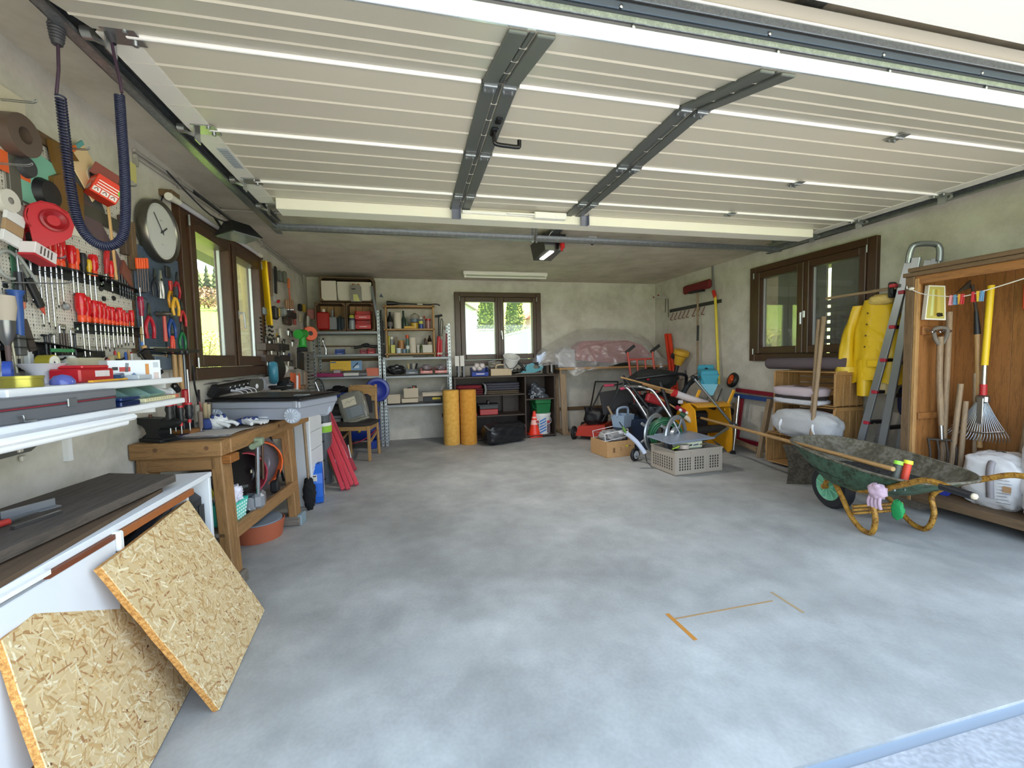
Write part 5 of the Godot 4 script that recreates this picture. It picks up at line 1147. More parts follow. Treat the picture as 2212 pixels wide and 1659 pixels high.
	lthing_rounded(v(-1.38,1.054,-4.61), 0.22,0.13, M("c3c2c8", 0.5), null, "")
	thing("foil_strip", "crumpled silver foil sheet lying along the wall under the window", "foil", v(-1.44,1.134,-4.118)); surf(30,2, func(a, b): return v(-1.45,1.104,-3.462).lerp(v(-1.42,1.135,-4.938), a) + v(0.02 * b + 0.006 * sin(a * 60.0), 0.02 * sin(a * 37.0) * 0.2 + 0.012 * b, 0), false, 0.002); P("foil", M("b9bcbf", 0.3,0.7))
	# under the bench
	var base := 0.323
	thing("cable_reel", "black cable reel with red cable under the workbench", "cable reel", bt * v(0.6, base, -0.2))
	reel(bt * v(0.56, base + 0.19,-0.2), v(0.994,0.05,0.3), 0.185,0.1, M("141416", 0.35), M("b03a48", 0.4)); bx(bt * v(0.56, base + 0.21,-0.135) + v(0.01,0,0), v(0.004,0.022,0.02), 0.004); P("sticker", M("cfc6a8"))
	thing("cable_reel", "grey drum reel with bright orange cable behind the black one", "cable reel", bt * v(0.83, base, -0.22))
	reel(bt * v(0.83, base + 0.2,-0.22), v(0.98,0.05,0.35), 0.2,0.11, M("6f6a70", 0.3), M("ef6a2c", 0.4)); tb(sm([bt * v(0.7, base + 0.3,-0.15), bt * v(0.72, base + 0.42,-0.15), bt * v(0.88, base + 0.42,-0.15), bt * v(0.95, base + 0.32,-0.15)], 5), 0.012,8); P("carry_handle", BLK)
	tb(sm([bt * v(0.75, base + 0.02,-0.05), bt * v(0.8, base + 0.1,-0.06), bt * v(0.95, base + 0.12,-0.1), bt * v(1.0, base + 0.02,-0.1)], 4), 0.009,8); P("stand", BLK); bx(bt * v(0.75, base + 0.05,-0.06), v(0.05,0.08,0.06), 0.008); P("plug_block", BLK)
	thing("clamp_tool", "green headed bench clamp with a chromed bar hanging under the bench", "clamp", bt * v(0.4,0.6,0.0))
	br(bt * v(0.37,0.745,0.02), bt * v(0.37,0.79,0.02), 0.05,0.05, v(1,0,0), 0.006); cy(bt * v(0.28,0.75,0.02), bt * v(0.37,0.755,0.02), 0.018,0.022,10); P("head", M("7d8b72", 0.5)); cy(bt * v(0.345,0.74,0.02), bt * v(0.36,0.44,0.0), 0.013,-1.0,10); P("bar", CHROME); cy(bt * v(0.39,0.74,0.03), bt * v(0.395,0.52,0.02), 0.008,-1.0,8); P("screw", M("5f4a3c", 0.35,0.7))
	lthing("floor_jack", "grey steel trolley jack lying on the bench shelf", "jack", Transform3D(Basis(UP, 0.2), bt * v(0.36, base, -0.12)))
	for s in [-0.05,0.05]: pr([w2(-0.18,0.06), w2(-0.15,0.11), w2(0.08,0.1), w2(0.1,0.085), w2(0.1,0.0), w2(0.02,0.0), w2(-0.16,0.03)], s - 0.004, s + 0.004); P("side_plate", M("8d9096", 0.35,0.5)); cy(v(0.06,0.02, s), v(0.06,0.02, s + signf(s) * 0.016), 0.012,-1.0,6); P("bolt", CHROME)
	bx(v(-0.04,0.112,0), v(0.18,0.012,0.1), 0.003); P("cover", BLK); bx(v(-0.04,0.12,0.0), v(0.08,0.003,0.07)); P("warning_label", M("b3ab62")); tb(sm([v(-0.18,0.11,0), v(-0.06,0.15,0), v(0.06,0.165,0)], 4), 0.011,8); P("lever", M("4a4d4a", 0.5)); bb(v(0.08,0.02,-0.06), v(0.15,0.12,0.06), 0.02); P("bracket", M("94979d", 0.35,0.5))
	lthing("carry_grip", "yellow plastic handle behind the jack", "handle", Transform3D(Basis(UP, 1.4), bt * v(0.22, base, -0.22))); tb([v(-0.05,0.0,0), v(-0.045,0.15,0), v(-0.03,0.17,0), v(0.04,0.185,0), v(0.05,0.16,0), v(0.05,0.12,0)], 0.011,8); P("handle", M("c9c33a", 0.4))
	lthing("laundry_basket", "turquoise plastic basket full of white rags on the bench shelf", "basket", Transform3D(bt.basis, bt * v(0.2, base, -0.09)))
	tray(v(-0.085,0,-0.07), v(0.085,0.13,0.07), 0.004,0.02); P("basket", M("3fc2ab", 0.4))
	for i in 6:
		for j in 5: bx(v(-0.062 + 0.025 * i, 0.025 + 0.021 * j, 0.056 + 0.0028 * j), v(0.012,0.012,0.004))
	P("holes", M("dcefeb", 0.5)); stuff("holes")
	lthing("white_rags", "crumpled white rags in the turquoise basket", "rags", Transform3D(bt.basis, bt * v(0.2, base + 0.11,-0.09))); blob(v(0,0.03,0), v(0.075,0.06,0.06), 0.5,1.6,4,0.9,30,20); blob(v(0.02,0.055,0.02), v(0.05,0.05,0.04), 0.5,2.0,9,0.9,24,16); P("rag", M("dcd9e6", 0.9))
	thing("flower_pot_saucer", "terracotta pot tray on the floor under the bench shelf", "pot tray", bt * v(0.78,0,-0.2)); la([w2(0,0), w2(0.15,0), w2(0.17,0.12), w2(0.165,0.125), w2(0.15,0.012), w2(0,0.012)], bt * v(0.78,0.0,-0.2), UP, 30); P("pot", M("a8583a", 0.7)); cy(bt * v(0.78,0.06,-0.2), bt * v(0.78,0.13,-0.2), 0.148,0.155,24); P("soil_cover", M("8f9aa6", 0.6))
	thing("red_crate", "dark red box standing behind the bench legs", "crate", bt * v(0.0,0,-0.3)); tray(bt * v(-0.02,0.0,-0.2) + v(-0.12,0,-0.1), bt * v(-0.02,0.2,-0.2) + v(0.12,0,0.1), 0.006); P("crate", M("27403f", 0.6))
	# ------- beyond the bench: panels, mesh rolls, blue reel, red poles
	lthing("white_drawer_tower", "tall white board with black pegs behind the bench end", "board", Transform3D(bt.basis, bt * v(1.42,0,-0.1)))
	bb(v(-0.03,0.0,-0.05), v(-0.005,0.8,0.075), 0.003); P("side_board", M("e2e4e7", 0.4))
	for k in 5: bb(v(-0.005,0.0 + 0.16 * k, -0.05), v(0.3,0.156 + 0.16 * k, 0.07), 0.003); P("front_board", M("d3d6da", 0.4))
	for k in 4: cy(v(0.3,0.14 + 0.18 * k, 0.06), v(0.33,0.14 + 0.18 * k, 0.075), 0.01,-1.0,8); P("peg", BLK)
	cy(v(0.305,0,0.066), v(0.305,0.8,0.066), 0.006,-1.0,8); P("edge_rod", M("d9dadb", 0.3,0.5))
	lthing("black_brush", "black bristle brush standing between the bench leg and the white board", "brush", Transform3D(bt.basis, bt * v(1.3,0,-0.02))); blob(v(0,0.14,0), v(0.045,0.14,0.05), 0.35,6.0,3,1.0,20,20); P("bristles", M("0f0f10", 0.9)); cy(v(0,0.25,0), v(0.01,0.75,-0.02), 0.012,-1.0,8); P("handle", TX["handle wood y"])
	for k in 2:
		var at := [v(-0.904,0,-4.687), v(-0.882,0,-5.067)][k] as Vector3
		var h := [0.72,0.34][k] as float
		thing("wire_mesh_roll", ["tall grey roll of wire mesh with a green and white label", "short grey roll of wire mesh with a blue label, behind the tall one"][k], "mesh roll", at)
		var rad := 0.075
		for i in int(h / 0.02): tb(ring(at + v(0,0.004 + 0.02 * i, 0), rad, 20), 0.0016,4, true)
		for i in 24: var a := TAU * i / 24.0; tb([at + v(rad * cos(a), 0, rad * sin(a)), at + v(rad * cos(a), h, rad * sin(a))], 0.0016,4)
		P("wire", M("757a80", 0.4,0.6))
		stuff("wire")
		la([w2(rad - 0.012,0), w2(rad - 0.012, h - 0.004)], at, UP, 20); la([w2(0.03,0), w2(0.03, h - 0.01)], at, UP, 14); P("inner_turns", M("6a6f75", 0.6,0.4))
		var ly := [0.53,0.1][k] as float
		la([w2(rad + 0.002,0), w2(rad + 0.003,0.002), w2(rad + 0.003,0.1 - 0.03 * k), w2(rad + 0.002,0.1 - 0.03 * k)], at + v(0, ly, 0), UP, 24); P("label_band", M("e2e4e0", 0.5))
		la([w2(rad + 0.0035,0), w2(rad + 0.0042,0.002), w2(rad + 0.0042,0.065 - 0.03 * k), w2(rad + 0.0035,0.065 - 0.03 * k)], at + v(0, ly + 0.002,0), UP, 24, PI * 0.9); P("label_colour", M(["8fc63a", "4a9ad0"][k], 0.5))
	lthing("blue_cable_case", "bright blue round hose case standing on the floor by the mesh rolls", "hose case", Transform3D(Basis(UP, 0.15), v(-0.865,0,-4.088)))
	pr([w2(-0.1,0.02), w2(-0.07,0.0), w2(0.1,0.0), w2(0.12,0.06), w2(0.12,0.2), w2(0.09,0.28), w2(0.03,0.315), w2(0.03,0.345), w2(-0.03,0.345), w2(-0.05,0.31), w2(-0.1,0.27), w2(-0.12,0.18), w2(-0.12,0.06)], -0.055,0.055)
	G = Transform3D(Basis(UP, PI / 2), O0); V = PackedVector3Array(); NN = PackedVector3Array(); UV = PackedVector2Array()
	G = Transform3D(Basis(UP, PI / 2), O0); pr([w2(-0.11,0.015), w2(-0.08,0.0), w2(0.08,0.0), w2(0.11,0.03), w2(0.13,0.09), w2(0.13,0.2), w2(0.1,0.27), w2(0.05,0.31), w2(0.04,0.345), w2(-0.03,0.345), w2(-0.05,0.31), w2(-0.1,0.27), w2(-0.13,0.19), w2(-0.13,0.07)], -0.05,0.05); P("case", M("1f63c4", 0.35)); bx(v(-0.018,0.23,0.121), v(0.05,0.07,0.004)); P("label", M("ddd8c8")); bx(v(-0.018,0.252,0.1235), v(0.04,0.012,0.001)); P("label_print", M("2f3038"))
	for k in 3: bx(v(-0.018,0.235 - 0.012 * k, 0.1235), v(0.034,0.003,0.001));
	P("label_lines", M("75706a")); stuff("label_lines"); bx(v(0.02,0.33,0.02), v(0.03,0.03,0.05), 0.006); P("winder", M("1b57b0", 0.35))
	# leaning red poles and the wooden plank behind them
	var poles := [[v(-0.661,0,-4.319), v(-0.992,0.649,-4.95)], [v(-0.595,0,-4.438), v(-0.952,0.691,-5)], [v(-0.684,0,-5.048), v(-0.969,0.705,-5.2)]]
	for k in 3:
		thing("red_pole_pair", ["pair of red painted poles leaning at the bench end, nearest", "pair of red painted poles leaning at the bench end, middle one", "pair of red painted poles with white marks, farthest back"][k], "pole", poles[k][0], 0, "leaning red poles")
		for s in [-0.024,0.024]: br(poles[k][0] + v(s, 0.015,0), poles[k][1] + v(s, 0,0), 0.04,0.04, v(1,0,0), 0.006); P("pole", M(["c23a49", "c8414e", "ab2f3e"][k], 0.5))
		br(poles[k][1] + v(-0.045,0.008,0), poles[k][1] + v(0.05,0.012,-0.1), 0.045,0.04, UP, 0.004); P("end_cap", M("6b3a3c", 0.6))
	for k in 3: var a: Vector3 = poles[2][0].lerp(poles[2][1], 0.2) + v(-0.03 + 0.035 * k, 0.02,0.03); br(a, a + (poles[2][1] - poles[2][0]).normalized() * 0.16 + v(0.03 if k == 2 else 0.0,0,0), 0.01,0.003, v(0,0,1)); P("white_mark", M("e6e2e2"))
	thing("leaning_plank", "brown wooden plank leaning behind the red poles", "plank", v(-0.743,0,-4.583)); br(v(-0.743,0.01,-4.583), v(-1.038,0.736,-4.75), 0.03,0.06, v(1,0,0), 0.004); P("plank", TX["beam wood z"])
	tool_wall_two()
func ring(c: Vector3, r: float, n: int) -> Array:
	var o := []
	for i in n: o.append(c + v(r * cos(TAU * i / n), 0, r * sin(TAU * i / n)))
	return o
func reel(c: Vector3, axis: Vector3, r: float, w: float, disc: Material, cable: Material):
	var a := axis.normalized()
	for s in [-0.5,0.5]: la([w2(0,-0.006), w2(r * 0.3,-0.006), w2(r * 0.34,-0.012), w2(r * 0.94,-0.006), w2(r, 0.0), w2(r * 0.94,0.006), w2(r * 0.34,0.012), w2(r * 0.3,0.004), w2(0,0.004)], c + a * w * s, a, 40); P("disc", disc)
	var f := frame_at(c, a)
	var wound := []
	for k in 9 * 24: var t := TAU * k / 24.0; wound.append(f * v(r * 0.85 * cos(t), r * 0.85 * sin(t), -w * 0.4 + w * 0.8 * k / 216.0))
	tb(wound, w * 0.055,6); P("cable", cable); cy(c - a * w * 0.5, c + a * w * 0.5, r * 0.78,-1.0,30, false); P("core", cable)
func lthing_rounded(c: Vector3, w: float, h: float, m: Material, dot: Material, _n: String):
	var f := facing(c, v(1,0,0.25))
	G = f
	var p := []
	for q in [[1,1,0.0], [-1,1, PI / 2], [-1,-1, PI], [1,-1, PI * 1.5]]:
		for k in 6: var a: float = q[2] + PI / 2 * k / 5.0; p.append(w2(q[0] * (w * 0.5 - 0.04) + 0.04 * cos(a), q[1] * (h * 0.5 - 0.04) + 0.04 * sin(a)))
	pr(p, -0.03,0.03); P("shell", m)
	if dot: G = f; la([w2(0,0.012), w2(0.02,0.002), w2(0.022,0)], v(0.0,-0.01,0.03), v(0,0,1), 12); P("silver_dot", dot)
func tool_wall_two():
	# the second tool board, between the left window and the corner
	thing("pegboard", "pale punched tool board crowded with tools right of the left window", "pegboard", v(XL + 0.01,0.95,-5.6))
	bb(v(XL + 0.003,0.9,-6.2), v(XL + 0.016,1.93,-4.86), 0.002); P("panel", TX["pegboard cream"]); bb(v(XL + 0.002,2.28,-5.9), v(XL + 0.02,2.31,-4.9)); P("batten", M("c9c6bd")); bb(v(XL + 0.002,1.2,-4.85), v(XL + 0.025,2.3,-4.82)); P("edge_strip", M("a7a08f"))
	thing("straightedge", "long bright yellow straightedge hanging beside the left window", "straightedge", v(-1.36,1.95,-4.644))
	br(v(-1.37,1.63,-4.748), v(-1.37,2.256,-4.676), 0.02,0.09, v(0.75,0,0.66), 0.008); P("blade", M("e3b512", 0.3))
	var list := [
		["hand_saw", "grey bladed saw hanging behind the yellow straightedge", "saw", [v(-1.42,2.234,-4.768), v(-1.42,1.893,-4.723)], 0.06,0.008, "5b5c5e"],
		["bow_saw", "brown wooden saw handle high beside the yellow straightedge", "saw", [v(-1.4,2.288,-4.908), v(-1.4,2.108,-4.906)], 0.05,0.03, "6e3c1e"],
		["tenon_saw", "light wooden saw grip behind the brown one", "saw", [v(-1.4,2.306,-4.97), v(-1.41,1.954,-4.988)], 0.04,0.025, "7a6448"],
		["rasp", "long black rasp hanging high on the second tool board", "rasp", [v(-1.4,2.298,-5.156), v(-1.4,2.003,-5.119)], 0.05,0.02, "1b1b1e"],
		["cord_bundle", "grey bundle of cords hanging high on the second tool board", "cords", [v(-1.38,2.268,-5.228), v(-1.38,2.149,-5.24)], 0.09,0.05, "5a5c55"],
		["cord_bundle", "second grey bundle of cords, right of the first", "cords", [v(-1.38,2.3,-5.411), v(-1.38,2.165,-5.422)], 0.06,0.04, "656656"],
		["orange_gouge", "long orange handled gouge hanging on the second tool board", "gouge", [v(-1.4,2.265,-5.652), v(-1.4,2.143,-5.649)], 0.03,0.03, "c76c3c"],
		["pink_rod", "salmon rod hanging below the orange gouge", "rod", [v(-1.4,2.138,-5.648), v(-1.4,1.901,-5.703)], 0.025,0.02, "b5644b"],
		["red_grip", "small red grip low on the second tool board", "grip", [v(-1.4,1.943,-5.19), v(-1.4,1.914,-5.202)], 0.05,0.03, "a81c26"],
		["steel_caliper", "bright steel caliper beside the yellow straightedge tip", "caliper", [v(-1.4,1.965,-5.064), v(-1.4,1.905,-5.053)], 0.04,0.01, "b3b5b5"],
		["pink_pliers", "dark pink plier handles right of the chisels", "pliers", [v(-1.4,1.893,-5.828), v(-1.4,1.721,-5.837)], 0.05,0.03, "8e3c38"],
		["white_switch", "white plastic bracket low on the second tool board", "bracket", [v(-1.4,1.635,-5.201), v(-1.4,1.528,-5.216)], 0.05,0.02, "c9c5b8"],
		["yellow_marker", "thin yellow marker left of the white bracket", "marker", [v(-1.4,1.571,-5.073), v(-1.4,1.521,-5.08)], 0.03,0.015, "c99a32"],
		["brown_mallet", "dark brown mallet head on the second tool board", "mallet", [v(-1.38,1.846,-4.972), v(-1.38,1.71,-4.963)], 0.09,0.06, "2f2a26"],
		["yellow_spool", "yellow spool beside the dark mallet head", "spool", [v(-1.38,1.845,-5.084), v(-1.38,1.745,-5.082)], 0.05,0.04, "b8962c"],
		["grey_roll", "grey roll of wire beside the yellow spool", "wire roll", [v(-1.36,1.859,-5.164), v(-1.36,1.763,-5.164)], 0.08,0.09, "777a76"],
		["blue_pouch", "blue grey pouch low beside the window frame", "pouch", [v(-1.4,1.803,-4.697), v(-1.4,1.731,-4.698)], 0.09,0.03, "7c8791"],
		["dark_box", "dark box with small tools below the chisel rack", "box", [v(-1.4,1.799,-5.523), v(-1.4,1.696,-5.523)], 0.2,0.05, "3a2c22"],
		["cream_card", "cream punched card hanging by the corner", "card", [v(-1.41,1.886,-6.213), v(-1.41,1.786,-6.192)], 0.1,0.01, "b9b08f"],
		["black_grip", "black tool grip hung highest by the corner", "grip", [v(-1.38,2.008,-6.061), v(-1.38,1.917,-6.042)], 0.06,0.05, "141416"],
		["yellow_grip", "black and yellow tool grip by the corner", "grip", [v(-1.38,2.028,-6.262), v(-1.38,1.926,-6.24)], 0.07,0.05, "8e7423"],
		["magazine", "upright magazine with a spotted cover in the corner", "magazine", [v(-1.38,1.897,-6.5), v(-1.389,1.71,-6.5)], 0.1,0.03, "aaa49a"],
		["pink_folder", "salmon folder standing above the spotted magazine", "folder", [v(-1.36,2.005,-6.6), v(-1.367,1.861,-6.6)], 0.04,0.1, "a9685f"],
		["orange_card", "orange card standing at the back of the bench", "card", [v(-1.26,1.137,-5.069), v(-1.26,0.975,-5.056)], 0.2,0.01, "d2602c"],
		["orange_strip", "narrow orange strip right of the orange card", "card", [v(-1.26,1.129,-5.324), v(-1.26,0.948,-5.308)], 0.06,0.01, "d9662f"],
		["white_tube", "white upright tube in front of the orange card", "tube", [v(-1.22,1.11,-5.071), v(-1.22,0.954,-5.039)], 0.022,0.022, "dfe0e2"],
		["slate_board", "flat black board hanging below the green clamp", "panel", [v(-1.34,1.384,-5.784), v(-1.34,1.165,-5.761)], 0.28,0.02, "111113"],
		["blue_file", "dark blue tool grip hanging beside the drills", "grip", [v(-1.4,1.363,-5.497), v(-1.4,1.292,-5.503)], 0.03,0.02, "2e3470"]]
	for q in list:
		thing(q[0], q[1], q[2], q[3][1])
		br(q[3][1], q[3][0], q[5], q[4], v(0,0,1), minf(q[5], q[4]) * 0.25); P("body", M(q[6], 0.45))
	for k in 9:
		thing("ring_spanner", "black spanner in the left stack beside the window, %s from the top" % ["first", "second", "third", "fourth", "fifth", "sixth", "seventh", "eighth", "ninth"][k], "spanner", v(-1.41,1.692,-4.67) - v(0,0.04 * k, 0), 0, "stacked spanners by the window")
		var c := v(-1.41,1.694,-4.604) - v(0,0.035 * k, 0)
		tb(sm([c, c + v(0.0,-0.012,-0.04), c + v(0.0,-0.005,-0.1), c + v(0,-0.014,-0.14)], 3), 0.008,6); P("spanner", M("2b2c2f", 0.3,0.8))
	for k in 5:
		thing("open_spanner", "dark spanner in the right stack under the yellow straightedge, %s from the top" % ["first", "second", "third", "fourth", "fifth"][k], "spanner", v(-1.41,1.638,-4.916) - v(0,0.05 * k, 0), 0, "right stack of spanners")
		var c := v(-1.41,1.628,-4.841) - v(0,0.045 * k, 0)
		tb(sm([c, c + v(0.0,0.012,-0.04), c + v(0.0,-0.005,-0.1), c + v(0,0.006,-0.14)], 3), 0.009,6); P("spanner", M("303135", 0.3,0.8))
	for k in 4:
		var c := [v(-1.38,1.869,-5.422), v(-1.38,1.878,-5.5), v(-1.38,1.89,-5.601), v(-1.38,1.899,-5.684)][k] as Vector3
		thing("wood_chisel", "wooden handled chisel in the rack by the corner, %s from the left" % ["first", "second", "third", "fourth"][k], "chisel", c, 0, "chisels in the corner rack")
		la([w2(0,0), w2(0.012,0.0), w2(0.018,0.06), w2(0.015,0.11), w2(0,0.115)], c, UP, 9); P("handle", M("8d6747", 0.5)); cy(c - v(0,0.012,0), c, 0.012,-1.0,8); P("ferrule", CHROME); bx(c - v(0,0.07,0), v(0.006,0.12,0.02)); P("blade", M("3f3d3c", 0.4,0.6))
	for q in [["tool_rack", "brown wooden tool rack, upper one on the second board", v(-1.4,1.412,-4.769), 0.42], ["tool_rack", "short dark tool rack right of the upper wooden one", v(-1.4,1.426,-5.232), 0.3], ["tool_rack", "brown wooden tool rack, lower one on the second board", v(-1.4,1.3,-4.749), 0.42], ["tool_rack", "short dark tool rack right of the lower wooden one", v(-1.4,1.302,-5.226), 0.32], ["tool_rack", "dark rack holding the wooden chisels in the corner", v(-1.4,1.826,-5.627), 0.3]]:
		thing(q[0], q[1], "rack", q[2]); bx(q[2], v(0.08,0.07, q[3]), 0.003); P("front", M("4a3d35" if q[3] > 0.4 else "2c2522", 0.6))
	for k in 14:
		var c := [v(-1.39,1.473,-4.662), v(-1.38,1.452,-4.722), v(-1.39,1.474,-4.894), v(-1.39,1.505,-5.057), v(-1.39,1.478,-5.257), v(-1.38,1.603,-5.427), v(-1.38,1.588,-5.542), v(-1.38,1.356,-4.778), v(-1.38,1.355,-5.027), v(-1.38,1.348,-5.195), v(-1.38,1.261,-4.993), v(-1.38,1.249,-5.359), v(-1.38,1.237,-5.473), v(-1.38,1.48,-5.581)][k] as Vector3
		var w := ["at the left end of the upper rack", "shining in the upper rack", "between the upper racks", "right of the bracket over the upper rack", "on the short upper rack", "under the chisel rack", "right under the chisel rack", "on the lower wooden rack", "over the short lower rack", "right over the short lower rack", "below the lower racks, left", "below the lower racks, middle", "below the lower racks, right", "below the dark pliers"][k] as String
		thing("steel_fitting", "small steel tool " + w, "tool", c, 0, "small steel tools on the second board")
		cy(c - v(0,0.035,0), c + v(0,0.02,0), 0.014,0.02,8); P("body", M(["54504b", "c9cbcb", "5e5852", "b9b3a5"][k % 4], 0.3,0.7)); bx(c + v(0.01,0.03,0), v(0.02,0.025,0.05), 0.004); P("head", M("47433f", 0.35,0.7))
	# grinder, gauge, green clamp with orange reel, socket rail
	thing("angle_grinder", "turquoise machine with a round black guard hanging over the bench", "grinder", v(-1.34,1.178,-4.681))
	la([w2(0,0), w2(0.13,0.0), w2(0.13,0.03), w2(0.11,0.04), w2(0,0.04)], v(-1.38,1.19,-4.838), v(1,0,0.5), 26); P("guard", M("141416", 0.4)); tb(sm([v(-1.29,1.239,-4.488), v(-1.28,1.195,-4.46), v(-1.28,1.129,-4.462), v(-1.3,1.082,-4.524)], 5), 0.042,12); P("motor", M("3d8199", 0.35)); tb(sm([v(-1.31,1.071,-4.571), v(-1.38,1.093,-5.113), v(-1.41,1.195,-5.157)], 5), 0.006,6); P("cable", BLK)
	thing("pressure_gauge", "white plastic pump with a round dial on the second board", "gauge", v(-1.36,1.184,-5.089))
	la([w2(0,0), w2(0.045,0), w2(0.045,0.03), w2(0,0.032)], v(-1.36,1.185,-5.072), v(1,0,0.6), 20); P("dial", M("cfcdc6", 0.4)); cy(v(-1.37,1.184,-5.144), v(-1.39,1.187,-5.543), 0.026,-1.0,12); P("barrel", M("c9c6bf", 0.4)); cy(v(-1.39,1.187,-5.543), v(-1.39,1.178,-5.751), 0.008,-1.0,8); P("hose", BLK)
	thing("green_clamp", "bright green hand drill hanging in the corner", "drill", v(-1.26,1.516,-5.555))
	tb(sm([v(-1.28,1.583,-5.46), v(-1.27,1.596,-5.593), v(-1.26,1.6,-5.664)], 3), 0.055,12); cy(v(-1.26,1.578,-5.568), v(-1.26,1.445,-5.563), 0.036,0.045,12); bx(v(-1.26,1.445,-5.563), v(0.09,0.03,0.09), 0.01); P("body", M("2f9e3a", 0.4)); bx(v(-1.26,1.405,-5.532), v(0.1,0.05,0.1), 0.008); P("battery", BLK)
	thing("orange_reel", "orange round cord reel beside the green drill", "reel", v(-1.26,1.61,-5.933))
	la([w2(0.03,-0.04), w2(0.085,-0.04), w2(0.095,0.0), w2(0.085,0.04), w2(0.03,0.04), w2(0.03,-0.04)], v(-1.24,1.611,-5.841), v(0.75,0.1,1), 26); P("reel", M("dd5a25", 0.4)); cy(v(-1.24,1.611,-5.841), v(-1.24,1.611,-5.841) + v(0.02,0,0.03), 0.03,-1.0,12); P("hub", BLK)
	thing("socket_rail", "rail of chromed sockets standing against the shelf post", "socket rail", v(-1.327,1.141,-6.25))
	br(v(-1.361,1.374,-6.27), v(-1.378,0.889,-6.27), 0.05,0.01, v(1,0,0)); P("rail", BLK)
	for k in 12:
		var y := v(-1.314,1.367,-6.24) - v(0,0.046 * k, 0)
		cy(y - v(0.055,0,0), y + v(0.03,0.006,0), 0.012,0.017,8); P("socket", CHROME)
	for k in 9:
		var c := [v(-1.26,1.024,-4.501), v(-1.24,1.005,-4.574), v(-1.26,1.021,-4.781), v(-1.21,0.996,-4.7), v(-1.36,1.065,-4.933), v(-1.26,0.96,-5.461), v(-1.4,1.069,-5.327), v(-1.36,1.032,-4.831), v(-1.26,1.041,-5.614)][k] as Vector3
		thing(["cable_coil", "black_clamp", "grey_vice", "steel_box", "tool_pouch", "wood_offcut", "black_rail", "dark_case", "screw_rack"][k], ["black cable coil lying on the bench behind the box lid", "black clamp lying on the bench behind the box lid", "dark grey vice on the bench behind the box lid", "small steel piece beside the white tube", "dark pouch hanging under the turquoise machine", "brown wood offcut right of the orange strip", "long black rail below the white pump", "black case under the turquoise machine", "clear rack of screws right of the orange strip"][k], ["cable", "clamp", "vice", "metal piece", "pouch", "offcut", "rail", "case", "rack"][k], c)
		if k == 0: tb(ring(c, 0.07,16), 0.012,6, true); P("coil", BLK)
		elif k == 2: blob(c, v(0.07,0.05,0.07), 0.4,1.5,2,0.8,18,12); P("vice", M("34383d", 0.4,0.4))
		else: bx(c, [O0, v(0.2,0.03,0.06), O0, v(0.04,0.05,0.04), v(0.06,0.08,0.1), v(0.05,0.05,0.12), v(0.03,0.035,0.3), v(0.1,0.07,0.12), v(0.03,0.2,0.12)][k] if k != 0 and k != 2 else v(0.1,0.1,0.1), 0.006); P("body", M(["17171a", "1c1c1f", "34383d", "b9bcc0", "222428", "7a5f44", "26211f", "1a1a1c", "8d7a68"][k], 0.5))
# ---------------------------------------------------------------- the white cabinet and the pressed boards at the left of the doorway
func board_of(a: Vector3, b: Vector3, c: Vector3, d: Vector3, t: float):   # a flat board through four corners, t thick to the back
	var n := (b - a).cross(d - a).normalized() * t
	hexa([a, a + n, b, b + n, d, d + n, c, c + n])
func osb(called: String, label: String, a: Vector3, b: Vector3, c: Vector3, d: Vector3, t: float):
	var x := (b - a).normalized()
	var y := (d - a - x * (d - a).dot(x)).normalized()
	var f := Transform3D(Basis(x, y, x.cross(y)), a)
	lthing(called, label, "board", f)
	var inv := f.affine_inverse()
	var q := [inv * a, inv * b, inv * c, inv * d]
	var pts := []
	for k in 4:   # ragged sawn edges
		var n := 14
		for i in n: var p: Vector3 = q[k].lerp(q[(k + 1) % 4], float(i) / n); pts.append(w2(p.x, p.y) + (w2(rng.randf_range(-0.0015,0.0015), rng.randf_range(-0.0015,0.0015)) if i > 0 else Vector2.ZERO))
	pr(pts, -t * 0.15,0.0); P("face", TX["osb"]); pr(pts, -t, -t * 0.15); P("core", TX["osb edge"])
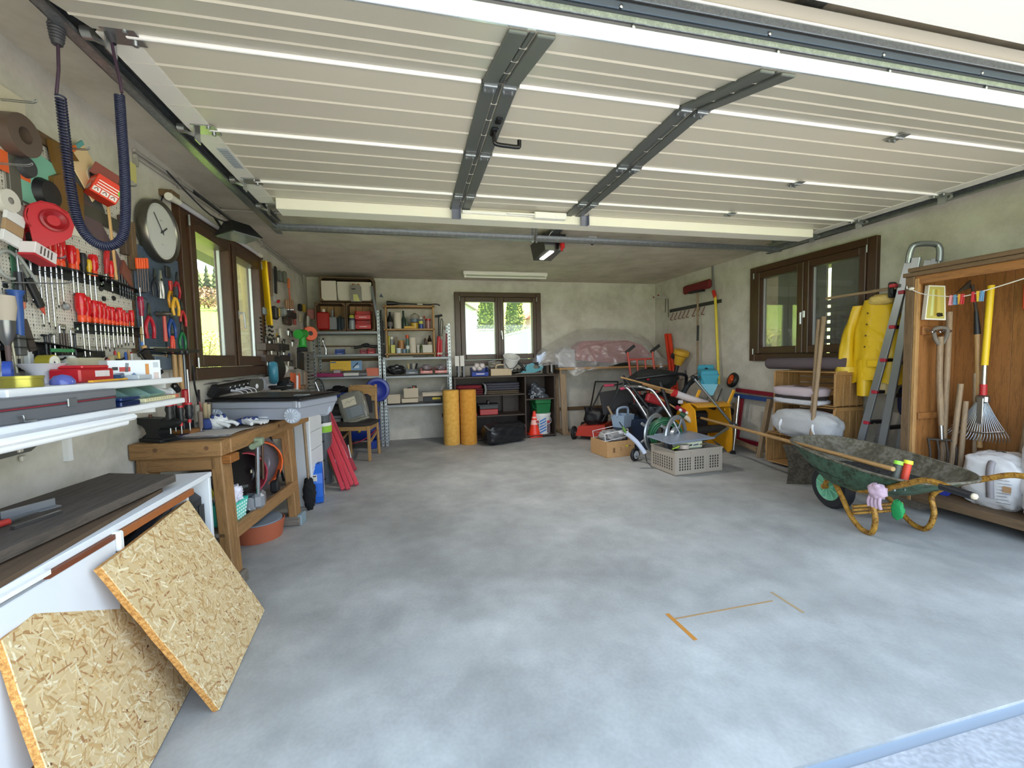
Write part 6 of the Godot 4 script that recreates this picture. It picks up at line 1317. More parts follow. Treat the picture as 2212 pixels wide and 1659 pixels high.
func build_front_left():
	var w := M("dcdfe2", 0.4)
	thing("white_cabinet", "long low white cabinet with open front at the left of the doorway", "cabinet", v(-1.2,0.27,-1.7))
	bb(v(XL, 0.715,-2.29), v(-0.95,0.738,-1.13), 0.003); P("top", w)
	bb(v(XL, 0.0,-2.29), v(-0.955,0.715,-2.268), 0.003); P("side_panel", w); bb(v(XL, 0.0,-2.11), v(-0.97,0.715,-2.09)); P("divider", w); bb(v(XL, 0.27,-1.62), v(-0.96,0.715,-1.6)); P("divider", w)
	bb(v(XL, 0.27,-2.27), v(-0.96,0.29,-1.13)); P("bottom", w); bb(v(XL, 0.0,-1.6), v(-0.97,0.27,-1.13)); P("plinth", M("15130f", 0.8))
	bb(v(-0.957,0.272,-1.585), v(-0.94,0.70,-1.13), 0.003); P("door", M("d8dbdf", 0.35)); bb(v(-0.953,0.70,-1.585), v(-0.939,0.716,-1.33)); P("edge_strip", M("6e3a22", 0.5)); bb(v(-0.953,0.69,-2.09), v(-0.94,0.714,-1.61)); P("edge_strip", M("9c5a2a", 0.5)); bb(v(-0.957,0.655,-1.612), v(-0.93,0.72,-1.588), 0.005); P("corner_post", M("e2e3e0", 0.4)); bb(v(-0.96,0.255,-1.6), v(-0.938,0.272,-1.13)); P("foot_strip", M("8a5428", 0.5))
	br(v(-0.945,0.719,-1.33), v(-0.943,0.722,-1.14), 0.02,0.012); P("peeling_edge", M("e4e2dc", 0.6))
	thing("black_case", "black rounded plastic case standing in the end of the cabinet", "case", v(-1.15,0.29,-2.19)); bb(v(-1.4,0.292,-2.255), v(-0.975,0.66,-2.125), 0.025); P("shell", M("18181a", 0.4))
	for k in 2: bb(v(-0.976,0.36 + 0.02,-2.245 + 0.06 * k), v(-0.97,0.6,-2.2 + 0.06 * k), 0.003)
	P("rib", M("202023", 0.4)); stuff("rib")
	thing("vacuum_hose", "black ribbed hose lying across the cabinet opening", "hose", v(-1.05,0.6,-1.85)); tb(sm([v(-1.02,0.5,-1.63), v(-1.0,0.6,-1.75), v(-1.0,0.645,-1.95), v(-1.05,0.63,-2.07)], 6), 0.026,10); P("hose", M("2b3036", 0.3)); bb(v(-1.4,0.292,-2.05), v(-1.03,0.58,-1.65), 0.03); P("machine", M("1f2124", 0.5))
	# boards lying on the cabinet
	var b1 := [v(-1.04,0.79,-1.15), v(-0.985,0.79,-2.05), v(-1.292,0.79,-2.172), v(-1.40,0.79,-1.15)]
	for k in 2:
		lthing("weathered_board", ["weathered grey wooden board lying on the white cabinet", "second weathered board under the grey one"][k], "board", at_(v(-1.2,0.75,-1.6)))
		XF = cur.transform.affine_inverse()
		if k == 0: board_of(b1[0], b1[1], b1[2], b1[3], -0.03)
		else: board_of(v(-0.95,0.753,-1.14), v(-1.0,0.753,-1.98), v(-1.3,0.753,-2.0), v(-1.3,0.753,-1.14), -0.018)
		P("plank", TX["weathered z"] if k == 0 else tint("brown weathered", "weathered z", "6b543c"))
	lthing("steel_bracket", "small grey steel angle bracket lying on the weathered board", "bracket", Transform3D(Basis(UP, 1.1), v(-1.193,0.79,-1.648))); bx(v(0,0.002,0), v(0.13,0.004,0.03)); bx(v(0,0.014,-0.014), v(0.13,0.024,0.003)); P("angle", M("8f9196", 0.4,0.7))
	lthing("scraper_saw", "hand scraper with a red grip at the near end of the weathered board", "scraper", Transform3D(Basis(UP, 1.2), v(-1.169,0.79,-1.535))); cy(v(-0.1,0.012,0), v(0.0,0.012,0), 0.012,0.01,8); P("grip", M("a4302a", 0.4)); br(v(0,0.012,0), v(0.07,0.014,0), 0.008,0.004); P("shaft", STEEL); br(v(-0.03,0.006,0.06), v(0.1,0.006,0.04), 0.012,0.01); P("blade", STEEL)
	osb("pressed_board", "square pressed strand board leaning on the white cabinet, left one", v(-0.80,0.006,-1.16), v(-0.875,0.006,-1.839), v(-0.934,0.655,-1.58), v(-0.928,0.634,-1.176), 0.02)
	osb("pressed_board", "square pressed strand board leaning in front of the other, right one", v(-0.718,0,-1.672) + v(0,0.005,0), v(-0.765,0,-2.313) + v(0,0.005,0), v(-0.96,0.669,-2.057), v(-0.9,0.667,-1.453), 0.022)
# ---------------------------------------------------------------- the shelves, cabinet and chair along the back wall
func jar(called: String, label: String, category: String, p: Vector3, prof: Array, m: Material, cap: Material = null, band: Array = [], group := ""):
	# a turned container: profile of (radius, height); the last two points are the cap if there is one; band = [y0, y1, radius, colour]
	thing(called, label, category, p, 0, group)
	var n := prof.size() - (2 if cap else 0)
	var body := prof.slice(0, n); body.append(w2(0, prof[n - 1].y)); body.insert(0, w2(0, prof[0].y))
	la(body, p, UP, 18); P("body", m)
	if cap: la([w2(0, prof[n].y - 0.001), prof[n], prof[n + 1], w2(0, prof[n + 1].y)], p, UP, 16); P("cap", cap)
	if band.size() > 0: la([w2(band[2], band[0]), w2(band[2], band[1])], p, UP, 20); P("label", M(band[3], 0.5))
func carton(called: String, label: String, category: String, lo: Vector3, hi: Vector3, hex: String, lid := "", group := ""):
	thing(called, label, category, v((lo.x + hi.x) * 0.5, lo.y, (lo.z + hi.z) * 0.5), 0, group)
	bb(lo, v(hi.x, hi.y - (0.018 if lid != "" else 0.0), hi.z), 0.003); P("body", M(hex, 0.6))
	if lid != "": bb(v(lo.x - 0.003, hi.y - 0.018, lo.z - 0.003), v(hi.x + 0.003, hi.y, hi.z + 0.003), 0.003); P("lid", M(lid, 0.6))
func bin(called: String, label: String, p: Vector3, w: float, h: float, d: float, hex: String, group := ""):
	# an open stacking bin, its low mouth to the room
	thing(called, label, "bin", p, 0, group)
	G = Transform3D(Basis(v(0,0,-1), v(0,1,0), v(1,0,0)), p)
	for s in [-w * 0.5, w * 0.5 - 0.004]: pr([w2(-d * 0.5,0), w2(d * 0.5,0), w2(d * 0.5, h), w2(-d * 0.2, h), w2(-d * 0.56, h * 0.45)], s, s + 0.004)
	G = T0; bb(p + v(-w * 0.5,0,-d * 0.5), p + v(w * 0.5,0.004, d * 0.5)); bb(p + v(-w * 0.5,0,-d * 0.5), p + v(w * 0.5, h, -d * 0.5 + 0.004)); br(p + v(0,0.0, d * 0.5), p + v(0, h * 0.45, d * 0.56), w, 0.004, v(0,0,1)); P("bin", M(hex, 0.4))
	bb(p + v(-w * 0.25, h * 0.2, d * 0.535), p + v(w * 0.25, h * 0.32, d * 0.55)); P("label", M("e0d8d4"))
func angle_post(x: float, z: float, h: float, s: float):
	bb(v(x, 0.0, z - 0.002), v(x + s * 0.036, h, z)); bb(v(minf(x, x + s * 0.002), 0.0, z - 0.036), v(maxf(x, x + s * 0.002), h, z)); P("post", ZINC)
	for k in int(h / 0.05): bb(v(x + s * 0.012,0.03 + 0.05 * k, z - 0.0005), v(x + s * 0.024,0.052 + 0.05 * k, z + 0.001))
	P("slots", M("26282a")); (cur.get_child(cur.get_child_count() - 1) as Node).set_meta("kind", STUFF)
func shelf_unit(label: String, x0: float, x1: float, levels: Array, h0: float, h1: float):
	thing("shelf_unit", label, "shelf", v((x0 + x1) * 0.5,0,-6.62))
	angle_post(x0,-6.41, h0,1.0); angle_post(x1,-6.41, h1,-1.0); angle_post(x0,-6.80, h0,1.0); angle_post(x1,-6.80, h1,-1.0)
	for y in levels: bb(v(x0 + 0.004, y - 0.034,-6.815), v(x1 - 0.004, y, -6.405), 0.003); P("shelf_board", M("84878a", 0.45,0.5))
func build_back():
	var stl: Material = ZINC
	shelf_unit("grey steel shelf unit in the left back corner, fruit crates on top", -1.33,-0.42, [1.675,1.355,1.035,0.69], 1.70,1.97)
	shelf_unit("grey steel shelf unit between the corner shelf and the dark cabinet", -0.40,0.585, [1.29,1.025,0.60], 1.30,1.78)
	# fruit crates on top of the corner shelf
	for k in 3:
		var lo := [v(-1.285,1.677,-6.8), v(-0.875,1.677,-6.8), v(-1.215,2.10,-6.8)][k] as Vector3
		var hi := [v(-0.882,2.085,-6.46), v(-0.49,2.085,-6.46), v(-0.485,2.44,-6.46)][k] as Vector3
		thing("wooden_crate", ["brown wooden crate lying on its side with the red canister, left", "brown wooden crate lying on its side with the red bins, right", "wide wooden crate on top of the other two, holding white boxes"][k], "crate", v((lo.x + hi.x) * 0.5, lo.y, -6.63), 0, "wooden crates on the corner shelf")
		var cm: Material = TX["beam wood x"]
		bb(lo, v(hi.x, lo.y + 0.014, hi.z), 0.002); bb(v(lo.x, hi.y - 0.014, lo.z), hi, 0.002); P("board", cm); bb(lo, v(lo.x + 0.014, hi.y, hi.z), 0.002); P("board", TX["beam wood y"]); bb(v(hi.x - 0.014, lo.y, lo.z), hi, 0.002); P("board", TX["beam wood y"])
		var n := 4
		for i in n: var a := lo.x + (hi.x - lo.x) * i / n; bb(v(a + 0.004, lo.y, lo.z), v(a + (hi.x - lo.x) / n - 0.004, hi.y, lo.z + 0.01)); P("back_slat", TX["pine y"] if k < 2 else TX["beam wood y"])
		for s in [[lo.x, lo.y, 1,1], [hi.x, lo.y, -1,1], [lo.x, hi.y, 1,-1], [hi.x, hi.y, -1,-1]]:
			G = at_(v(s[0], s[1], 0)); pr([w2(0.014 * s[2], 0.014 * s[3]), w2(0.055 * s[2], 0.014 * s[3]), w2(0.014 * s[2], 0.055 * s[3])], hi.z - 0.03, hi.z - 0.012); P("corner_block", cm)
	carton("white_box", "white box in the top crate, the narrow left one", "box", v(-1.195,2.116,-6.78), v(-0.995,2.392,-6.49), "cfc6b8")
	carton("white_box", "white box in the top crate, the wide right one", "box", v(-0.985,2.116,-6.78), v(-0.52,2.385,-6.50), "cdc5b7")
	thing("dark_strip", "thin dark cord across the white boxes", "cord", v(-0.98,2.116,-6.48)); tb(sm([v(-0.99,2.38,-6.488), v(-0.985,2.2,-6.487), v(-0.97,2.13,-6.48), v(-0.93,2.103,-6.465)], 4), 0.004,6); P("cord", M("3a3632"))
	thing("twin_canister", "grey translucent canister with two orange caps on the crates", "canister", v(-0.723,2.098,-6.42))
	G = at_(v(-0.724,2.091,-6.42)); pr([w2(-0.07,0), w2(0.07,0), w2(0.068,0.21), w2(0.04,0.235), w2(-0.05,0.23), w2(-0.072,0.215), w2(-0.065,0.16)], -0.03,0.03); P("body", M("807c74", 0.4));
	for s in [-0.035,0.035]: G = at_(v(-0.724,2.091,-6.42)); cy(v(s, 0.225,0), v(s, 0.25,0), 0.016,-1.0,12); P("cap", M("b06a24", 0.4))
	G = at_(v(-0.724,2.091,-6.42)); pr([w2(-0.035,0.01), w2(0.05,0.005), w2(0.02,0.1), w2(-0.035,0.1)], 0.03,0.032); P("label", M("c0bd77")); G = at_(v(-0.724,2.091,-6.42)); bx(v(-0.03,0.175,0.031), v(0.05,0.018,0.002), 0.001); P("grip_hole", M("2c2a28"))
	thing("steel_profile", "long grey steel profile leaning at the right end of the crates", "profile", v(-0.45,1.68,-6.45)); br(v(-0.43,1.69,-6.44), v(-0.515,2.32,-6.45), 0.03,0.02, v(0,0,1)); P("bar", M("6b6f75", 0.4,0.6))
	thing("blue_rag", "small blue tape end hanging beside the top crate", "tape", v(-0.41,2.25,-6.8)); pr([w2(0,0), w2(0.03,-0.05), w2(-0.02,-0.04)], 0.0,0.004); G = at_(v(-0.42,2.28,-6.86)); V.clear(); NN.clear(); UV.clear(); G = at_(v(-0.41,2.28,-6.875)); pr([w2(0,0), w2(0.03,-0.06), w2(-0.03,-0.05)], 0.0,0.004); P("tape", M("4a6070"))
	thing("red_canister", "red petrol canister with a cream cap in the left crate", "canister", v(-1.19,1.702,-6.5))
	bb(v(-1.279,1.706,-6.55), v(-1.105,1.956,-6.5) + v(0,0,0.02), 0.018); P("body", M("9c1a16", 0.35)); cy(v(-1.182,1.957,-6.52), v(-1.18,1.997,-6.52), 0.024,-1.0,12); P("cap", M("cfc3b0", 0.4))
	thing("grey_canister", "grey metal canister with a tall spout beside the red one", "canister", v(-1.061,1.701,-6.5))
	bb(v(-1.121,1.705,-6.56) , v(-1.01,1.891,-6.5), 0.008); P("body", M("75777a", 0.4,0.4)); cy(v(-1.068,1.892,-6.52), v(-1.067,1.984,-6.52), 0.018,-1.0,12); P("spout", M("6b6d70", 0.4,0.4))
	jar("dark_bottle", "dark blue grey bottle behind the grey canister", "bottle", v(-0.985,1.692,-6.6), [w2(0.035,0), w2(0.035,0.16), w2(0.015,0.2), w2(0.015,0.22)], M("3d454c", 0.2))
	carton("foil_pack", "dark pack with a pale foil label at the right in the left crate", "pack", v(-0.955,1.692,-6.58), v(-0.90,1.87,-6.52), "2a3138")
	jar("yellow_cap_bottle", "bag wrapped bottle with a yellow green cap in the right crate", "bottle", v(-0.808,1.707,-6.52), [w2(0.042,0), w2(0.05,0.05), w2(0.042,0.12), w2(0.045,0.165), w2(0.045,0.165), w2(0.03,0.205)], M("7e8588", 0.3), M("b3b045", 0.4), [0.13,0.16,0.047, "2d2b3c"])
	bin("red_bin", "red stacking bin, lower one in the right crate", v(-0.653,1.715,-6.55), 0.21,0.13,0.14, "b3141a", "red stacking bins")
	bin("red_bin", "red stacking bin full of small parts, upper one in the right crate", v(-0.653,1.715,-6.55) + v(0,0.135,0), 0.21,0.13,0.14, "b8181c", "red stacking bins")
	for k in 5: br(v(-0.679,1.871,-6.5) + v(0.03 * k - 0.05,0.0,0), v(-0.678,1.897,-6.5) + v(0.03 * k - 0.08,0.01,0.01), 0.012,0.004)
	P("parts_inside", M("c6bdb8", 0.4)); stuff("parts_inside")
	# second level
	thing("tap", "chromed tap standing on the second shelf of the corner unit", "tap", v(-1.175,1.355,-6.5)); tb(sm([v(-1.175,1.361,-6.5), v(-1.172,1.427,-6.5), v(-1.193,1.493,-6.5), v(-1.209,1.558,-6.5), v(-1.193,1.584,-6.49)], 4), 0.014,10); P("spout", CHROME); cy(v(-1.175,1.348,-6.5), v(-1.174,1.375,-6.5), 0.022,-1.0,12); P("foot", CHROME)
	bin("blue_bin", "blue open bin on the second shelf of the corner unit", v(-0.987,1.345,-6.52), 0.12,0.085,0.12, "34509c")
	bin("pink_bin", "crimson bin with a clear lid on the second shelf", v(-0.665,1.352,-6.52), 0.1,0.07,0.12, "94353c"); bin("red_bin_small", "red bin beside the crimson one on the second shelf", v(-0.555,1.356,-6.52), 0.1,0.08,0.12, "a31f2a")
	thing("cordless_tool", "long black tool lying over the two red bins", "tool", v(-0.635,1.452,-6.52)); tb(sm([v(-0.792,1.447,-6.5), v(-0.709,1.459,-6.5), v(-0.632,1.478,-6.5), v(-0.569,1.464,-6.5), v(-0.472,1.456,-6.5)], 4), 0.022,10); blob(v(-0.632,1.478,-6.5), v(0.06,0.03,0.04), 0.3,2.0,2); P("body", BLK); cy(v(-0.836,1.448,-6.5), v(-0.785,1.447,-6.5), 0.012,0.018,10); P("nozzle", M("8a8a8c", 0.3,0.5))
	br(v(-1.378,1.487,-6.84), v(-0.832,1.478,-6.84), 0.02,0.02); thing("back_rod", "thin brown rod along the wall behind the second shelf", "rod", v(-0.9,1.46,-6.85)); V.clear(); NN.clear(); UV.clear(); br(v(-1.382,1.487,-6.86), v(-0.815,1.479,-6.86), 0.02,0.02); P("rod", TX["beam wood x"])
	# third level
	for k in 2: carton("magenta_tray", ["magenta tray at the left end of the third shelf", "second magenta tray on the third shelf, right of the first"][k], "tray", [v(-1.361,1.042,-6.56), v(-1.157,1.036,-6.56)][k], [v(-1.15,1.093,-6.43), v(-0.948,1.087,-6.43)][k], "8a1a50", "", "magenta trays")
	thing("cardboard_scrap", "folded brown card lying on the left magenta tray", "card", v(-1.241,1.113,-6.5)); br(v(-1.327,1.103,-6.5), v(-1.179,1.138,-6.5), 0.1,0.006); P("card", TX["cardboard"])
	lthing("yellow_carton", "long yellow carton with a blue picture on the third shelf", "carton", facing(v(-0.91,1.19,-6.5), v(0.03,0.1,1))); bx(v(0,0.0,-0.03), v(0.43,0.14,0.06), 0.002); P("carton", M("d7ad2f", 0.5)); bx(v(0.14,0.0,0.0006), v(0.15,0.138,0.0014)); P("picture", M("6c90b6", 0.5)); br(v(0.09,-0.03,0.002), v(0.16,0.04,0.002), 0.016,0.001, v(0,0,1)); P("picture_shape", M("20252e")); bx(v(0.14,-0.02,0.0016), v(0.07,0.04,0.001)); P("picture_shape", M("b8cbdc")); bx(v(-0.17,0.052,0.0006), v(0.07,0.016,0.0014), 0.0006); P("badge", M("355a94")); bx(v(-0.1,-0.055,0.0006), v(0.12,0.008,0.0014)); bx(v(-0.18,-0.055,0.0006), v(0.05,0.012,0.0014)); P("print", M("6b4a20")); stuff("print")
	for k in 3: bx(v(-0.09,0.03 - 0.02 * k, 0.0004), v(0.2,0.003,0.001))
	P("print_line", M("b8902a")); stuff("print_line")
	carton("white_pack", "white small pack in front of the yellow carton", "pack", v(-0.944,1.044,-6.52), v(-0.736,1.087,-6.43), "c6c3bf"); carton("grey_pack", "grey small pack right of the white one on the third shelf", "pack", v(-0.729,1.044,-6.52), v(-0.616,1.084,-6.43), "6a6b6e")
	carton("salmon_box", "salmon lidded plastic box at the right end of the third shelf", "box", v(-0.632,1.032,-6.58), v(-0.441,1.152,-6.43), "c46a52", "c8735a"); carton("clear_lid", "small clear plastic case on the second magenta tray", "case", v(-1.073,1.089,-6.48), v(-0.983,1.134,-6.43), "9d8f90")
	thing("back_batten", "brown wooden bar along the wall behind the third shelf", "bar", v(-0.9,1.23,-6.85)); br(v(-1.347,1.273,-6.86), v(-0.486,1.275,-6.86), 0.02,0.045); P("bar", TX["beam wood x"])
	# fourth level and floor of the corner unit
	carton("cream_box", "cream box on the lowest shelf of the corner unit", "box", v(-1.224,0.745,-6.55), v(-1.068,0.8,-6.45), "b9b49e"); carton("blue_box", "blue box behind the chair back on the lowest shelf", "box", v(-1.056,0.738,-6.55), v(-0.907,0.806,-6.45), "284a9c")
	thing("black_pump", "black cable bundle and pump on the lowest shelf of the corner unit", "cables", v(-1.047,0.805,-6.55)); blob(v(-1.026,0.844,-6.55), v(0.12,0.055,0.07), 0.5,1.5,3); P("bundle", BLK); tb(sm([v(-1.191,0.805,-6.45), v(-1.153,0.843,-6.45), v(-1.043,0.825,-6.45), v(-0.934,0.887,-6.45)], 5), 0.02,8); P("hose", BLK)
	thing("grease_gun_hose", "thin black hose with metal ends arching at the left shelf post", "hose", v(-1.224,0.888,-6.2)); tb(sm([v(-1.265,0.89,-6.2), v(-1.265,1.003,-6.2), v(-1.218,1.02,-6.2), v(-1.175,0.937,-6.2), v(-1.154,0.746,-6.2)], 6), 0.008,6); P("hose", BLK); cy(v(-1.272,0.984,-6.2), v(-1.231,0.857,-6.2), 0.012,-1.0,8); cy(v(-1.154,0.746,-6.2), v(-1.15,0.714,-6.2), 0.013,-1.0,8); P("fitting", CHROME)
	thing("black_machine", "black machine under the corner shelf with a pale type plate", "machine", v(-1.05,0,-6.2)); blob(v(-1.02,0.5,-6.25), v(0.22,0.17,0.18), 0.2,1.5,4,0.7); P("hood", BLK); bb(v(-1.22,0.12,-6.42), v(-0.86,0.46,-6.0), 0.02); P("body", M("141416", 0.5)); bb(v(-1.03,0.489,-5.99), v(-0.938,0.454,-5.98), 0.002); P("plate", M("a5a5a5")); bb(v(-1.034,0.532,-5.99), v(-0.919,0.502,-5.98), 0.002); P("plate", M("8b8b8d"))
	thing("compressor", "dark blue air compressor behind the chair", "compressor", v(-0.72,0,-6.5))
	tb(sm([v(-0.97,0.26,-6.4), v(-0.9,0.26,-6.4), v(-0.55,0.26,-6.4), v(-0.47,0.26,-6.4)], 3), 0.155,20); P("tank", M("14307f", 0.3)); la([w2(0,0), w2(0.17,0.0), w2(0.175,0.02), w2(0.165,0.05), w2(0.13,0.055), w2(0.12,0.048), w2(0,0.048)], v(-0.49,0.834,-6.4), v(0.08,0,1), 30); bb(v(-0.498,0.67,-6.43), v(-0.4,0.991,-6.395), 0.01); P("belt_guard", M("1b2c8c", 0.3)); tb([v(-0.522,0.584,-6.36), v(-0.495,0.63,-6.36), v(-0.484,0.582,-6.36), v(-0.508,0.346,-6.38)], 0.016,8); P("pipe", M("162c74", 0.3)); bb(v(-0.62,0.0,-6.36), v(-0.52,0.12,-6.28), 0.01); P("foot", M("17358c", 0.4)); cy(v(-0.74,0.3,-6.25), v(-0.74,0.26,-6.22), 0.02,-1.0,10); P("valve", M("b9a42c", 0.4)); tb(sm([v(-1.0,0.14,-6.18), v(-0.8,0.12,-6.17), v(-0.62,0.19,-6.2), v(-0.5,0.3,-6.25)], 5), 0.009,6); P("red_hose", M("a02430", 0.4))
	for x in [-0.85,-0.57]: cy(v(x, 0.0,-6.42), v(x, 0.12,-6.42), 0.02,-1.0,8); P("leg", BLK)
	# chair with a bag of papers
	lthing("chair", "light beech chair with a dark upholstered seat in front of the corner shelf", "chair", Transform3D(Basis(UP, -0.22), v(-0.70,0,-5.77)))
	for s in [-1.0,1.0]:
		br(v(0.2 * s, 0,0.19), v(0.195 * s, 0.44,0.185), 0.036,0.036, v(0,0,1), 0.005); P("leg", TX["beech y"]); tb(sm([v(0.19 * s, 0,-0.24), v(0.185 * s, 0.44,-0.2), v(0.175 * s, 0.7,-0.22), v(0.165 * s, 0.93,-0.27)], 4), 0.021,8); P("leg", TX["beech y"])
		br(v(0.2 * s, 0.41,0.17), v(0.185 * s, 0.41,-0.19), 0.022,0.055, UP, 0.003); P("side_rail", TX["beech z"]); br(v(0.195 * s, 0.22,0.17), v(0.19 * s, 0.32,-0.2), 0.02,0.025); P("stretcher", TX["beech z"])
	br(v(-0.2,0.41,0.185), v(0.2,0.41,0.185), 0.022,0.055, UP, 0.003); P("front_rail", TX["beech x"])
	blob(v(0,0.458,0.0), v(0.235,0.028,0.22), 0.0,1.0,1,0.45,30,12); P("seat", M("2f2a27", 0.9))
	G = Transform3D(Basis(RT, -0.14), v(0,0.72,-0.215)); pr([w2(-0.175,0.0), w2(-0.125,0.0), w2(-0.12,0.06), w2(-0.07,0.09), w2(0.07,0.09), w2(0.12,0.06), w2(0.125,0.0), w2(0.175,0.0), w2(0.185,0.185), w2(0.1,0.215), w2(-0.1,0.215), w2(-0.185,0.185)], -0.014,0.014); P("back_frame", TX["beech x"]); G = Transform3D(Basis(RT, -0.1), v(0,0.72,-0.22)); bx(v(0,-0.04,0), v(0.26,0.24,0.02), 0.005); P("back_pad", M("353235", 0.9))
	lthing("paper_bag", "clear grey plastic bag of papers leaning on the chair back", "bag", Transform3D(Basis(UP, -0.2) * Basis(RT, -0.25) * Basis(BK, 0.3), v(-0.70,0.50,-5.72)))
	blob(v(0,0.17,0), v(0.17,0.2,0.06), 0.12,2.0,6,0.45,34,22); P("film", M("77776f", 0.18)); bx(v(-0.02,0.24,0.066), v(0.17,0.11,0.003)); P("note", M("c6bfa9", 0.6)); tb(sm([v(-0.07,0.23,0.069), v(-0.03,0.26,0.069), v(-0.02,0.23,0.069), v(0.03,0.26,0.069), v(0.05,0.245,0.069)], 4), 0.0015,4); P("scribble", M("4a4a4e")); bx(v(0.02,0.1,0.064), v(0.22,0.14,0.003)); P("paper", M("6f767a", 0.4));
	for k in 6: bx(v(0.04,0.15 - 0.02 * k, 0.0665), v(0.14,0.004,0.001))
	P("print", M("a7adb0")); stuff("print"); blob(v(0.0,-0.02,0.03), v(0.17,0.02,0.05), 0.3,3.0,2,0.6,24,8); P("folded_foot", M("8a8778", 0.2))
	# between the two shelf units
	for k in 3: thing("dark_pole", "dark pole with a white clip upright between the two shelf units, %s" % ["left one", "middle one", "right one"][k], "pole", v(-0.405 + 0.012 * k, 0.6,-6.6), 0, "poles between the shelves"); cy(v(-0.405 + 0.013 * k, 0.6,-6.6 - 0.05 * k), v(-0.41 + 0.012 * k, 2.0 - 0.15 * k, -6.6 - 0.05 * k), 0.012,-1.0,8); P("pole", M("2b2b2d", 0.4)); bx(v(-0.405 + 0.013 * k, 1.25 + 0.25 * k, -6.585 - 0.05 * k), v(0.03,0.012,0.02)); P("clip", M("d8d6d2"))
	# wooden shelf rack on the middle unit
	thing("wooden_rack", "small open wooden rack standing on the middle shelf unit", "rack", v(0,1.3,-6.68))
	for x in [-0.352,0.338]: bb(v(x, 1.291,-6.57), v(x + 0.024,2.075,-6.55), 0.002); P("upright", TX["pine y"]); bb(v(x, 1.291,-6.80), v(x + 0.024,2.075,-6.78), 0.002); P("upright", TX["pine y"])
	for y in [1.355,1.72,2.06]: bb(v(-0.375, y - 0.022,-6.80), v(0.375, y, -6.55), 0.003); P("shelf_board", TX["pine x"])
	thing("umbrella", "folded black umbrella lying on top of the wooden rack", "umbrella", v(0,2.07,-6.62)); la([w2(0,0), w2(0.035,0.01), w2(0.03,0.1), w2(0.012,0.2), w2(0.01,0.55), w2(0.0,0.56)], v(-0.33,2.1,-6.6), v(1,-0.03,0), 10); P("cloth", BLK); tb(sm([v(0.2,2.082,-6.6), v(0.3,2.082,-6.6), v(0.4,2.09,-6.6), v(0.46,2.07,-6.6)], 4), 0.01,8); P("handle", BLK); cy(v(0.12,2.085,-6.6), v(0.2,2.083,-6.6), 0.014,-1.0,10); P("ferrule", M("b3aca2", 0.4))
	var s1 := 1.722
	jar("dark_bottle", "dark green bottle at the left end of the upper rack shelf", "bottle", v(-0.285, s1,-6.62), [w2(0.042,0), w2(0.044,0.13), w2(0.015,0.21), w2(0.015,0.25)], M("1a1d1a", 0.15), null, [0.03,0.1,0.0455, "5a5350"])
	jar("paper_roll", "white paper roll on the upper rack shelf", "paper roll", v(-0.175, s1,-6.6), [w2(0.055,0), w2(0.057,0.235)], M("c9bfae", 0.8)); jar("green_bottle", "tall dark green spray bottle with a trigger, upper rack shelf", "bottle", v(-0.09, s1,-6.63), [w2(0.035,0), w2(0.035,0.12), w2(0.014,0.19), w2(0.014,0.27)], M("23352f", 0.2)); jar("glass_bottle", "clear green bottle lying behind the spray bottle", "bottle", v(-0.05, s1,-6.7), [w2(0.03,0), w2(0.03,0.1), w2(0.012,0.16)], M("5d6a55", 0.15))
	carton("yellow_pack", "small yellow pack on the upper rack shelf edge", "pack", v(-0.085, s1,-6.62), v(0.07, s1 + 0.035,-6.56), "c99b3a"); jar("yellow_jar", "yellow labelled jar with a blue lid on the upper rack shelf", "jar", v(0.07, s1,-6.66), [w2(0.055,0), w2(0.058,0.09), w2(0.06,0.1), w2(0.06,0.145)], M("b8962f", 0.3), M("5a6a7a", 0.3)); jar("film_bag", "clear plastic bag on the jars of the upper rack shelf", "bag", v(0.08, s1 + 0.147,-6.66), [w2(0.08,0.0), w2(0.07,0.05), w2(0.02,0.09)], clear("a8a49a", 0.5,0.15))
	jar("blue_spray", "blue and yellow spray can with a white cap, upper rack shelf", "spray can", v(0.165, s1,-6.6), [w2(0.03,0), w2(0.03,0.13), w2(0.022,0.145), w2(0.018,0.17)], M("2f3f86", 0.3), M("d9d5cc", 0.3), [0.07,0.115,0.0305, "c6c24a"]); jar("red_cup", "clear cup with a red lid at the right end of the upper rack shelf", "cup", v(0.27, s1,-6.62), [w2(0.038,0), w2(0.042,0.12), w2(0.046,0.122), w2(0.046,0.145)], M("8a5a56", 0.2), M("b2201c", 0.3)); jar("red_flask", "red capped flask behind the clear cup", "flask", v(0.22, s1,-6.7), [w2(0.028,0), w2(0.026,0.15), w2(0.012,0.16), w2(0.008,0.2)], M("a79a98", 0.3), M("aa2a22", 0.3))
	s1 = 1.357
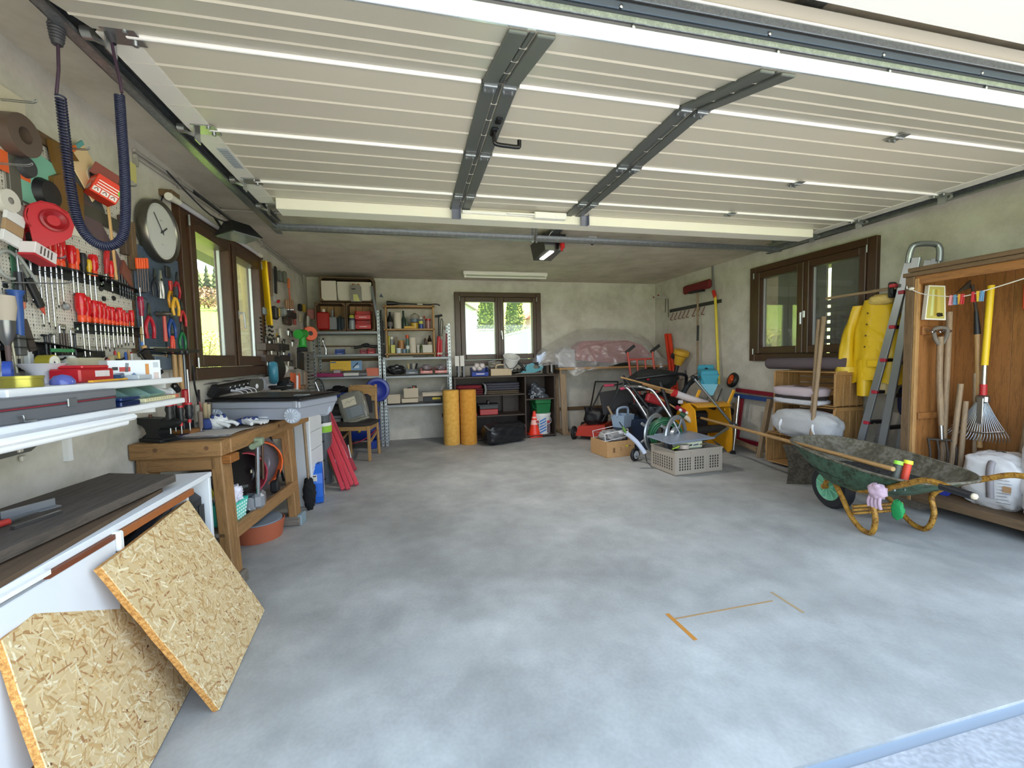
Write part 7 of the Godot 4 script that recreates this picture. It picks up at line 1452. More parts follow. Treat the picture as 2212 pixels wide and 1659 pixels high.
	jar("yellow_tube", "tall yellow container at the left end of the lower rack shelf", "bottle", v(-0.31, s1,-6.68), [w2(0.035,0), w2(0.033,0.26)], M("a99a2c", 0.4)); jar("white_spray", "grey spray can with a white cap, lower rack shelf", "spray can", v(-0.275, s1 + 0.02,-6.66), [w2(0.026,0), w2(0.026,0.19), w2(0.026,0.192), w2(0.022,0.23)], M("76787a", 0.3), M("d8d5cd", 0.3)); carton("yellow_label_box", "pale green and yellow box at the front of the lower rack shelf", "box", v(-0.285, s1,-6.6), v(-0.225, s1 + 0.125,-6.56), "c4c06a"); carton("brown_card", "narrow brown carton standing on the lower rack shelf", "carton", v(-0.23, s1,-6.72), v(-0.19, s1 + 0.25,-6.68), "7f7058"); jar("yellow_tin", "yellow tin with a round picture, lower rack shelf", "tin", v(-0.135, s1,-6.63), [w2(0.042,0), w2(0.042,0.175), w2(0.044,0.176), w2(0.044,0.19)], M("9c6a3a", 0.4), M("b7902e", 0.4)); jar("white_pot", "white pot with a blue label, lower rack shelf", "pot", v(-0.175, s1,-6.58), [w2(0.036,0), w2(0.036,0.06), w2(0.038,0.062), w2(0.038,0.075)], M("b9c3c9", 0.4), M("d6d8d9", 0.4)); jar("blue_lid_pot", "small clear pot with a blue grey lid, lower rack shelf", "pot", v(-0.095, s1,-6.58), [w2(0.034,0), w2(0.034,0.05), w2(0.036,0.05), w2(0.036,0.06)], M("5c7383", 0.3), M("4d6a80", 0.3))
	jar("orange_cap_bottle", "slim green glass bottle with an orange cap, lower rack shelf", "bottle", v(-0.045, s1,-6.6), [w2(0.028,0), w2(0.028,0.1), w2(0.02,0.2), w2(0.02,0.22), w2(0.023,0.22), w2(0.023,0.27)], M("3f5d50", 0.15), M("c84a1c", 0.4), [0.06,0.11,0.029, "c8cbc6"]); jar("paper_roll_low", "white paper roll on the lower rack shelf", "paper roll", v(0.03, s1,-6.6), [w2(0.05,0), w2(0.05,0.23)], M("cbc1b1", 0.8)); carton("white_carton", "white carton at the right end of the lower rack shelf", "carton", v(0.095, s1,-6.7), v(0.325, s1 + 0.12,-6.6), "c9c3b8"); jar("olive_bottle", "small olive bottle in front of the white carton", "bottle", v(0.155, s1,-6.57), [w2(0.022,0), w2(0.022,0.1), w2(0.01,0.115), w2(0.01,0.13)], M("3f4a28", 0.2)); jar("brown_bottle", "dark brown bottle standing behind the white carton", "bottle", v(0.29, s1,-6.73), [w2(0.033,0), w2(0.033,0.2), w2(0.012,0.24), w2(0.012,0.27)], M("2a1613", 0.2), null, [0.12,0.17,0.034, "b9a892"]); jar("slim_brown_bottle", "slim brown bottle left of the dark brown one", "bottle", v(0.225, s1,-6.75), [w2(0.018,0), w2(0.018,0.2), w2(0.008,0.23)], M("4d3a30", 0.3))
	thing("foot_pump", "red upright air pump with a black handle right of the rack", "pump", v(0.42,1.29,-6.58)); cy(v(0.405,1.295,-6.58), v(0.425,1.6,-6.58), 0.03,0.026,12); cy(v(0.45,1.295,-6.58), v(0.455,1.55,-6.58), 0.02,-1.0,10); P("barrel", M("b3202c", 0.3)); cy(v(0.425,1.6,-6.58), v(0.43,1.9,-6.58), 0.012,-1.0,8); tb(sm([v(0.47,1.6,-6.58), v(0.49,1.8,-6.58), v(0.475,1.87,-6.58), v(0.455,1.8,-6.58), v(0.445,1.6,-6.58)], 4), 0.006,6); P("rod", BLK); cy(v(0.375,1.9,-6.58), v(0.485,1.92,-6.57), 0.018,-1.0,10); P("handle", BLK); bx(v(0.43,1.34,-6.55), v(0.075,0.03,0.01)); P("band", M("c9b7a8"))
	for k in 2: thing("leaning_bar", ["white metal bar leaning between the pump and the shelf post", "dark red bar leaning beside the white one"][k], "bar", v(0.5 + 0.04 * k, 1.292,-6.6)); br(v(0.49 + 0.045 * k, 1.292,-6.6), v(0.52 + 0.02 * k, 1.7 - 0.05 * k, -6.65), 0.032,0.02, v(0,0,1), 0.002); P("bar", M(["b3aea8", "7c1a1c"][k], 0.4))
	thing("flat_tools", "flat tools lying on the middle shelf under the rack", "tools", v(-0.1,1.29,-6.5)); bb(v(-0.31,1.291,-6.5), v(0.02,1.302,-6.44)); P("white_strip", M("b9b2a8")); bb(v(0.03,1.291,-6.52), v(0.25,1.304,-6.45)); P("dark_strip", M("3d2624")); tb(sm([v(0.44,1.3,-6.45), v(0.5,1.35,-6.47), v(0.56,1.32,-6.47)], 4), 0.007,6); P("cable", M("75706a"))
	# middle unit, next two levels
	thing("black_bag", "shiny black plastic bag on the middle shelf unit", "bag", v(-0.241,1.063,-6.53)); blob(v(-0.226,1.111,-6.53), v(0.12,0.065,0.09), 0.45,1.6,7,0.8); P("bag", M("2a2b2d", 0.22)); tb(sm([v(-0.362,1.069,-6.46), v(-0.346,1.143,-6.46), v(-0.308,1.108,-6.46)], 4), 0.012,8); P("strap", BLK)
	bin("grey_bin", "grey plastic bin with small tools on the middle unit", v(0.006,1.041,-6.55), 0.17,0.09,0.18, "767d86")
	for k in 4: br(v(0.008,1.098,-6.5) + v(-0.05 + 0.035 * k, 0.02,0), v(0.01,1.153,-6.5) + v(-0.06 + 0.045 * k, 0.045,-0.02), 0.018,0.018); P("content", M(["b09a54", "3a3632", "bcb8ae", "222222"][k], 0.4))
	for k in 2: bin("salmon_bin", ["salmon pink bin on the middle unit, left of the pair", "salmon pink bin on the middle unit, right of the pair"][k], [v(0.218,1.049,-6.55), v(0.432,1.049,-6.55)][k], 0.175,0.085,0.18, "d58a84", "salmon bins"); blob([v(0.22,1.112,-6.54), v(0.434,1.106,-6.54)][k] + v(0,0.02,0), v(0.07,0.05,0.06), 0.5,2.0,3 + k); P("film_bag", clear("8c8286", 0.6,0.15))
	carton("cream_carton", "two part cream carton on the low shelf of the middle unit", "carton", v(-0.358,0.618,-6.55), v(-0.177,0.75,-6.45), "b9ab96", "c3b6a2"); carton("cream_tray", "flat cream carton under the grey open one", "carton", v(-0.158,0.622,-6.56), v(0.08,0.684,-6.45), "bcae98"); thing("open_carton", "cream open bin with black parts on the flat carton", "bin", v(-0.02,0.689,-6.52)); tray(v(-0.122,0.69,-6.56), v(0.086,0.835,-6.45), 0.004,0.0); P("bin", M("b3a48d", 0.5)); blob(v(-0.043,0.788,-6.51), v(0.06,0.055,0.05), 0.2,2.0,2); P("black_drum", BLK); bx(v(0.032,0.813,-6.5), v(0.07,0.11,0.06), 0.006); P("black_box", BLK); bx(v(0.026,0.844,-6.465), v(0.03,0.03,0.004)); P("orange_print", M("9a4a2c"))
	carton("flat_cream_box", "wide cream box at the right end of the low shelf", "box", v(0.145,0.703,-6.6), v(0.444,0.773,-6.45), "b8a994", "8d8880"); carton("dark_case", "dark case with a yellow band under the wide cream box", "case", v(0.156,0.62,-6.58), v(0.436,0.696,-6.46), "222326"); bb(v(0.29,0.653,-6.46), v(0.414,0.683,-6.455), 0.001); P("yellow_band", M("b7a52f"))
	# foam rolls, bundle in black film
	for k in 2:
		var p := [v(0.548,0,-6.251), v(0.792,0,-6.2)][k] as Vector3
		thing("foam_roll", ["tall ochre foam roll standing by the cabinet, left one", "tall ochre foam roll standing by the cabinet, paler right one"][k], "foam roll", p, 0, "foam rolls")
		la([w2(0,0.0), w2(0.116,0.0), w2(0.12,0.01), w2(0.12,0.79), w2(0.112,0.8), w2(0,0.8)], p, UP, 30); P("foam", TX["foam yellow"] if k == 0 else tint("foam pale", "foam yellow", "f0dcb8"))
	thing("film_bundle", "long bundle wrapped in black plastic film on the floor before the cabinet", "bundle", v(1.3,0,-6.2))
	surf(60,22, func(a, b):
		var t: float = b * 2.0 - 1.0
		var c := v(0.97,0.155,-5.95).lerp(v(1.62,0.16,-6.2), b)
		var e: float = pow(maxf(1.0 - pow(absf(t), 10.0), 0.0), 0.5)
		var w: float = a * TAU
		var r := v(0.15 * signf(cos(w)) * pow(absf(cos(w)), 0.7), 0.145 * signf(sin(w)) * pow(absf(sin(w)), 0.7), 0)
		return c + (v(0.4,0,0.9) * r.x + v(0,1,0) * r.y) * e * (1.0 + 0.035 * sin(w * 9.0 + 7.0 * b) + 0.03 * sin(w * 5.0 - 21.0 * b)), true)
	P("film", M("1c1d20", 0.25)); tb(sm([v(0.98,0.30,-5.9), v(1.02,0.26,-5.79), v(1.06,0.25,-5.77), v(1.1,0.24,-5.8)], 4), 0.02,6, false, 0.2); P("tape", M("55575a", 0.3))
	# dark cabinet and its contents
	thing("cabinet", "dark brown open cabinet under the back window", "cabinet", v(1.4,0,-6.55))
	var z0 := -6.80
	var z1 := -6.30
	for q in [[0.61,0.63], [1.685,1.705], [2.16,2.18]]: bb(v(q[0], 0.0, z0), v(q[1], 0.955, z1), 0.002); P("side_board", TX["dark board y"])
	bb(v(0.6,0.957, z0), v(2.19,0.98, z1 + 0.006), 0.003); P("top", TX["dark board x"]); bb(v(0.63,0.02, z0), v(2.16,0.955, z0 + 0.012)); P("back", TX["dark board y"])
	for q in [[0.63,1.685,0.70], [0.63,1.685,0.385], [1.705,2.16,0.61], [0.63,1.685,0.04], [1.705,2.16,0.04]]: bb(v(q[0], q[2] - 0.02, z0 + 0.012), v(q[1], q[2], z1 - 0.012), 0.002); P("shelf_board", TX["dark board x"])
	bb(v(1.42,0.385,-6.7), v(1.68,0.7,-6.69)); P("inner_board", TX["dark board y"])
	for k in 2: thing("folder", ["grey white office folder at the left on the cabinet, first", "grey white office folder beside the first one"][k], "folder", [v(0.661,0.984,-6.4), v(0.738,0.982,-6.4)][k], 0, "office folders"); bb([v(0.676,0.977,-6.6), v(0.755,0.975,-6.6)][k], [v(0.705,1.303,-6.4), v(0.782,1.308,-6.4)][k], 0.003); P("spine", M("6f7074", 0.5)); bb([v(0.639,1.145,-6.41), v(0.716,1.143,-6.41)][k], [v(0.701,1.296,-6.397), v(0.778,1.301,-6.397)][k]); P("label", M("cfccc6")); cy([v(0.664,1.068,-6.4), v(0.74,1.066,-6.4)][k], [v(0.664,1.068,-6.4), v(0.74,1.066,-6.4)][k] + v(0,0,0.003), 0.012,-1.0,12); P("finger_hole", BLK)
	bin("blue_parts_bin", "blue bin full of white fittings on the cabinet", v(1.006,0.986,-6.45), 0.25,0.13,0.22, "2f4496")
	for k in 4: blob(v(0.994,1.071,-6.45) + v(-0.05 + 0.035 * k, 0.03 + 0.035 * (k % 2), 0.02 * k - 0.04), v(0.045,0.04,0.045), 0.4,2.0, k, 0.8,14,10); P("fitting", M("c9bfba", 0.4))
	carton("cream_tool_tray", "cream lidded tray with a handle on the cabinet", "tray", v(1.181,0.981,-6.62), v(1.507,1.087,-6.4), "b9a587"); tb(sm([v(1.279,1.084,-6.5), v(1.295,1.141,-6.5), v(1.398,1.146,-6.5), v(1.412,1.087,-6.5)], 4), 0.011,8); P("handle", M("c4b08f", 0.5)); blob(v(1.278,1.155,-6.6), v(0.11,0.06,0.07), 0.4,1.6,6); P("film_bag", clear("8a857a", 0.55,0.2))
	lthing("white_bucket", "white plastic bucket lying tilted on the cabinet", "bucket", Transform3D(Basis(BK, -0.1) * Basis(RT, 0.45), v(1.501,1.099,-6.5))); la([w2(0,0), w2(0.1,0.0), w2(0.125,0.18), w2(0.132,0.18), w2(0.132,0.19), w2(0.12,0.188), w2(0.096,0.006), w2(0,0.006)], O0, UP, 30); P("bucket", M("d4d3cf", 0.4)); tb(sm([v(-0.125,0.15,0.0), v(-0.05,0.05,0.125), v(0.05,0.08,0.13), v(0.125,0.15,0.0)], 5), 0.005,6); P("bail", BLK)
	thing("plant_tray", "small dark plastic pots lying between the bucket and the saw", "pots", v(1.614,1.01,-6.45))
	for k in 3: la([w2(0,0), w2(0.03,0), w2(0.045,0.06), w2(0.042,0.06), w2(0,0.01)], v(1.547,1.006,-6.42) + v(0.07 * k, 0.012,-0.04 * k), v(0.5,1,0.2), 12); P("pot", M("3f3d36", 0.5)); bb(v(1.513,1.008,-6.4), v(1.612,1.027,-6.38)); P("white_slip", M("cfccc4"))
	thing("chain_saw", "turquoise electric saw with a black grip on the cabinet", "saw", v(1.847,1.012,-6.42)); var sw := v(1.847,1.012,-6.42)
	G = at_(sw); pr([w2(-0.2,0.0), w2(0.02,0.0), w2(0.14,0.04), w2(0.17,0.08), w2(0.15,0.13), w2(0.08,0.12), w2(0.12,0.09), w2(0.1,0.065), w2(0.03,0.06), w2(0.0,0.09), w2(0.03,0.13), w2(0.0,0.15), w2(-0.1,0.12), w2(-0.13,0.05)], -0.04,0.04); P("housing", M("2f8291", 0.35)); tb(sm([sw + v(-0.24,0.18,0.02), sw + v(-0.17,0.1,0.03), sw + v(-0.12,0.03,0.03)], 4), 0.02,10); tb(sm([sw + v(0.02,0.14,0), sw + v(0.1,0.145,0), sw + v(0.16,0.11,0)], 4), 0.018,8); P("grip", BLK); bb(sw + v(0.04,0.0,-0.03), sw + v(0.13,0.035,0.03), 0.006); P("battery", BLK)
	carton("dark_box", "dark box behind the saw at the right end of the cabinet", "box", v(2.07,0.992,-6.6), v(2.102,1.158,-6.4), "2b2623"); jar("black_can", "black can with white print at the right end of the cabinet", "can", v(2.167,0.995,-6.42), [w2(0.055,0), w2(0.055,0.175)], M("1b1a1a", 0.3)); bb(v(2.136,1.019,-6.37), v(2.146,1.135,-6.362)); P("white_print", M("c9c5c0")); carton("wood_block", "upright brown wood slip beside the black can", "block", v(2.092,0.996,-6.45), v(2.11,1.158,-6.4), "6f5236")
	for k in 3:
		var q: Array = [[v(0.64,0.702,-6.7), v(1.06,0.80,-6.33), "5c1522", "dark red folded blanket on the upper cabinet shelf"], [v(1.08,0.762,-6.7), v(1.63,0.87,-6.34), "4a4a55", "grey folded blanket on the upper cabinet shelf"], [v(1.08,0.702,-6.7), v(1.62,0.758,-6.33), "5f5241", "brown folded blanket under the grey one"]][k]
		thing("folded_blanket", q[3], "blanket", (q[0] + q[1]) * 0.5 * v(1,0,1) + v(0, q[0].y, 0), 0, "folded blankets")
		var nl := 3 if k < 2 else 2
		for i in nl: var hh: float = (q[1].y - q[0].y) / nl; blob((q[0] + q[1]) * 0.5 * v(1,0,1) + v(0, q[0].y + hh * (i + 0.5), 0), v((q[1].x - q[0].x) * 0.5, hh * 0.52, (q[1].z - q[0].z) * 0.5), 0.05,3.0, i + k, 0.3,32,10); P("fold", tint("blanket %s" % q[2], "cloth", q[2]))
	thing("red_striped_cloth", "red striped cloth lying on the dark red blanket", "cloth", v(0.85,0.8,-6.5)); blob(v(0.84,0.822,-6.5), v(0.2,0.028,0.17), 0.15,3.0,4,0.4,30,8); P("cloth", tint("red cloth", "cloth", "8a2430"))
	thing("grey_strap", "grey strap hanging over the blankets at the shelf front", "strap", v(1.07,0.75,-6.33)); tb(sm([v(1.05,0.87,-6.36), v(1.07,0.85,-6.31), v(1.08,0.78,-6.305), v(1.07,0.71,-6.31)], 5), 0.02,6, false, 0.3); P("strap", M("77787a", 0.7))
	thing("tool_box", "black and red plastic tool box on the middle cabinet shelf", "tool box", v(1.13,0.387,-6.45)); bb(v(0.99,0.388,-6.55), v(1.27,0.475,-6.36), 0.006); P("base", M("9a1a1c", 0.35)); bb(v(0.985,0.477,-6.555), v(1.28,0.545,-6.355), 0.006); bb(v(0.96,0.535,-6.57), v(1.29,0.552,-6.34), 0.004); bb(v(1.115,0.552,-6.5), v(1.145,0.6,-6.4), 0.004); P("lid", M("17181a", 0.4))
	thing("red_piece", "small red piece beside the foam roll on the middle cabinet shelf", "piece", v(0.93,0.387,-6.36)); bb(v(0.91,0.387,-6.4), v(0.945,0.43,-6.35), 0.004); P("body", M("a3221e", 0.4))
	thing("grey_sack", "crumpled dark grey plastic sack on the upper right cabinet shelf", "sack", v(1.939,0.636,-6.5)); blob(v(1.94,0.688,-6.5), v(0.13,0.09,0.1), 0.5,1.4,5,0.9,34,22); blob(v(1.896,0.779,-6.5), v(0.06,0.07,0.06), 0.4,1.5,8,0.9); blob(v(2.026,0.619,-6.48), v(0.1,0.045,0.08), 0.4,1.6,2,0.9); P("sack", M("464b53", 0.22)); la([w2(0.012,0), w2(0.03,0.0), w2(0.03,0.012), w2(0.012,0.012)], v(1.82,0.629,-6.38), v(0,0.2,1), 14); P("ring", M("6f747c", 0.3))
	jar("white_pail", "white paint pail with blue stripes on the cabinet floor", "pail", v(2.0,0.042,-6.46), [w2(0.125,0), w2(0.14,0.29), w2(0.147,0.29), w2(0.147,0.325)], M("d4d3d0", 0.35), M("dad9d6", 0.35))
	for k in 5: G = facing(v(2.0,0.16,-6.46), v(-0.18,-0.04,1)); pr([w2(-0.05,-0.1 + 0.045 * k), w2(0.05,-0.05 + 0.045 * k), w2(0.05,-0.028 + 0.045 * k), w2(-0.05,-0.078 + 0.045 * k)], 0.136,0.1415); P("blue_stripe", M("2f6fb4", 0.4))
	for s in [-0.085,0.09]: G = facing(v(2.0,0.17,-6.46), v(-0.18,-0.04,1)); bx(v(s, -0.02,0.118), v(0.05,0.16,0.004)); P("printed_label", M("5a4a50", 0.5)); G = facing(v(2.0,0.17,-6.46), v(-0.18,-0.04,1)); bx(v(s, 0.075,0.122), v(0.045,0.035,0.004)); P("red_label", M("a3232c"))
	tb(sm([v(1.86,0.3,-6.46), v(1.92,0.2,-6.31), v(2.1,0.22,-6.32), v(2.14,0.3,-6.46)], 5), 0.004,6); P("bail", M("c9c9c7"))
	lthing("green_container", "green square plastic container standing on the white pail", "container", Transform3D(Basis(UP, 0.15), v(1.985,0.368,-6.47))); hexa([v(-0.11,0,-0.1), v(-0.11,0,0.1), v(0.11,0,-0.1), v(0.11,0,0.1), v(-0.125,0.15,-0.115), v(-0.125,0.15,0.115), v(0.125,0.15,-0.115), v(0.125,0.15,0.115)]); P("tub", M("1f6a3c", 0.4)); bb(v(-0.135,0.151,-0.125), v(0.135,0.235,0.125), 0.015); P("lid", M("23703f", 0.4)); tb(sm([v(-0.14,0.16,0), v(-0.145,0.09,0.05), v(-0.12,0.08,0.11)], 4), 0.007,6); P("handle", M("1d5f37", 0.4))
	for k in 2:
		var c := v(1.862,0.0 + 0.035 * k, -6.41)
		thing("traffic_cone", ["orange traffic cone, lower one of the stacked pair before the cabinet", "orange traffic cone with white bands, upper one of the stacked pair"][k], "cone", c, 0, "stacked traffic cones")
		bb(c + v(-0.105,0.0,-0.105), c + v(0.105,0.012,0.105), 0.005); P("foot", M("e0301c", 0.4)); la([w2(0.094,0.0125), w2(0.02,0.37), w2(0.014,0.372)] if k else [w2(0.0965,0.0125), w2(0.09,0.046)], c, UP, 24); P("cone", M("ea3a20", 0.4))
		if k: la([w2(0.065,0.16), w2(0.049,0.232)], c, UP, 24); P("band", M("f0b4a8", 0.4)); la([w2(0.0435,0.26), w2(0.034,0.30)], c, UP, 24); P("band", M("f0b4a8", 0.4))
	# tube lamp on the ceiling before the back window
	thing("tube_lamp", "white ceiling tube lamp, unlit, before the back window", "lamp", v(1.4, YC, -6.17)); bb(v(0.77,2.455,-6.21), v(2.03,2.508,-6.13), 0.006); P("housing", M("e0ddd2", 0.4)); cy(v(0.80,2.43,-6.165), v(2.0,2.43,-6.165), 0.014,-1.0,12); P("tube", M("dcd9d2", 0.3))
	for x in [0.79,2.0]: bb(v(x - 0.006,2.415,-6.18), v(x + 0.016,2.456,-6.15), 0.003); P("holder", M("d9d6cc", 0.4))
# ---------------------------------------------------------------- the heap of garden machines in the right back corner
func wheel(c: Vector3, axis: Vector3, r: float, w: float, tyre: Material, hub: Material):
	var o := c - axis.normalized() * w * 0.5
	la([w2(r * 0.62,0.0), w2(r * 0.9,0.0), w2(r, w * 0.2), w2(r, w * 0.8), w2(r * 0.9, w), w2(r * 0.62, w), w2(r * 0.62,0.0)], o, axis, 26); P("tyre", tyre)
	la([w2(0,-w * 0.08), w2(r * 0.18,-w * 0.08), w2(r * 0.22, w * 0.15), w2(r * 0.55, w * 0.12), w2(r * 0.64,-0.002), w2(r * 0.64, w + 0.002), w2(r * 0.55, w * 0.88), w2(r * 0.22, w * 0.85), w2(r * 0.18, w * 1.08), w2(0, w * 1.08)], o, axis, 22); P("hub", hub)
func tube_thing(called: String, label: String, category: String, pts: Array, r: float, m: Material, smooth := 4):
	thing(called, label, category, pts[0] if pts[0].y < pts[pts.size() - 1].y else pts[pts.size() - 1]); tb(sm(pts, smooth) if pts.size() > 2 else pts, r, 9); P("shaft", m)
func build_pile():
	var blk: Material = BLK
	var chrome: Material = CHROME
	# trestle table and the red load under clear film
	thing("trestle_table", "narrow wooden trestle table along the back wall right of the cabinet", "table", v(3.2,0,-6.55))
	bb(v(2.26,1.045,-6.8), v(4.2,1.075,-6.32), 0.003); P("table_top", TX["pine x"])
	for x in [2.36,4.1]:
		for z in [-6.38,-6.74]: br(v(x, 0.03, z), v(x - 0.03,1.045, z), 0.1,0.035, v(0,0,1), 0.004); P("leg", TX["handle wood y"])
		bb(v(x - 0.05,0.0,-6.8), v(x + 0.08,0.04,-6.33), 0.006); P("foot", TX["handle wood z"]); bb(v(x - 0.05,0.98,-6.77), v(x + 0.04,1.044,-6.35)); P("bearer", TX["old wood z"])
	thing("covered_load", "dark red angular load lying on the trestle table", "load", v(3.2,1.076,-6.55))
	G = T0; pr([w2(2.58,1.20), w2(2.62,1.42), w2(2.74,1.50), w2(3.5,1.50), w2(3.78,1.42), w2(3.92,1.28), w2(3.88,1.16), w2(3.2,1.13)], -6.72,-6.46); P("body", M("8a1c2c", 0.5)); bb(v(2.7,1.077,-6.7), v(3.6,1.16,-6.5), 0.01); P("base", BLK); pr([w2(2.3,1.08), w2(2.6,1.08), w2(2.58,1.36), w2(2.4,1.40), w2(2.3,1.3)], -6.7,-6.48); P("pale_end", M("a9aab2", 0.4))
	thing("plastic_film", "crumpled clear plastic film draped over the red load", "film", v(3.2,1.076,-6.4))
	var nz := FastNoiseLite.new(); nz.seed = 5; nz.frequency = 1.6
	var top := [[1.93,1.17], [2.1,1.38], [2.28,1.47], [2.5,1.56], [2.75,1.68], [3.1,1.71], [3.6,1.69], [3.88,1.60], [4.05,1.42], [4.2,1.2]]
	surf(90,44, func(a, b):
		var x: float = lerpf(1.93,4.2, a)
		var k := 0
		while k < 8 and top[k + 1][0] < x: k += 1
		var yt: float = lerpf(top[k][1], top[k + 1][1], (x - top[k][0]) / (top[k + 1][0] - top[k][0]))
		var yb: float = 1.08 - 0.14 * exp(-pow((x - 2.5) / 0.16,2.0)) - 0.05 * sin(x * 5.0)
		var rr := 1.0 - absf(nz.get_noise_2d(x * 1.5, b * 1.2)) * 2.0
		var f := sin(minf(b * 2.0,1.0) * PI * 0.5)
		var z: float = lerpf(-6.78,-6.40, f) + 0.05 * rr * b + (0.06 * b if b > 0.5 else 0.0)
		return v(x, lerpf(yt, yb, pow(b, 1.35)) + 0.012 * rr, z), false, 0.0)
	P("film", clear("d8d2d2", 0.3,0.16))
	# lawn mower
	var mo := v(2.72,0,-6.0)
	lthing("lawn_mower", "red petrol lawn mower with a black engine and pink handle grips", "lawn mower", Transform3D(Basis(UP, -0.7), mo))
	hexa([v(-0.24,0.06,-0.26), v(-0.24,0.06,0.26), v(0.24,0.06,-0.26), v(0.24,0.06,0.26), v(-0.2,0.2,-0.22), v(-0.2,0.2,0.24), v(0.2,0.24,-0.22), v(0.2,0.24,0.24)]); P("deck", M("b3301c", 0.4)); blob(v(0,0.33,0), v(0.17,0.13,0.17), 0.25,1.6,4,0.7); cy(v(-0.1,0.4,0.1), v(-0.1,0.48,0.1), 0.035,0.05,12); P("engine", blk)
	for s in [-1.0,1.0]:
		wheel(v(0.27 * s, 0.1,0.23), RT, 0.1,0.05, BLK, M("4c4b48", 0.5)); wheel(v(0.27 * s, 0.1,-0.23), RT, 0.1,0.05, BLK, M("4c4b48", 0.5))
	for s in [-0.19,0.19]: tb(sm([v(s, 0.2,-0.2), v(s, 0.5,-0.45), v(s, 0.82,-0.68)], 4), 0.012,8); P("handle_bar", blk)
	tb([v(-0.19,0.82,-0.68), v(0.19,0.82,-0.68)], 0.012,8); P("cross_bar", blk)
	for q in [[v(2.793,0.806,-5.85), v(2.909,0.815,-5.75), "left"], [v(2.77,0.795,-5.3), v(2.896,0.822,-5.2), "right"]]: thing("pink_grip", "pink foam grip on a black handle bar, %s one" % q[2], "grip", q[0], 0, "pink grips"); cy(q[0], q[1], 0.02,-1.0,10); P("foam", M("b53a58", 0.7)); tb([q[1], q[1] + v(0.12,0.02,0.03)], 0.011,7); P("bar", blk); tb([q[0], q[0] + v(-0.02,-0.01,-0.02), q[0] + v(-0.1,-0.2,-0.05), q[0] + v(-0.22,-0.45,-0.1)], 0.011,7); P("bar", blk)
	thing("black_mat", "dark stiff board leaning in front of the lawn mower", "board", v(2.75,0.446,-5.4)); board_of(v(2.561,0.43,-5.4), v(3.049,0.45,-5.4), v(3.089,0.776,-5.6), v(2.594,0.722,-5.6), 0.02); P("board", M("2a2a2d", 0.6))
	# hand truck
	thing("hand_truck", "red tubular hand truck with black grips standing before the covered load", "hand truck", v(3.45,0,-5.9))
	for s in [3.26,3.69]: tb([v(s + (0.06 if s < 3.4 else 0.0), 0.05,-5.75), v(s, 1.3,-6.0)], 0.017,9); P("rail", M("b9473a", 0.35)); br(v(s - 0.03,1.29,-6.0), v(s + 0.11,1.40,-5.97), 0.05,0.014, v(0,0,1), 0.006); P("grip", blk)
	tb([v(3.26,1.18,-5.98), v(3.69,1.19,-5.98)], 0.014,8); P("cross_bar", M("b9473a", 0.35))
	for s in [3.41,3.55]: tb([v(s, 0.4,-5.85), v(s, 1.18,-5.98)], 0.014,8); P("slat", M("b9473a", 0.35))
	for s in [-1,1]: wheel(v(3.48 + 0.2 * s, 0.12,-5.85), RT, 0.12,0.05, blk, M("7a7d80"))
	bb(v(3.32,0.0,-5.72), v(3.64,0.01,-5.5)); P("toe_plate", M("8a3028", 0.5))
	# black leaf bag and dark machine body
	thing("leaf_blower_bag", "black fabric bag of a leaf blower on top of the heap", "bag", v(3.3,0.8,-5.4)); blob(v(3.3,0.9,-5.35), v(0.34,0.15,0.2), 0.2,1.6,3,0.8,40,24); blob(v(3.05,0.86,-5.3), v(0.2,0.1,0.14), 0.25,1.8,6,0.8); P("bag", M("1b1c1a", 0.8)); tb(sm([v(2.95,0.93,-5.2), v(3.3,0.98,-5.05), v(3.62,0.97,-5.1), v(3.72,0.85,-5.2), v(3.7,0.6,-5.25)], 6), 0.022,9); P("frame", blk); sphere(v(3.1,0.93,-5.15), 0.025); P("red_knob", M("b3222c", 0.3))
	thing("tiller", "black and red motor tiller in the middle of the heap", "tiller", v(3.3,0,-5.2)); blob(v(3.25,0.5,-5.2), v(0.28,0.22,0.25), 0.4,1.6,9,0.7,40,26); bb(v(3.0,0.0,-5.4), v(3.55,0.4,-5.05), 0.03); P("engine", M("19191b", 0.4)); G = Transform3D(Basis(BK, -0.3), v(3.1,0.66,-4.95)); bx(O0, v(0.3,0.12,0.08), 0.02); P("red_hood", M("8f1c22", 0.4)); bx(v(3.47,0.58,-4.9), v(0.06,0.09,0.06), 0.01); bx(v(3.55,0.48,-4.9), v(0.07,0.03,0.05), 0.006); P("yellow_part", M("d99a1c", 0.4)); cy(v(3.5,0.4,-4.9), v(3.56,0.4,-4.75), 0.045,-1.0,14); P("exhaust", M("55585b", 0.3,0.7))
	for k in 2: tube_thing("black_handle", ["long black bar slanting across the heap in front", "black steering bar of the heap behind the hose reel"][k], "bar", [[v(3.125,0.892,-4.9), v(3.216,0.161,-4.6)], [v(2.753,0.976,-5.2), v(3.011,0.561,-5)]][k], 0.022, blk)
	# hose reel cart
	var rc := v(2.83,0.33,-4.33)
	thing("hose_reel", "silver hose reel cart wound with green garden hose", "hose reel", v(2.75,0,-4.35))
	var ax := v(0.45,0.0,0.9).normalized()
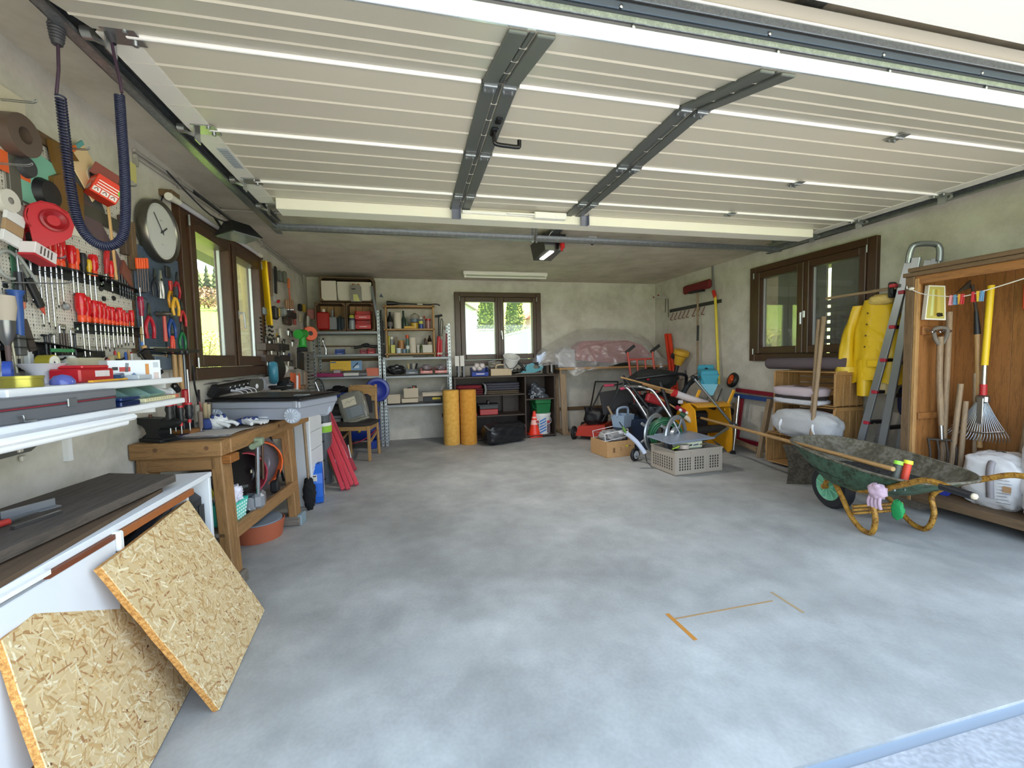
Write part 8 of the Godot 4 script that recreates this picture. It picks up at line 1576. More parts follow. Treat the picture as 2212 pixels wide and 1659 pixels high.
	for s in [-0.13,0.13]:
		la([w2(0.185,-0.012), w2(0.225,-0.012), w2(0.235,0.0), w2(0.225,0.012), w2(0.185,0.012), w2(0.18,0.0), w2(0.185,-0.012)], rc + ax * s, ax, 44); la([w2(0.05,-0.02), w2(0.1,-0.02), w2(0.1,0.02), w2(0.05,0.02), w2(0.05,-0.02)], rc + ax * s, ax, 26); P("rim", M("a3a7ab", 0.3,0.6))
		var fr := frame_at(rc + ax * s, ax)
		for k in 5: br(fr * (Basis(BK, TAU * k / 5.0) * v(0.08,0,0)), fr * (Basis(BK, TAU * k / 5.0) * v(0.2,0,0)), 0.035,0.012, ax, 0.004)
		P("spokes", M("a9adb0", 0.3,0.6))
	var fw := frame_at(rc, ax)
	var hp := []
	for k in 12 * 26: var t := TAU * k / 26.0; var lay := floorf(k / 104.0); hp.append(fw * v((0.13 + 0.022 * lay) * cos(t), (0.13 + 0.022 * lay) * sin(t), -0.1 + 0.2 * fposmod(k / 104.0,1.0)))
	tb(hp, 0.0125,7); P("hose", M("1f5a3a", 0.35))
	for s in [-0.16,0.16]: tb(sm([rc + ax * s + v(0.08,-0.31,-0.02), rc + ax * s + v(0.03,0,0), rc + ax * s + v(-0.22,0.47,-0.1), rc + ax * s * 0.9 + v(-0.3,0.54,-0.14), rc + ax * s * 0.5 + v(-0.33,0.56,-0.15)], 5), 0.014,9); P("frame_tube", chrome)
	tb([rc + ax * 0.08 + v(-0.33,0.56,-0.15), rc - ax * 0.08 + v(-0.33,0.56,-0.15)], 0.014,9); P("grip", chrome); tb(sm([rc + ax * 0.16 + v(0.0,-0.05,0), rc + ax * 0.2 + v(-0.12,-0.2,0), rc + ax * 0.19 + v(-0.22,-0.26,0), rc - ax * 0.16 + v(-0.22,-0.27,0)], 5), 0.011,8); P("foot_tube", M("8b8f93", 0.3,0.7))
	for s in [-0.2,0.22]: wheel(rc + ax * s + v(-0.2,-0.255,0.0), ax, 0.075,0.04, blk, M("b9bcbe", 0.4))
	# cardboard box with a wire basket
	var cb := Transform3D(Basis(UP, 0.12), v(2.46,0,-4.93))
	lthing("cardboard_box", "brown cardboard fruit box on the floor beside the hose reel", "cardboard box", cb); tray(v(-0.2,0,-0.19), v(0.2,0.2,0.19), 0.006); P("box", TX["cardboard"]); bx(v(0.09,0.13,0.191), v(0.04,0.018,0.001)); P("yellow_print", M("c9c22c")); bx(v(0.125,0.13,0.191), v(0.02,0.014,0.001)); P("violet_print", M("5a2a5a")); bx(v(0.0,0.1,0.191), v(0.008,0.05,0.001)); bx(v(-0.1,0.09,0.191), v(0.03,0.06,0.0008)); P("slot", M("7a5a38"))
	lthing("wire_basket", "white wire basket tilted in the cardboard box", "basket", cb * Transform3D(Basis(BK, 0.12), v(-0.02,0.22,0)));
	for y in [0.0,0.09]: tb([v(-0.17, y, -0.14), v(0.17, y, -0.14), v(0.17, y, 0.14), v(-0.17, y, 0.14)], 0.004,6, true)
	for q in [v(-0.17,0,-0.14), v(0.17,0,-0.14), v(0.17,0,0.14), v(-0.17,0,0.14)]: tb([q, q + v(0,0.09,0)], 0.004,6)
	P("wire", M("e4e5e6", 0.35));
	lthing("crumpled_film", "crumpled clear film and packs inside the wire basket", "film", cb * at_(v(0,0.2,0))); blob(v(0,0.03,0), v(0.15,0.07,0.13), 0.5,1.8,3,0.8,34,20); P("film", M("8d8b8a", 0.2)); blob(v(0.08,0.06,0.06), v(0.05,0.04,0.04), 0.4,2.0,5); P("white_pack", M("c9cbd2", 0.4))
	lthing("blue_hand_crate", "light blue plastic hand crate behind the cardboard box", "crate", Transform3D(Basis(UP, 0.5), v(2.644,0.428,-5) - v(0,0.1,0))); tray(v(-0.12,0,-0.1), v(0.12,0.16,0.1), 0.005,0.02); P("crate", M("8496aa", 0.4)); tb(sm([v(-0.12,0.15,0), v(-0.1,0.24,0), v(0.1,0.24,0), v(0.12,0.15,0)], 4), 0.016,8); P("handle", M("8b9bb0", 0.4)); bb(v(-0.1,-0.33,-0.09), v(0.1,-0.002,0.09), 0.01); P("stand", M("2d3642", 0.5))
	tube_thing("hand_brush", "wooden brush handle sticking up behind the cardboard box", "brush", [v(2.436,0.601,-5), v(2.494,0.49,-5)], 0.014, TX["handle wood y"])
	thing("navy_tub", "dark blue plastic tub behind the hose reel", "tub", v(2.85,0,-5.05)); tray(v(2.62,0.0,-5.25), v(3.05,0.42,-4.95), 0.006,0.04); P("tub", M("27344a", 0.4))
	thing("folded_umbrella", "white folded umbrella with a green grip leaning on the reel", "umbrella", v(2.773,0,-4.691)); tb(sm([v(2.258,0.404,-4.2), v(2.314,0.36,-4.2), v(2.392,0.281,-4.18), v(2.459,0.175,-4.15)], 4), 0.026,9); P("cloth", M("b9bfd0", 0.6)); cy(v(2.22,0.473,-4.2), v(2.258,0.409,-4.2), 0.013,-1.0,8); P("grip", M("5f8a3a", 0.4)); tb([v(2.182,0.526,-4.2), v(2.22,0.473,-4.2)], 0.006,6); tb([v(2.459,0.175,-4.15), v(2.663,0,-4.454)], 0.006,6); P("rod", blk)
	# beige crate
	var ka := v(2.595,0,-4.207)
	var kb := v(2.592,0,-3.798)
	var kc := v(3.183,0,-3.831)
	var kx := (kc - kb).normalized()
	var kz := (kb - ka).normalized()
	var kw := kb.distance_to(kc)
	var kd := kb.distance_to(ka)
	lthing("folding_crate", "beige ventilated plastic folding crate full of odds and ends", "crate", Transform3D(Basis(kx, UP, kx.cross(UP)), kb))
	var bg := M("a3988a", 0.5)
	tray(v(0,0,-kd), v(kw, 0.26,0), 0.012); bb(v(-0.006,0.245,-kd - 0.006), v(kw + 0.006,0.262,-kd + 0.008)); bb(v(-0.006,0.245,-0.008), v(kw + 0.006,0.262,0.006)); bb(v(-0.006,0.245,-kd), v(0.008,0.262,0)); bb(v(kw - 0.008,0.245,-kd), v(kw + 0.006,0.262,0)); P("shell", bg)
	for x in [0.02,0.2,0.4, kw - 0.02]: bx(v(x, 0.13,0.003), v(0.02,0.24,0.008), 0.002); P("rib", bg)
	for i in 16:
		if i in [5,10]: continue
		for j in 5: bx(v(0.06 + i * (kw - 0.12) / 15.0,0.06 + 0.028 * j, 0.001), v(0.014,0.019,0.003))
	for i in 9:
		for j in 5: bx(v(0.0,0.06 + 0.028 * j, -0.05 - i * (kd - 0.1) / 8.0), v(0.003,0.019,0.014))
	P("slots", M("2c2823", 0.7)); stuff("slots")
	var kt: Transform3D = cur.transform
	lthing("crate_lid", "flat blue grey plastic lid resting askew over the beige crate", "lid", kt * Transform3D(Basis(RT, 0.06) * Basis(UP, 0.1), v(0.24,0.35,-0.22))); bx(O0, v(0.62,0.012,0.36), 0.003); bx(v(0,0.004,0.18), v(0.58,0.022,0.012), 0.003); bx(v(0,0.004,-0.18), v(0.4,0.02,0.012), 0.003); P("lid", M("7d8694", 0.35))
	lthing("cream_roll", "cream plastic container lying in the beige crate", "container", kt * at_(v(0.27,0.27,-0.15))); bx(v(0,0.02,0), v(0.3,0.1,0.14), 0.02); P("body", M("c9cdb4", 0.4)); cy(v(-0.12,0.0,0.1), v(-0.12,0.04,0.1), 0.05,-1.0,16); P("round_lid", M("b7a99c", 0.4))
	lthing("garden_gloves", "lime green and dark bits at the edge of the beige crate", "bits", kt * at_(v(0.1,0.26,-0.1)))
	for k in 5: br(v(0.05 * k - 0.06,0.0,-0.02 * k), v(0.08 * k, 0.035,0.04), 0.025,0.012, UP, 0.003); P("bit", M(["a9c23a", "b3c94a", "26272a", "4a5563", "6d5a2a"][k], 0.5))
	# yellow snow blower with its black stem
	thing("snow_blower", "yellow snow blower housing with side plates beside the crate", "snow blower", v(3.62,0,-4.62))
	surf(24,1, func(a, b): return v(lerpf(3.38,3.86, b), 0.33 + 0.3 * cos(-0.5 + a * 3.3), -4.72 - 0.3 * sin(-0.5 + a * 3.3) + 0.08), false, 0.012); P("drum", M("d2921a", 0.35))
	for x in [3.36,3.86]: G = Transform3D(Basis(v(0,0,1), v(0,1,0), v(-1,0,0)), v(x, 0,-4.64)); pr([w2(-0.3,0.36), w2(-0.2,0.56), w2(0.0,0.64), w2(0.12,0.56), w2(0.16,0.3), w2(0.17,0.04), w2(0.1,0.0), w2(0.05,0.03), w2(-0.05,0.08), w2(-0.25,0.12)], -0.008,0.008); P("side_plate", M("dc9a1e", 0.35))
	for q in [[v(3.99,0.782,-4.6), v(3.856,0.516,-4.6)], [v(3.641,0.782,-4.8), v(3.559,0.617,-4.8)]]: br(q[0], q[1], 0.045,0.02, v(0,0,1), 0.008); P("chute_arm", M("e0a024", 0.35))
	bb(v(3.5,0.545,-4.44), v(3.62,0.548,-4.4)); G = facing(v(3.513,0.551,-4.5), v(-0.3,0.5,1)); V.clear(); NN.clear(); UV.clear(); G = facing(v(3.62,0.61,-4.53), v(-0.1,0.75,0.65)); bx(O0, v(0.1,0.035,0.006)); P("green_label", M("9aa52c", 0.4)); cy(v(3.4,0.3,-4.6), v(3.84,0.3,-4.6), 0.05,-1.0,14); P("auger", M("2a2622", 0.5))
	bb(v(3.45,0.0,-5.02), v(3.8,0.5,-4.82), 0.03); P("motor", blk); cy(v(3.87,0.09,-4.55), v(3.88,0.09,-4.5), 0.012,-1.0,8); P("bolt", M("7a2a1a"))
	# spreader upside down
	var su := v(4.08,0.94,-5.0)
	var sx := (v(4.27,0.881,-4.95) - v(3.887,1.023,-5.05)).normalized()
	thing("spreader", "turquoise seed spreader with black and orange wheels on top of the heap", "spreader", su)
	var sb := frame_at(v(3.909,1.003,-5.05), sx)
	G = sb; hexa([v(-0.05,-0.08,0.02), v(-0.05,-0.08,0.40), v(0.05,-0.08,0.02), v(0.05,-0.08,0.40), v(-0.11,0.06,0.02), v(-0.11,0.06,0.40), v(0.11,0.06,0.02), v(0.11,0.06,0.40)]); G = sb; bx(v(0,0.02,0.06), v(0.2,0.18,0.03), 0.01); G = sb; bx(v(0,0.02,0.36), v(0.2,0.18,0.03), 0.01); G = sb; hexa([v(-0.02,-0.2,0.1), v(-0.02,-0.2,0.44), v(0.04,-0.2,0.1), v(0.04,-0.2,0.44), v(-0.1,-0.06,0.04), v(-0.1,-0.06,0.4), v(0.1,-0.06,0.04), v(0.1,-0.06,0.4)]); P("hopper", M("3a8ea3", 0.35))
	wheel(v(3.88,1.004,-5.05), sx, 0.1,0.05, blk, M("d2552a", 0.4)); wheel(v(4.27,0.881,-4.95), sx, 0.105,0.06, blk, M("e0571f", 0.4))
	for q in [[v(3.941,0.823,-4.95), v(3.831,0.644,-4.9)], [v(4.06,0.772,-4.9), v(3.928,0.583,-4.85)]]: tb(q, 0.01,8); P("handle_rod", chrome)
	br(v(3.716,0.939,-4.9), v(3.958,0.9,-4.9), 0.1,0.02); P("grey_flap", M("55585b", 0.5)); blob(v(3.756,0.89,-4.86), v(0.04,0.025,0.03), 0.2,2.0,2); P("lamp", M("bdbab3", 0.3))
	# silver folding stand
	thing("folding_stand", "silver tubular folding stand with black rubber ends right of the heap", "stand", v(3.836,0,-4.435))
	tb([v(3.928,0.72,-4.45), v(3.856,0.024,-4.45)], 0.018,9); P("tube", chrome); tb([v(3.39,0.961,-4.6), v(3.839,0.368,-4.45)], 0.016,9); P("tube", M("8f9498", 0.3,0.8)); tb([v(3.73,0.336,-4.4), v(3.441,0.253,-4.3)], 0.016,9); P("tube", M("8a8d86", 0.35,0.7)); sphere(v(3.39,0.961,-4.6), 0.03,12); cy(v(3.856,0.024,-4.45), v(3.836,0,-4.435), 0.03,0.035,12); P("rubber_end", blk); sphere(v(3.841,0.365,-4.43), 0.03,10); cy(v(3.794,0.39,-4.43), v(3.895,0.35,-4.43), 0.02,-1.0,8); P("joint", M("6f7478", 0.35,0.8))
	# sticks and cloths across the heap
	for k in 4: tube_thing("bamboo_stick", "pale wooden stick in the bundle across the heap, %s" % ["topmost", "second", "third", "lowest"][k], "stick", [[v(2.621,0.97,-5), v(3.254,0.78,-4.8)], [v(2.931,0.869,-5), v(3.267,0.755,-4.8)], [v(3.012,0.83,-5), v(3.274,0.737,-4.8)], [v(3.046,0.755,-5), v(3.267,0.558,-4.75)]][k], 0.011, TX["pine x"])
	thing("white_cloth_roll", "white cloth rolled round the stick ends with a red band", "cloth", v(3.491,0.65,-4.8)); tb(sm([v(3.26,0.755,-4.8), v(3.389,0.708,-4.8), v(3.559,0.653,-4.8), v(3.754,0.59,-4.8)], 5), 0.045,12); P("cloth", M("c9c0c0", 0.8)); cy(v(3.24,0.762,-4.8), v(3.281,0.749,-4.8), 0.05,-1.0,14); P("red_band", M("b3262a", 0.5)); bx(v(3.369,0.635,-4.82), v(0.07,0.05,0.03), 0.01); P("flap", M("cfcaca", 0.8)); tb([v(3.754,0.59,-4.8), v(4.124,0.467,-4.8)], 0.05,10); P("dark_end", blk)
	thing("striped_umbrella", "red and white folded umbrella lying over the heap", "umbrella", v(3.419,0.515,-4.7)); tb(sm([v(3.232,0.583,-4.7), v(3.352,0.518,-4.7), v(3.471,0.449,-4.68)], 4), 0.03,9); P("cloth", M("8f1c30", 0.6))
	for k in 3: sphere([v(3.257,0.551,-4.66), v(3.35,0.511,-4.66), v(3.428,0.475,-4.64)][k], 0.022,9); P("white_patch", M("d6d0cc", 0.6)); tb([v(3.471,0.449,-4.68), v(3.518,0.434,-4.6)], 0.014,8); P("tip", M("3a2418", 0.6))
	thing("green_tube", "green and white tube beside the striped umbrella", "tube", v(3.35,0.437,-4.65)); tb([v(3.285,0.504,-4.7), v(3.323,0.466,-4.66)], 0.035,10); P("green", M("1d4a33", 0.5)); tb([v(3.323,0.466,-4.66), v(3.386,0.401,-4.6)], 0.033,10); P("white", M("bdb5a3", 0.5))
	for k in 2: tube_thing("black_pipe", ["thin black rod upright behind the stand", "grey black bent pipe under the spreader"][k], "pipe", [[v(3.785,1.02,-5.3), v(3.786,0.69,-5.3)], [v(3.671,0.702,-5.2), v(3.766,0.828,-5.2), v(3.899,0.915,-5.2)]][k], [0.012,0.035][k], M("2b2d30", 0.5))
	# orange tubes, trimmer, broom, pole, hook rail in the corner
	for k in 2: tube_thing("orange_tube", ["long orange tube standing in the corner, left one", "long orange tube standing in the corner, right one"][k], "tube", [[v(4.22,1.593,-6.437), v(4.1,0.399,-6.011)], [v(4.22,1.587,-6.344), v(4.1,0.409,-5.913)]][k], 0.032, M("d63a1c", 0.35))
	thing("grass_trimmer", "yellow and black grass trimmer head in the corner", "trimmer", v(4.1,0.995,-5.963)); la([w2(0,0), w2(0.06,0.0), w2(0.09,0.14), w2(0.12,0.16), w2(0.125,0.22), w2(0.08,0.25), w2(0,0.25)], v(4.1,1.084,-5.94), v(0.18,1,0.25), 16); P("motor", M("c99a2c", 0.35)); cy(v(4.1,1.069,-5.952), v(4.05,0.886,-5.963), 0.032,0.022,10); cy(v(4.1,1.231,-6.037), v(4.1,1.215,-5.964), 0.06,-1.0,10); P("collar", blk); tb([v(4.05,0.886,-5.963), v(3.9,0.496,-5.874)], 0.013,8); P("shaft", M("b3301c", 0.4)); tb(sm([v(4.1,0.952,-5.915), v(4,0.862,-5.724), v(3.9,0.937,-5.313), v(3.9,1.021,-5.114)], 4), 0.004,5); P("cable", blk)
	thing("hook_rail", "grey slotted rail with red hooks on the right wall", "rail", v(4.27,1.97,-5.8)); br(v(4.275,1.979,-6.414), v(4.275,1.986,-5.192), 0.012,0.05); P("rail", TX["dull steel"])
	for k in 8: var u := 0.08 + 0.085 * k + (0.04 if k > 4 else 0.0); var q := v(4.27,1.917,-6.406).lerp(v(4.27,1.933,-5.185), u); tb(sm([q + v(0,0.02,0), q + v(-0.03,-0.05,0.0), q + v(-0.03,-0.09,-0.04), q + v(-0.03,-0.1,0.02)], 4), 0.006,6); P("hook", M("7a3a30", 0.4))
	thing("wall_bracket", "grey bracket with two hanging cords high in the right corner", "bracket", v(4.2,2.2,-6.393)); br(v(4.27,2.216,-6.5), v(4,2.221,-6.447), 0.014,0.014); br(v(4.27,2.239,-6.5), v(4.05,2.236,-6.389), 0.014,0.014); P("arm", M("b3b0aa", 0.4))
	for q in [v(3.99,2.212,-6.445), v(4.04,2.235,-6.387)]: sphere(q, 0.014,8); P("red_tip", M("8a2a1c"))
	for q in [[v(4.26,2.201,-6.511), v(4.26,1.968,-6.525)], [v(4.26,2.192,-6.444), v(4.26,1.88,-6.431)]]: tb(q, 0.005,6); P("cord", M("2c2b2a"))
	thing("push_broom", "dark red push broom hanging head up on the right wall", "broom", v(4.2,1.001,-5.592)); tb([v(4.2,2.156,-5.6), v(4.2,0.931,-5.591)], 0.014,9); P("handle", TX["handle wood y"]); tb([v(4.2,1.674,-5.586), v(4.2,1.446,-5.595)], 0.0165,9); P("black_grip", blk)
	br(v(4.22,2.247,-5.962), v(4.22,2.254,-5.334), 0.06,0.13, UP, 0.025); P("bristles", M("6b1a1c", 0.8)); br(v(4.22,2.189,-5.812), v(4.22,2.18,-5.492), 0.05,0.03); P("head", blk)
	thing("telescopic_pole", "yellow telescopic pole with a red collar reaching the ceiling", "pole", v(4.2,1.011,-5.173)); tb([v(4.24,2.061,-5.271), v(4.2,0.816,-5.133)], 0.02,10); P("yellow_tube", M("d2bb3a", 0.4)); tb([v(4.25,2.505,-5.345), v(4.24,2.131,-5.3)], 0.014,9); P("steel_tube", STEEL); tb([v(4.24,2.145,-5.31), v(4.24,2.041,-5.271)], 0.025,10); P("red_collar", M("b32418", 0.4))
	# folding trestle with red and blue frames leaning on the right wall
	thing("folding_trestle", "folding trestle with red and blue frames and wooden legs by the right wall", "trestle", v(4.15,0,-4.4))
	for q in [[v(4.2,0.76,-4.808), v(4.2,0.741,-4.198), "7d1426"], [v(4.15,0.69,-4.783), v(4.15,0.679,-4.173), "26437c"], [v(4.18,0.68,-4.671), v(4.18,0.097,-4.759), "7d1426"], [v(4.18,0.113,-4.743), v(4.18,0.107,-4.388), "7d1426"]]: br(q[0], q[1], 0.025,0.05, UP if absf(q[0].y - q[1].y) < 0.3 else v(0,0,1), 0.004); P("frame_bar", M(q[2], 0.5))
	br(v(4.12,0.697,-4.17), v(4.002,0,-4.198) + v(0,0.0,0), 0.05,0.06, v(1,0,0), 0.005); P("leg", TX["handle wood y"]); br(v(4.12,0.103,-4.749), v(4.02,0.078,-4.247), 0.04,0.05); P("cross_piece", TX["handle wood z"]); br(v(4.2,0.585,-4.822), v(4.115,0,-4.801), 0.05,0.05, v(1,0,0)); P("leg", TX["handle wood y"])
# ---------------------------------------------------------------- crates, coat, ladder, tool closet and wheelbarrow on the right
func build_right():
	var blk: Material = BLK
	var pn := "pine "
	# three slatted crates on their sides
	for k in 3:
		var y0 := 0.03 + 0.343 * k
		var z1 := -3.17 - (0.1 if k == 0 else 0.0)
		thing("slatted_crate", "wooden slatted crate on its side under the right window, %s of the stack" % ["lowest", "middle one", "topmost"][k], "crate", v(4.03, y0,-3.5), 0, "slatted crates")
		for s in [z1, z1 - 0.68]:
			for i in 4: bb(v(3.875 + 0.083 * i, y0, s - 0.012), v(3.952 + 0.083 * i, y0 + 0.335, s), 0.003); P("end_slat", TX["pine y"])
			bb(v(3.86, y0 + 0.015, s - 0.016), v(3.875, y0 + 0.32, s + 0.004), 0.002); P("corner_post", TX["pine y"])
		for s in [0.0,0.323]:
			for i in 4: bb(v(3.875 + 0.083 * i, y0 + s, z1 - 0.68), v(3.952 + 0.083 * i, y0 + s + 0.012, z1), 0.002); P("side_slat", TX["pine z"])
		for i in 5: bb(v(4.195, y0 + 0.01 + 0.065 * i, z1 - 0.68), v(4.207, y0 + 0.065 + 0.065 * i, z1), 0.002); P("bottom_slat", TX["pine z"])
		bb(v(3.858, y0 + 0.3, z1), v(4.2, y0 + 0.34, z1 + 0.012), 0.003); P("rim_batten", TX["pine x"])
	thing("carpet_roll", "rolled mauve grey carpet on top of the slatted crates", "carpet", v(4.0,1.06,-3.6)); la([w2(0,0), w2(0.055,0), w2(0.062,0.015), w2(0.062,0.88), w2(0.055,0.9), w2(0.0,0.9)], v(4.0,1.122,-4.08), v(0.02,0.004,1), 24); P("roll", tint("carpet", "cloth", "6f6269"))
	thing("folded_laundry", "folded pale pink sheets in the topmost slatted crate", "laundry", v(3.9,0.73,-3.55))
	for k in 3: blob(v(3.88, [0.745,0.785,0.845][k], -3.55), [v(0.12,0.03,0.27), v(0.11,0.025,0.24), v(0.13,0.05,0.26)][k], 0.12,2.2, k, 0.45,34,10); P("sheet", tint("sheet%d" % k, "cloth", ["dcdce2", "3a302e", "d6c4cb"][k]))
	thing("pillow", "stuffed white checked cushion in the middle slatted crate", "pillow", v(3.86,0.37,-3.45)); blob(v(3.84,0.52,-3.45), v(0.14,0.145,0.36), 0.12,1.4,5,0.75,44,28); P("cover", tint("cushion", "cloth", "d5d6d8"))
	for k in 3: tb(sm([v(3.76,0.40,-3.66 + 0.2 * k), v(3.705,0.52,-3.62 + 0.18 * k), v(3.78,0.64,-3.6 + 0.16 * k)], 5), 0.014,6, false, 0.4); P("white_stripe", M("e9eaed", 0.9))
	# two long handles with blades
	var sh := v(3.602,0,-3.296)
	thing("snow_shovel", "shovel with a worn curved blade leaning behind the wheelbarrow", "shovel", sh); tb([sh + v(0.1,0.28,0.02), v(3.83,1.576,-3.271)], 0.019,10); P("handle", TX["handle wood y"])
	surf(10,8, func(a, b): return sh + v(-0.2 + 0.34 * a, 0.01 + 0.36 * b, 0.10 + 0.06 * sin(b * 2.5) - 0.09 * b + 0.09 * (a - 0.5) + 0.03 * cos((a - 0.5) * PI)), false, 0.006); P("blade", tint("shovel blade", "barrow inside", "b3aaa0"))
	thing("long_handle", "second wooden handle leaning beside the shovel", "handle", v(3.724,0,-3.251)); tb([v(3.743,0,-3.327), v(3.83,1.554,-3.322)], 0.019,10); P("handle", TX["handle wood y"])
	# coat on a rod
	thing("coat_rod", "wooden broom handle jutting from the wall beside the window", "rod", v(3.97,1.767,-2.776)); tb([v(3.95,1.758,-3.354), v(3.98,1.767,-2.755)], 0.013,9); P("rod", TX["handle wood z"]); bb(v(3.98,1.737,-2.782) - v(0.03,0.05,0.03), v(3.98,1.788,-2.742) + v(0.03,0.03,-0.03), 0.01); P("clamp", blk); bx(v(3.94,1.782,-2.756), v(0.04,0.03,0.05), 0.006); P("red_grip", M("b3202a", 0.4)); tb(sm([v(3.95,1.775,-2.78), v(3.95,1.739,-2.797), v(3.95,1.695,-2.76)], 4), 0.006,6); P("cord", blk)
	bb(v(3.98,1.767,-2.755), v(3.98,1.767,-2.755) + v(0.3,0.02,0.02)); P("wall_arm", TX["dull steel"])
	thing("rain_coat", "bright yellow rain coat with dark buttons hanging beside the window", "coat", v(4.08,0.83,-3.0))
	var cz := FastNoiseLite.new(); cz.frequency = 2.0; cz.seed = 3
	var yel := M("dcb416", 0.42)
	surf(44,36, func(a, b):
		var w: float = a * TAU
		var y: float = lerpf(1.70,0.96, b)
		var hz: float = lerpf(0.11,0.19, minf(b * 3.0,1.0)) + 0.03 * b
		var fold: float = 1.0 + (0.12 * sin(w * 7.0 + 2.0 * b) + 0.15 * cz.get_noise_2d(cos(w) * 2.0, b * 3.0)) * minf(b * 2.0,1.0)
		return v(4.1 + 0.09 * sin(w) * fold, y + 0.02 * sin(w * 3.0) * b, -2.98 + hz * cos(w) * (1.0 + 0.03 * sin(w * 5.0))), true)
	P("body", yel)
	surf(20,26, func(a, b):
		var w: float = a * TAU
		var c: Vector3 = v(4.08,1.66,-3.14).lerp(v(4.04,1.06,-3.22), b) + v(0,0,-0.03 * sin(b * PI))
		var r: float = lerpf(0.05,0.075, b) * (1.0 + 0.08 * sin(w * 4.0 + b * 9.0))
		return c + v(cos(w) * r, 0.02 * sin(b * 20.0) * 0.3, sin(w) * r * 0.85), true)
	P("sleeve", yel); la([w2(0.076,0), w2(0.08,0.0), w2(0.08,0.05), w2(0.076,0.05)], v(4.04,1.045,-3.22), UP, 18); P("cuff", M("e0c046", 0.5))
	surf(16,22, func(a, b):
		var w: float = a * TAU
		var r: float = 0.055 * (1.0 + 0.1 * sin(w * 5.0))
		return v(4.06,1.16,-3.06).lerp(v(4.06,0.83,-3.05), b) + v(cos(w) * r, 0, sin(w) * r), true)
	P("trouser_leg", yel); blob(v(4.06,1.69,-2.92), v(0.08,0.05,0.1), 0.15,2.0,4,0.8); P("collar", M("d2b66a", 0.6))
	for k in 4: la([w2(0,0.003), w2(0.007,0.002), w2(0.008,0)], v(3.998 - 0.008 * k, 1.58 - 0.1 * k, -3.0), v(-1,0,0.2), 10); P("button", M("4a3418", 0.4))
	bx(v(3.985,1.13,-2.93), v(0.012,0.06,0.1), 0.003); P("pocket_flap", yel); surf(14,12, func(a, b): var w: float = a * TAU; return v(4.1 + 0.05 * cos(w), lerpf(1.12,0.86, b), -2.9 + 0.07 * sin(w)), true); P("lining", M("cdb98a", 0.7))
	thing("blue_bag", "dark blue bag hanging low behind the ladder", "bag", v(4.2,0.65,-2.8)); blob(v(4.2,0.8,-2.76), v(0.05,0.14,0.1), 0.1,2.0,3,0.6); P("bag", M("16224f", 0.6))
	# aluminium folding ladder
	thing("step_ladder", "aluminium folding ladder with black steps beside the tool closet", "ladder", v(4.05,0,-2.85))
	var al := M("9a9fa3", 0.35,0.75)
	for q in [[3.97,-2.66,-3.1], [4.18,-2.66,-3.1], [3.95,-2.6,-2.87], [4.16,-2.6,-2.87]]: br(v(q[0], 0.0, q[2]), v(q[0], 1.98, q[1]), 0.022,0.06, v(0,0,1), 0.003); P("stile", al)
	for k in 6:
		var y := 0.32 + 0.28 * k
		var t := y / 1.98
		bx(v(4.075, y, lerpf(-3.1,-2.66, t)), v(0.2,0.03,0.06), 0.004); P("step", blk)
		bx(v(4.055, y - 0.02, lerpf(-2.87,-2.6, t)), v(0.2,0.03,0.05), 0.004); P("rear_step", blk)
		bx(v(3.965, y, lerpf(-3.1,-2.66, t) + 0.01), v(0.03,0.03,0.045), 0.004); P("red_end", M("a81f34", 0.4))
	tb(sm([v(3.96,1.95,-2.665), v(3.96,2.05,-2.65), v(3.99,2.09,-2.63), v(4.13,2.09,-2.6), v(4.16,2.05,-2.58), v(4.16,1.95,-2.58)], 4), 0.022,8); P("top_bow", al)
	var chain := []
	for k in 22: tb(ring(v(3.98,0.6 - 0.022 * k, -2.9), 0.007,6), 0.002,4, true)
	P("chain", STEEL); stuff("chain")
	# open tool closet
	thing("tool_closet", "tall open wooden tool closet along the right wall", "closet", v(4.0,0.08,-1.9))
	bb(v(3.75,0.08,-2.52), v(4.25,1.8,-2.5), 0.002); P("side_panel", TX["closet wood y"])
	bb(v(3.735,0.08,-2.53), v(3.775,1.8,-2.47), 0.004); P("front_post", TX["beam wood y"]); bb(v(3.737,0.08,-2.468), v(3.77,1.78,-2.445), 0.002); P("inner_post", TX["pine y"])
	for k in 8: var z := -2.5 + 0.165 * k; bb(v(4.235,0.14, z + 0.001), v(4.25,1.8, z + 0.164), 0.001); P("back_board", TX["closet wood y"])
	bb(v(3.72,1.8,-2.54), v(4.27,1.83,-1.15), 0.003); bb(v(3.71,1.832,-2.5), v(4.27,1.862,-1.15), 0.003); P("roof_board", TX["beam wood z"]); bb(v(3.75,1.74,-2.5), v(3.77,1.8,-1.15), 0.002); P("lintel", TX["closet wood z"])
	bb(v(3.74,0.08,-2.52), v(4.25,0.14,-1.15), 0.004); P("floor_board", TX["beam wood z"])
	for z in [-2.45,-1.8]: bb(v(3.8,0.0, z - 0.03), v(4.2,0.08, z + 0.03)); P("runner", TX["old wood x"])
	bb(v(3.85,0.7,-2.5), v(4.23,0.75,-2.482), 0.002); bb(v(3.86,1.36,-2.5), v(4.1,1.42,-2.482), 0.002); P("side_batten", TX["closet wood x"])
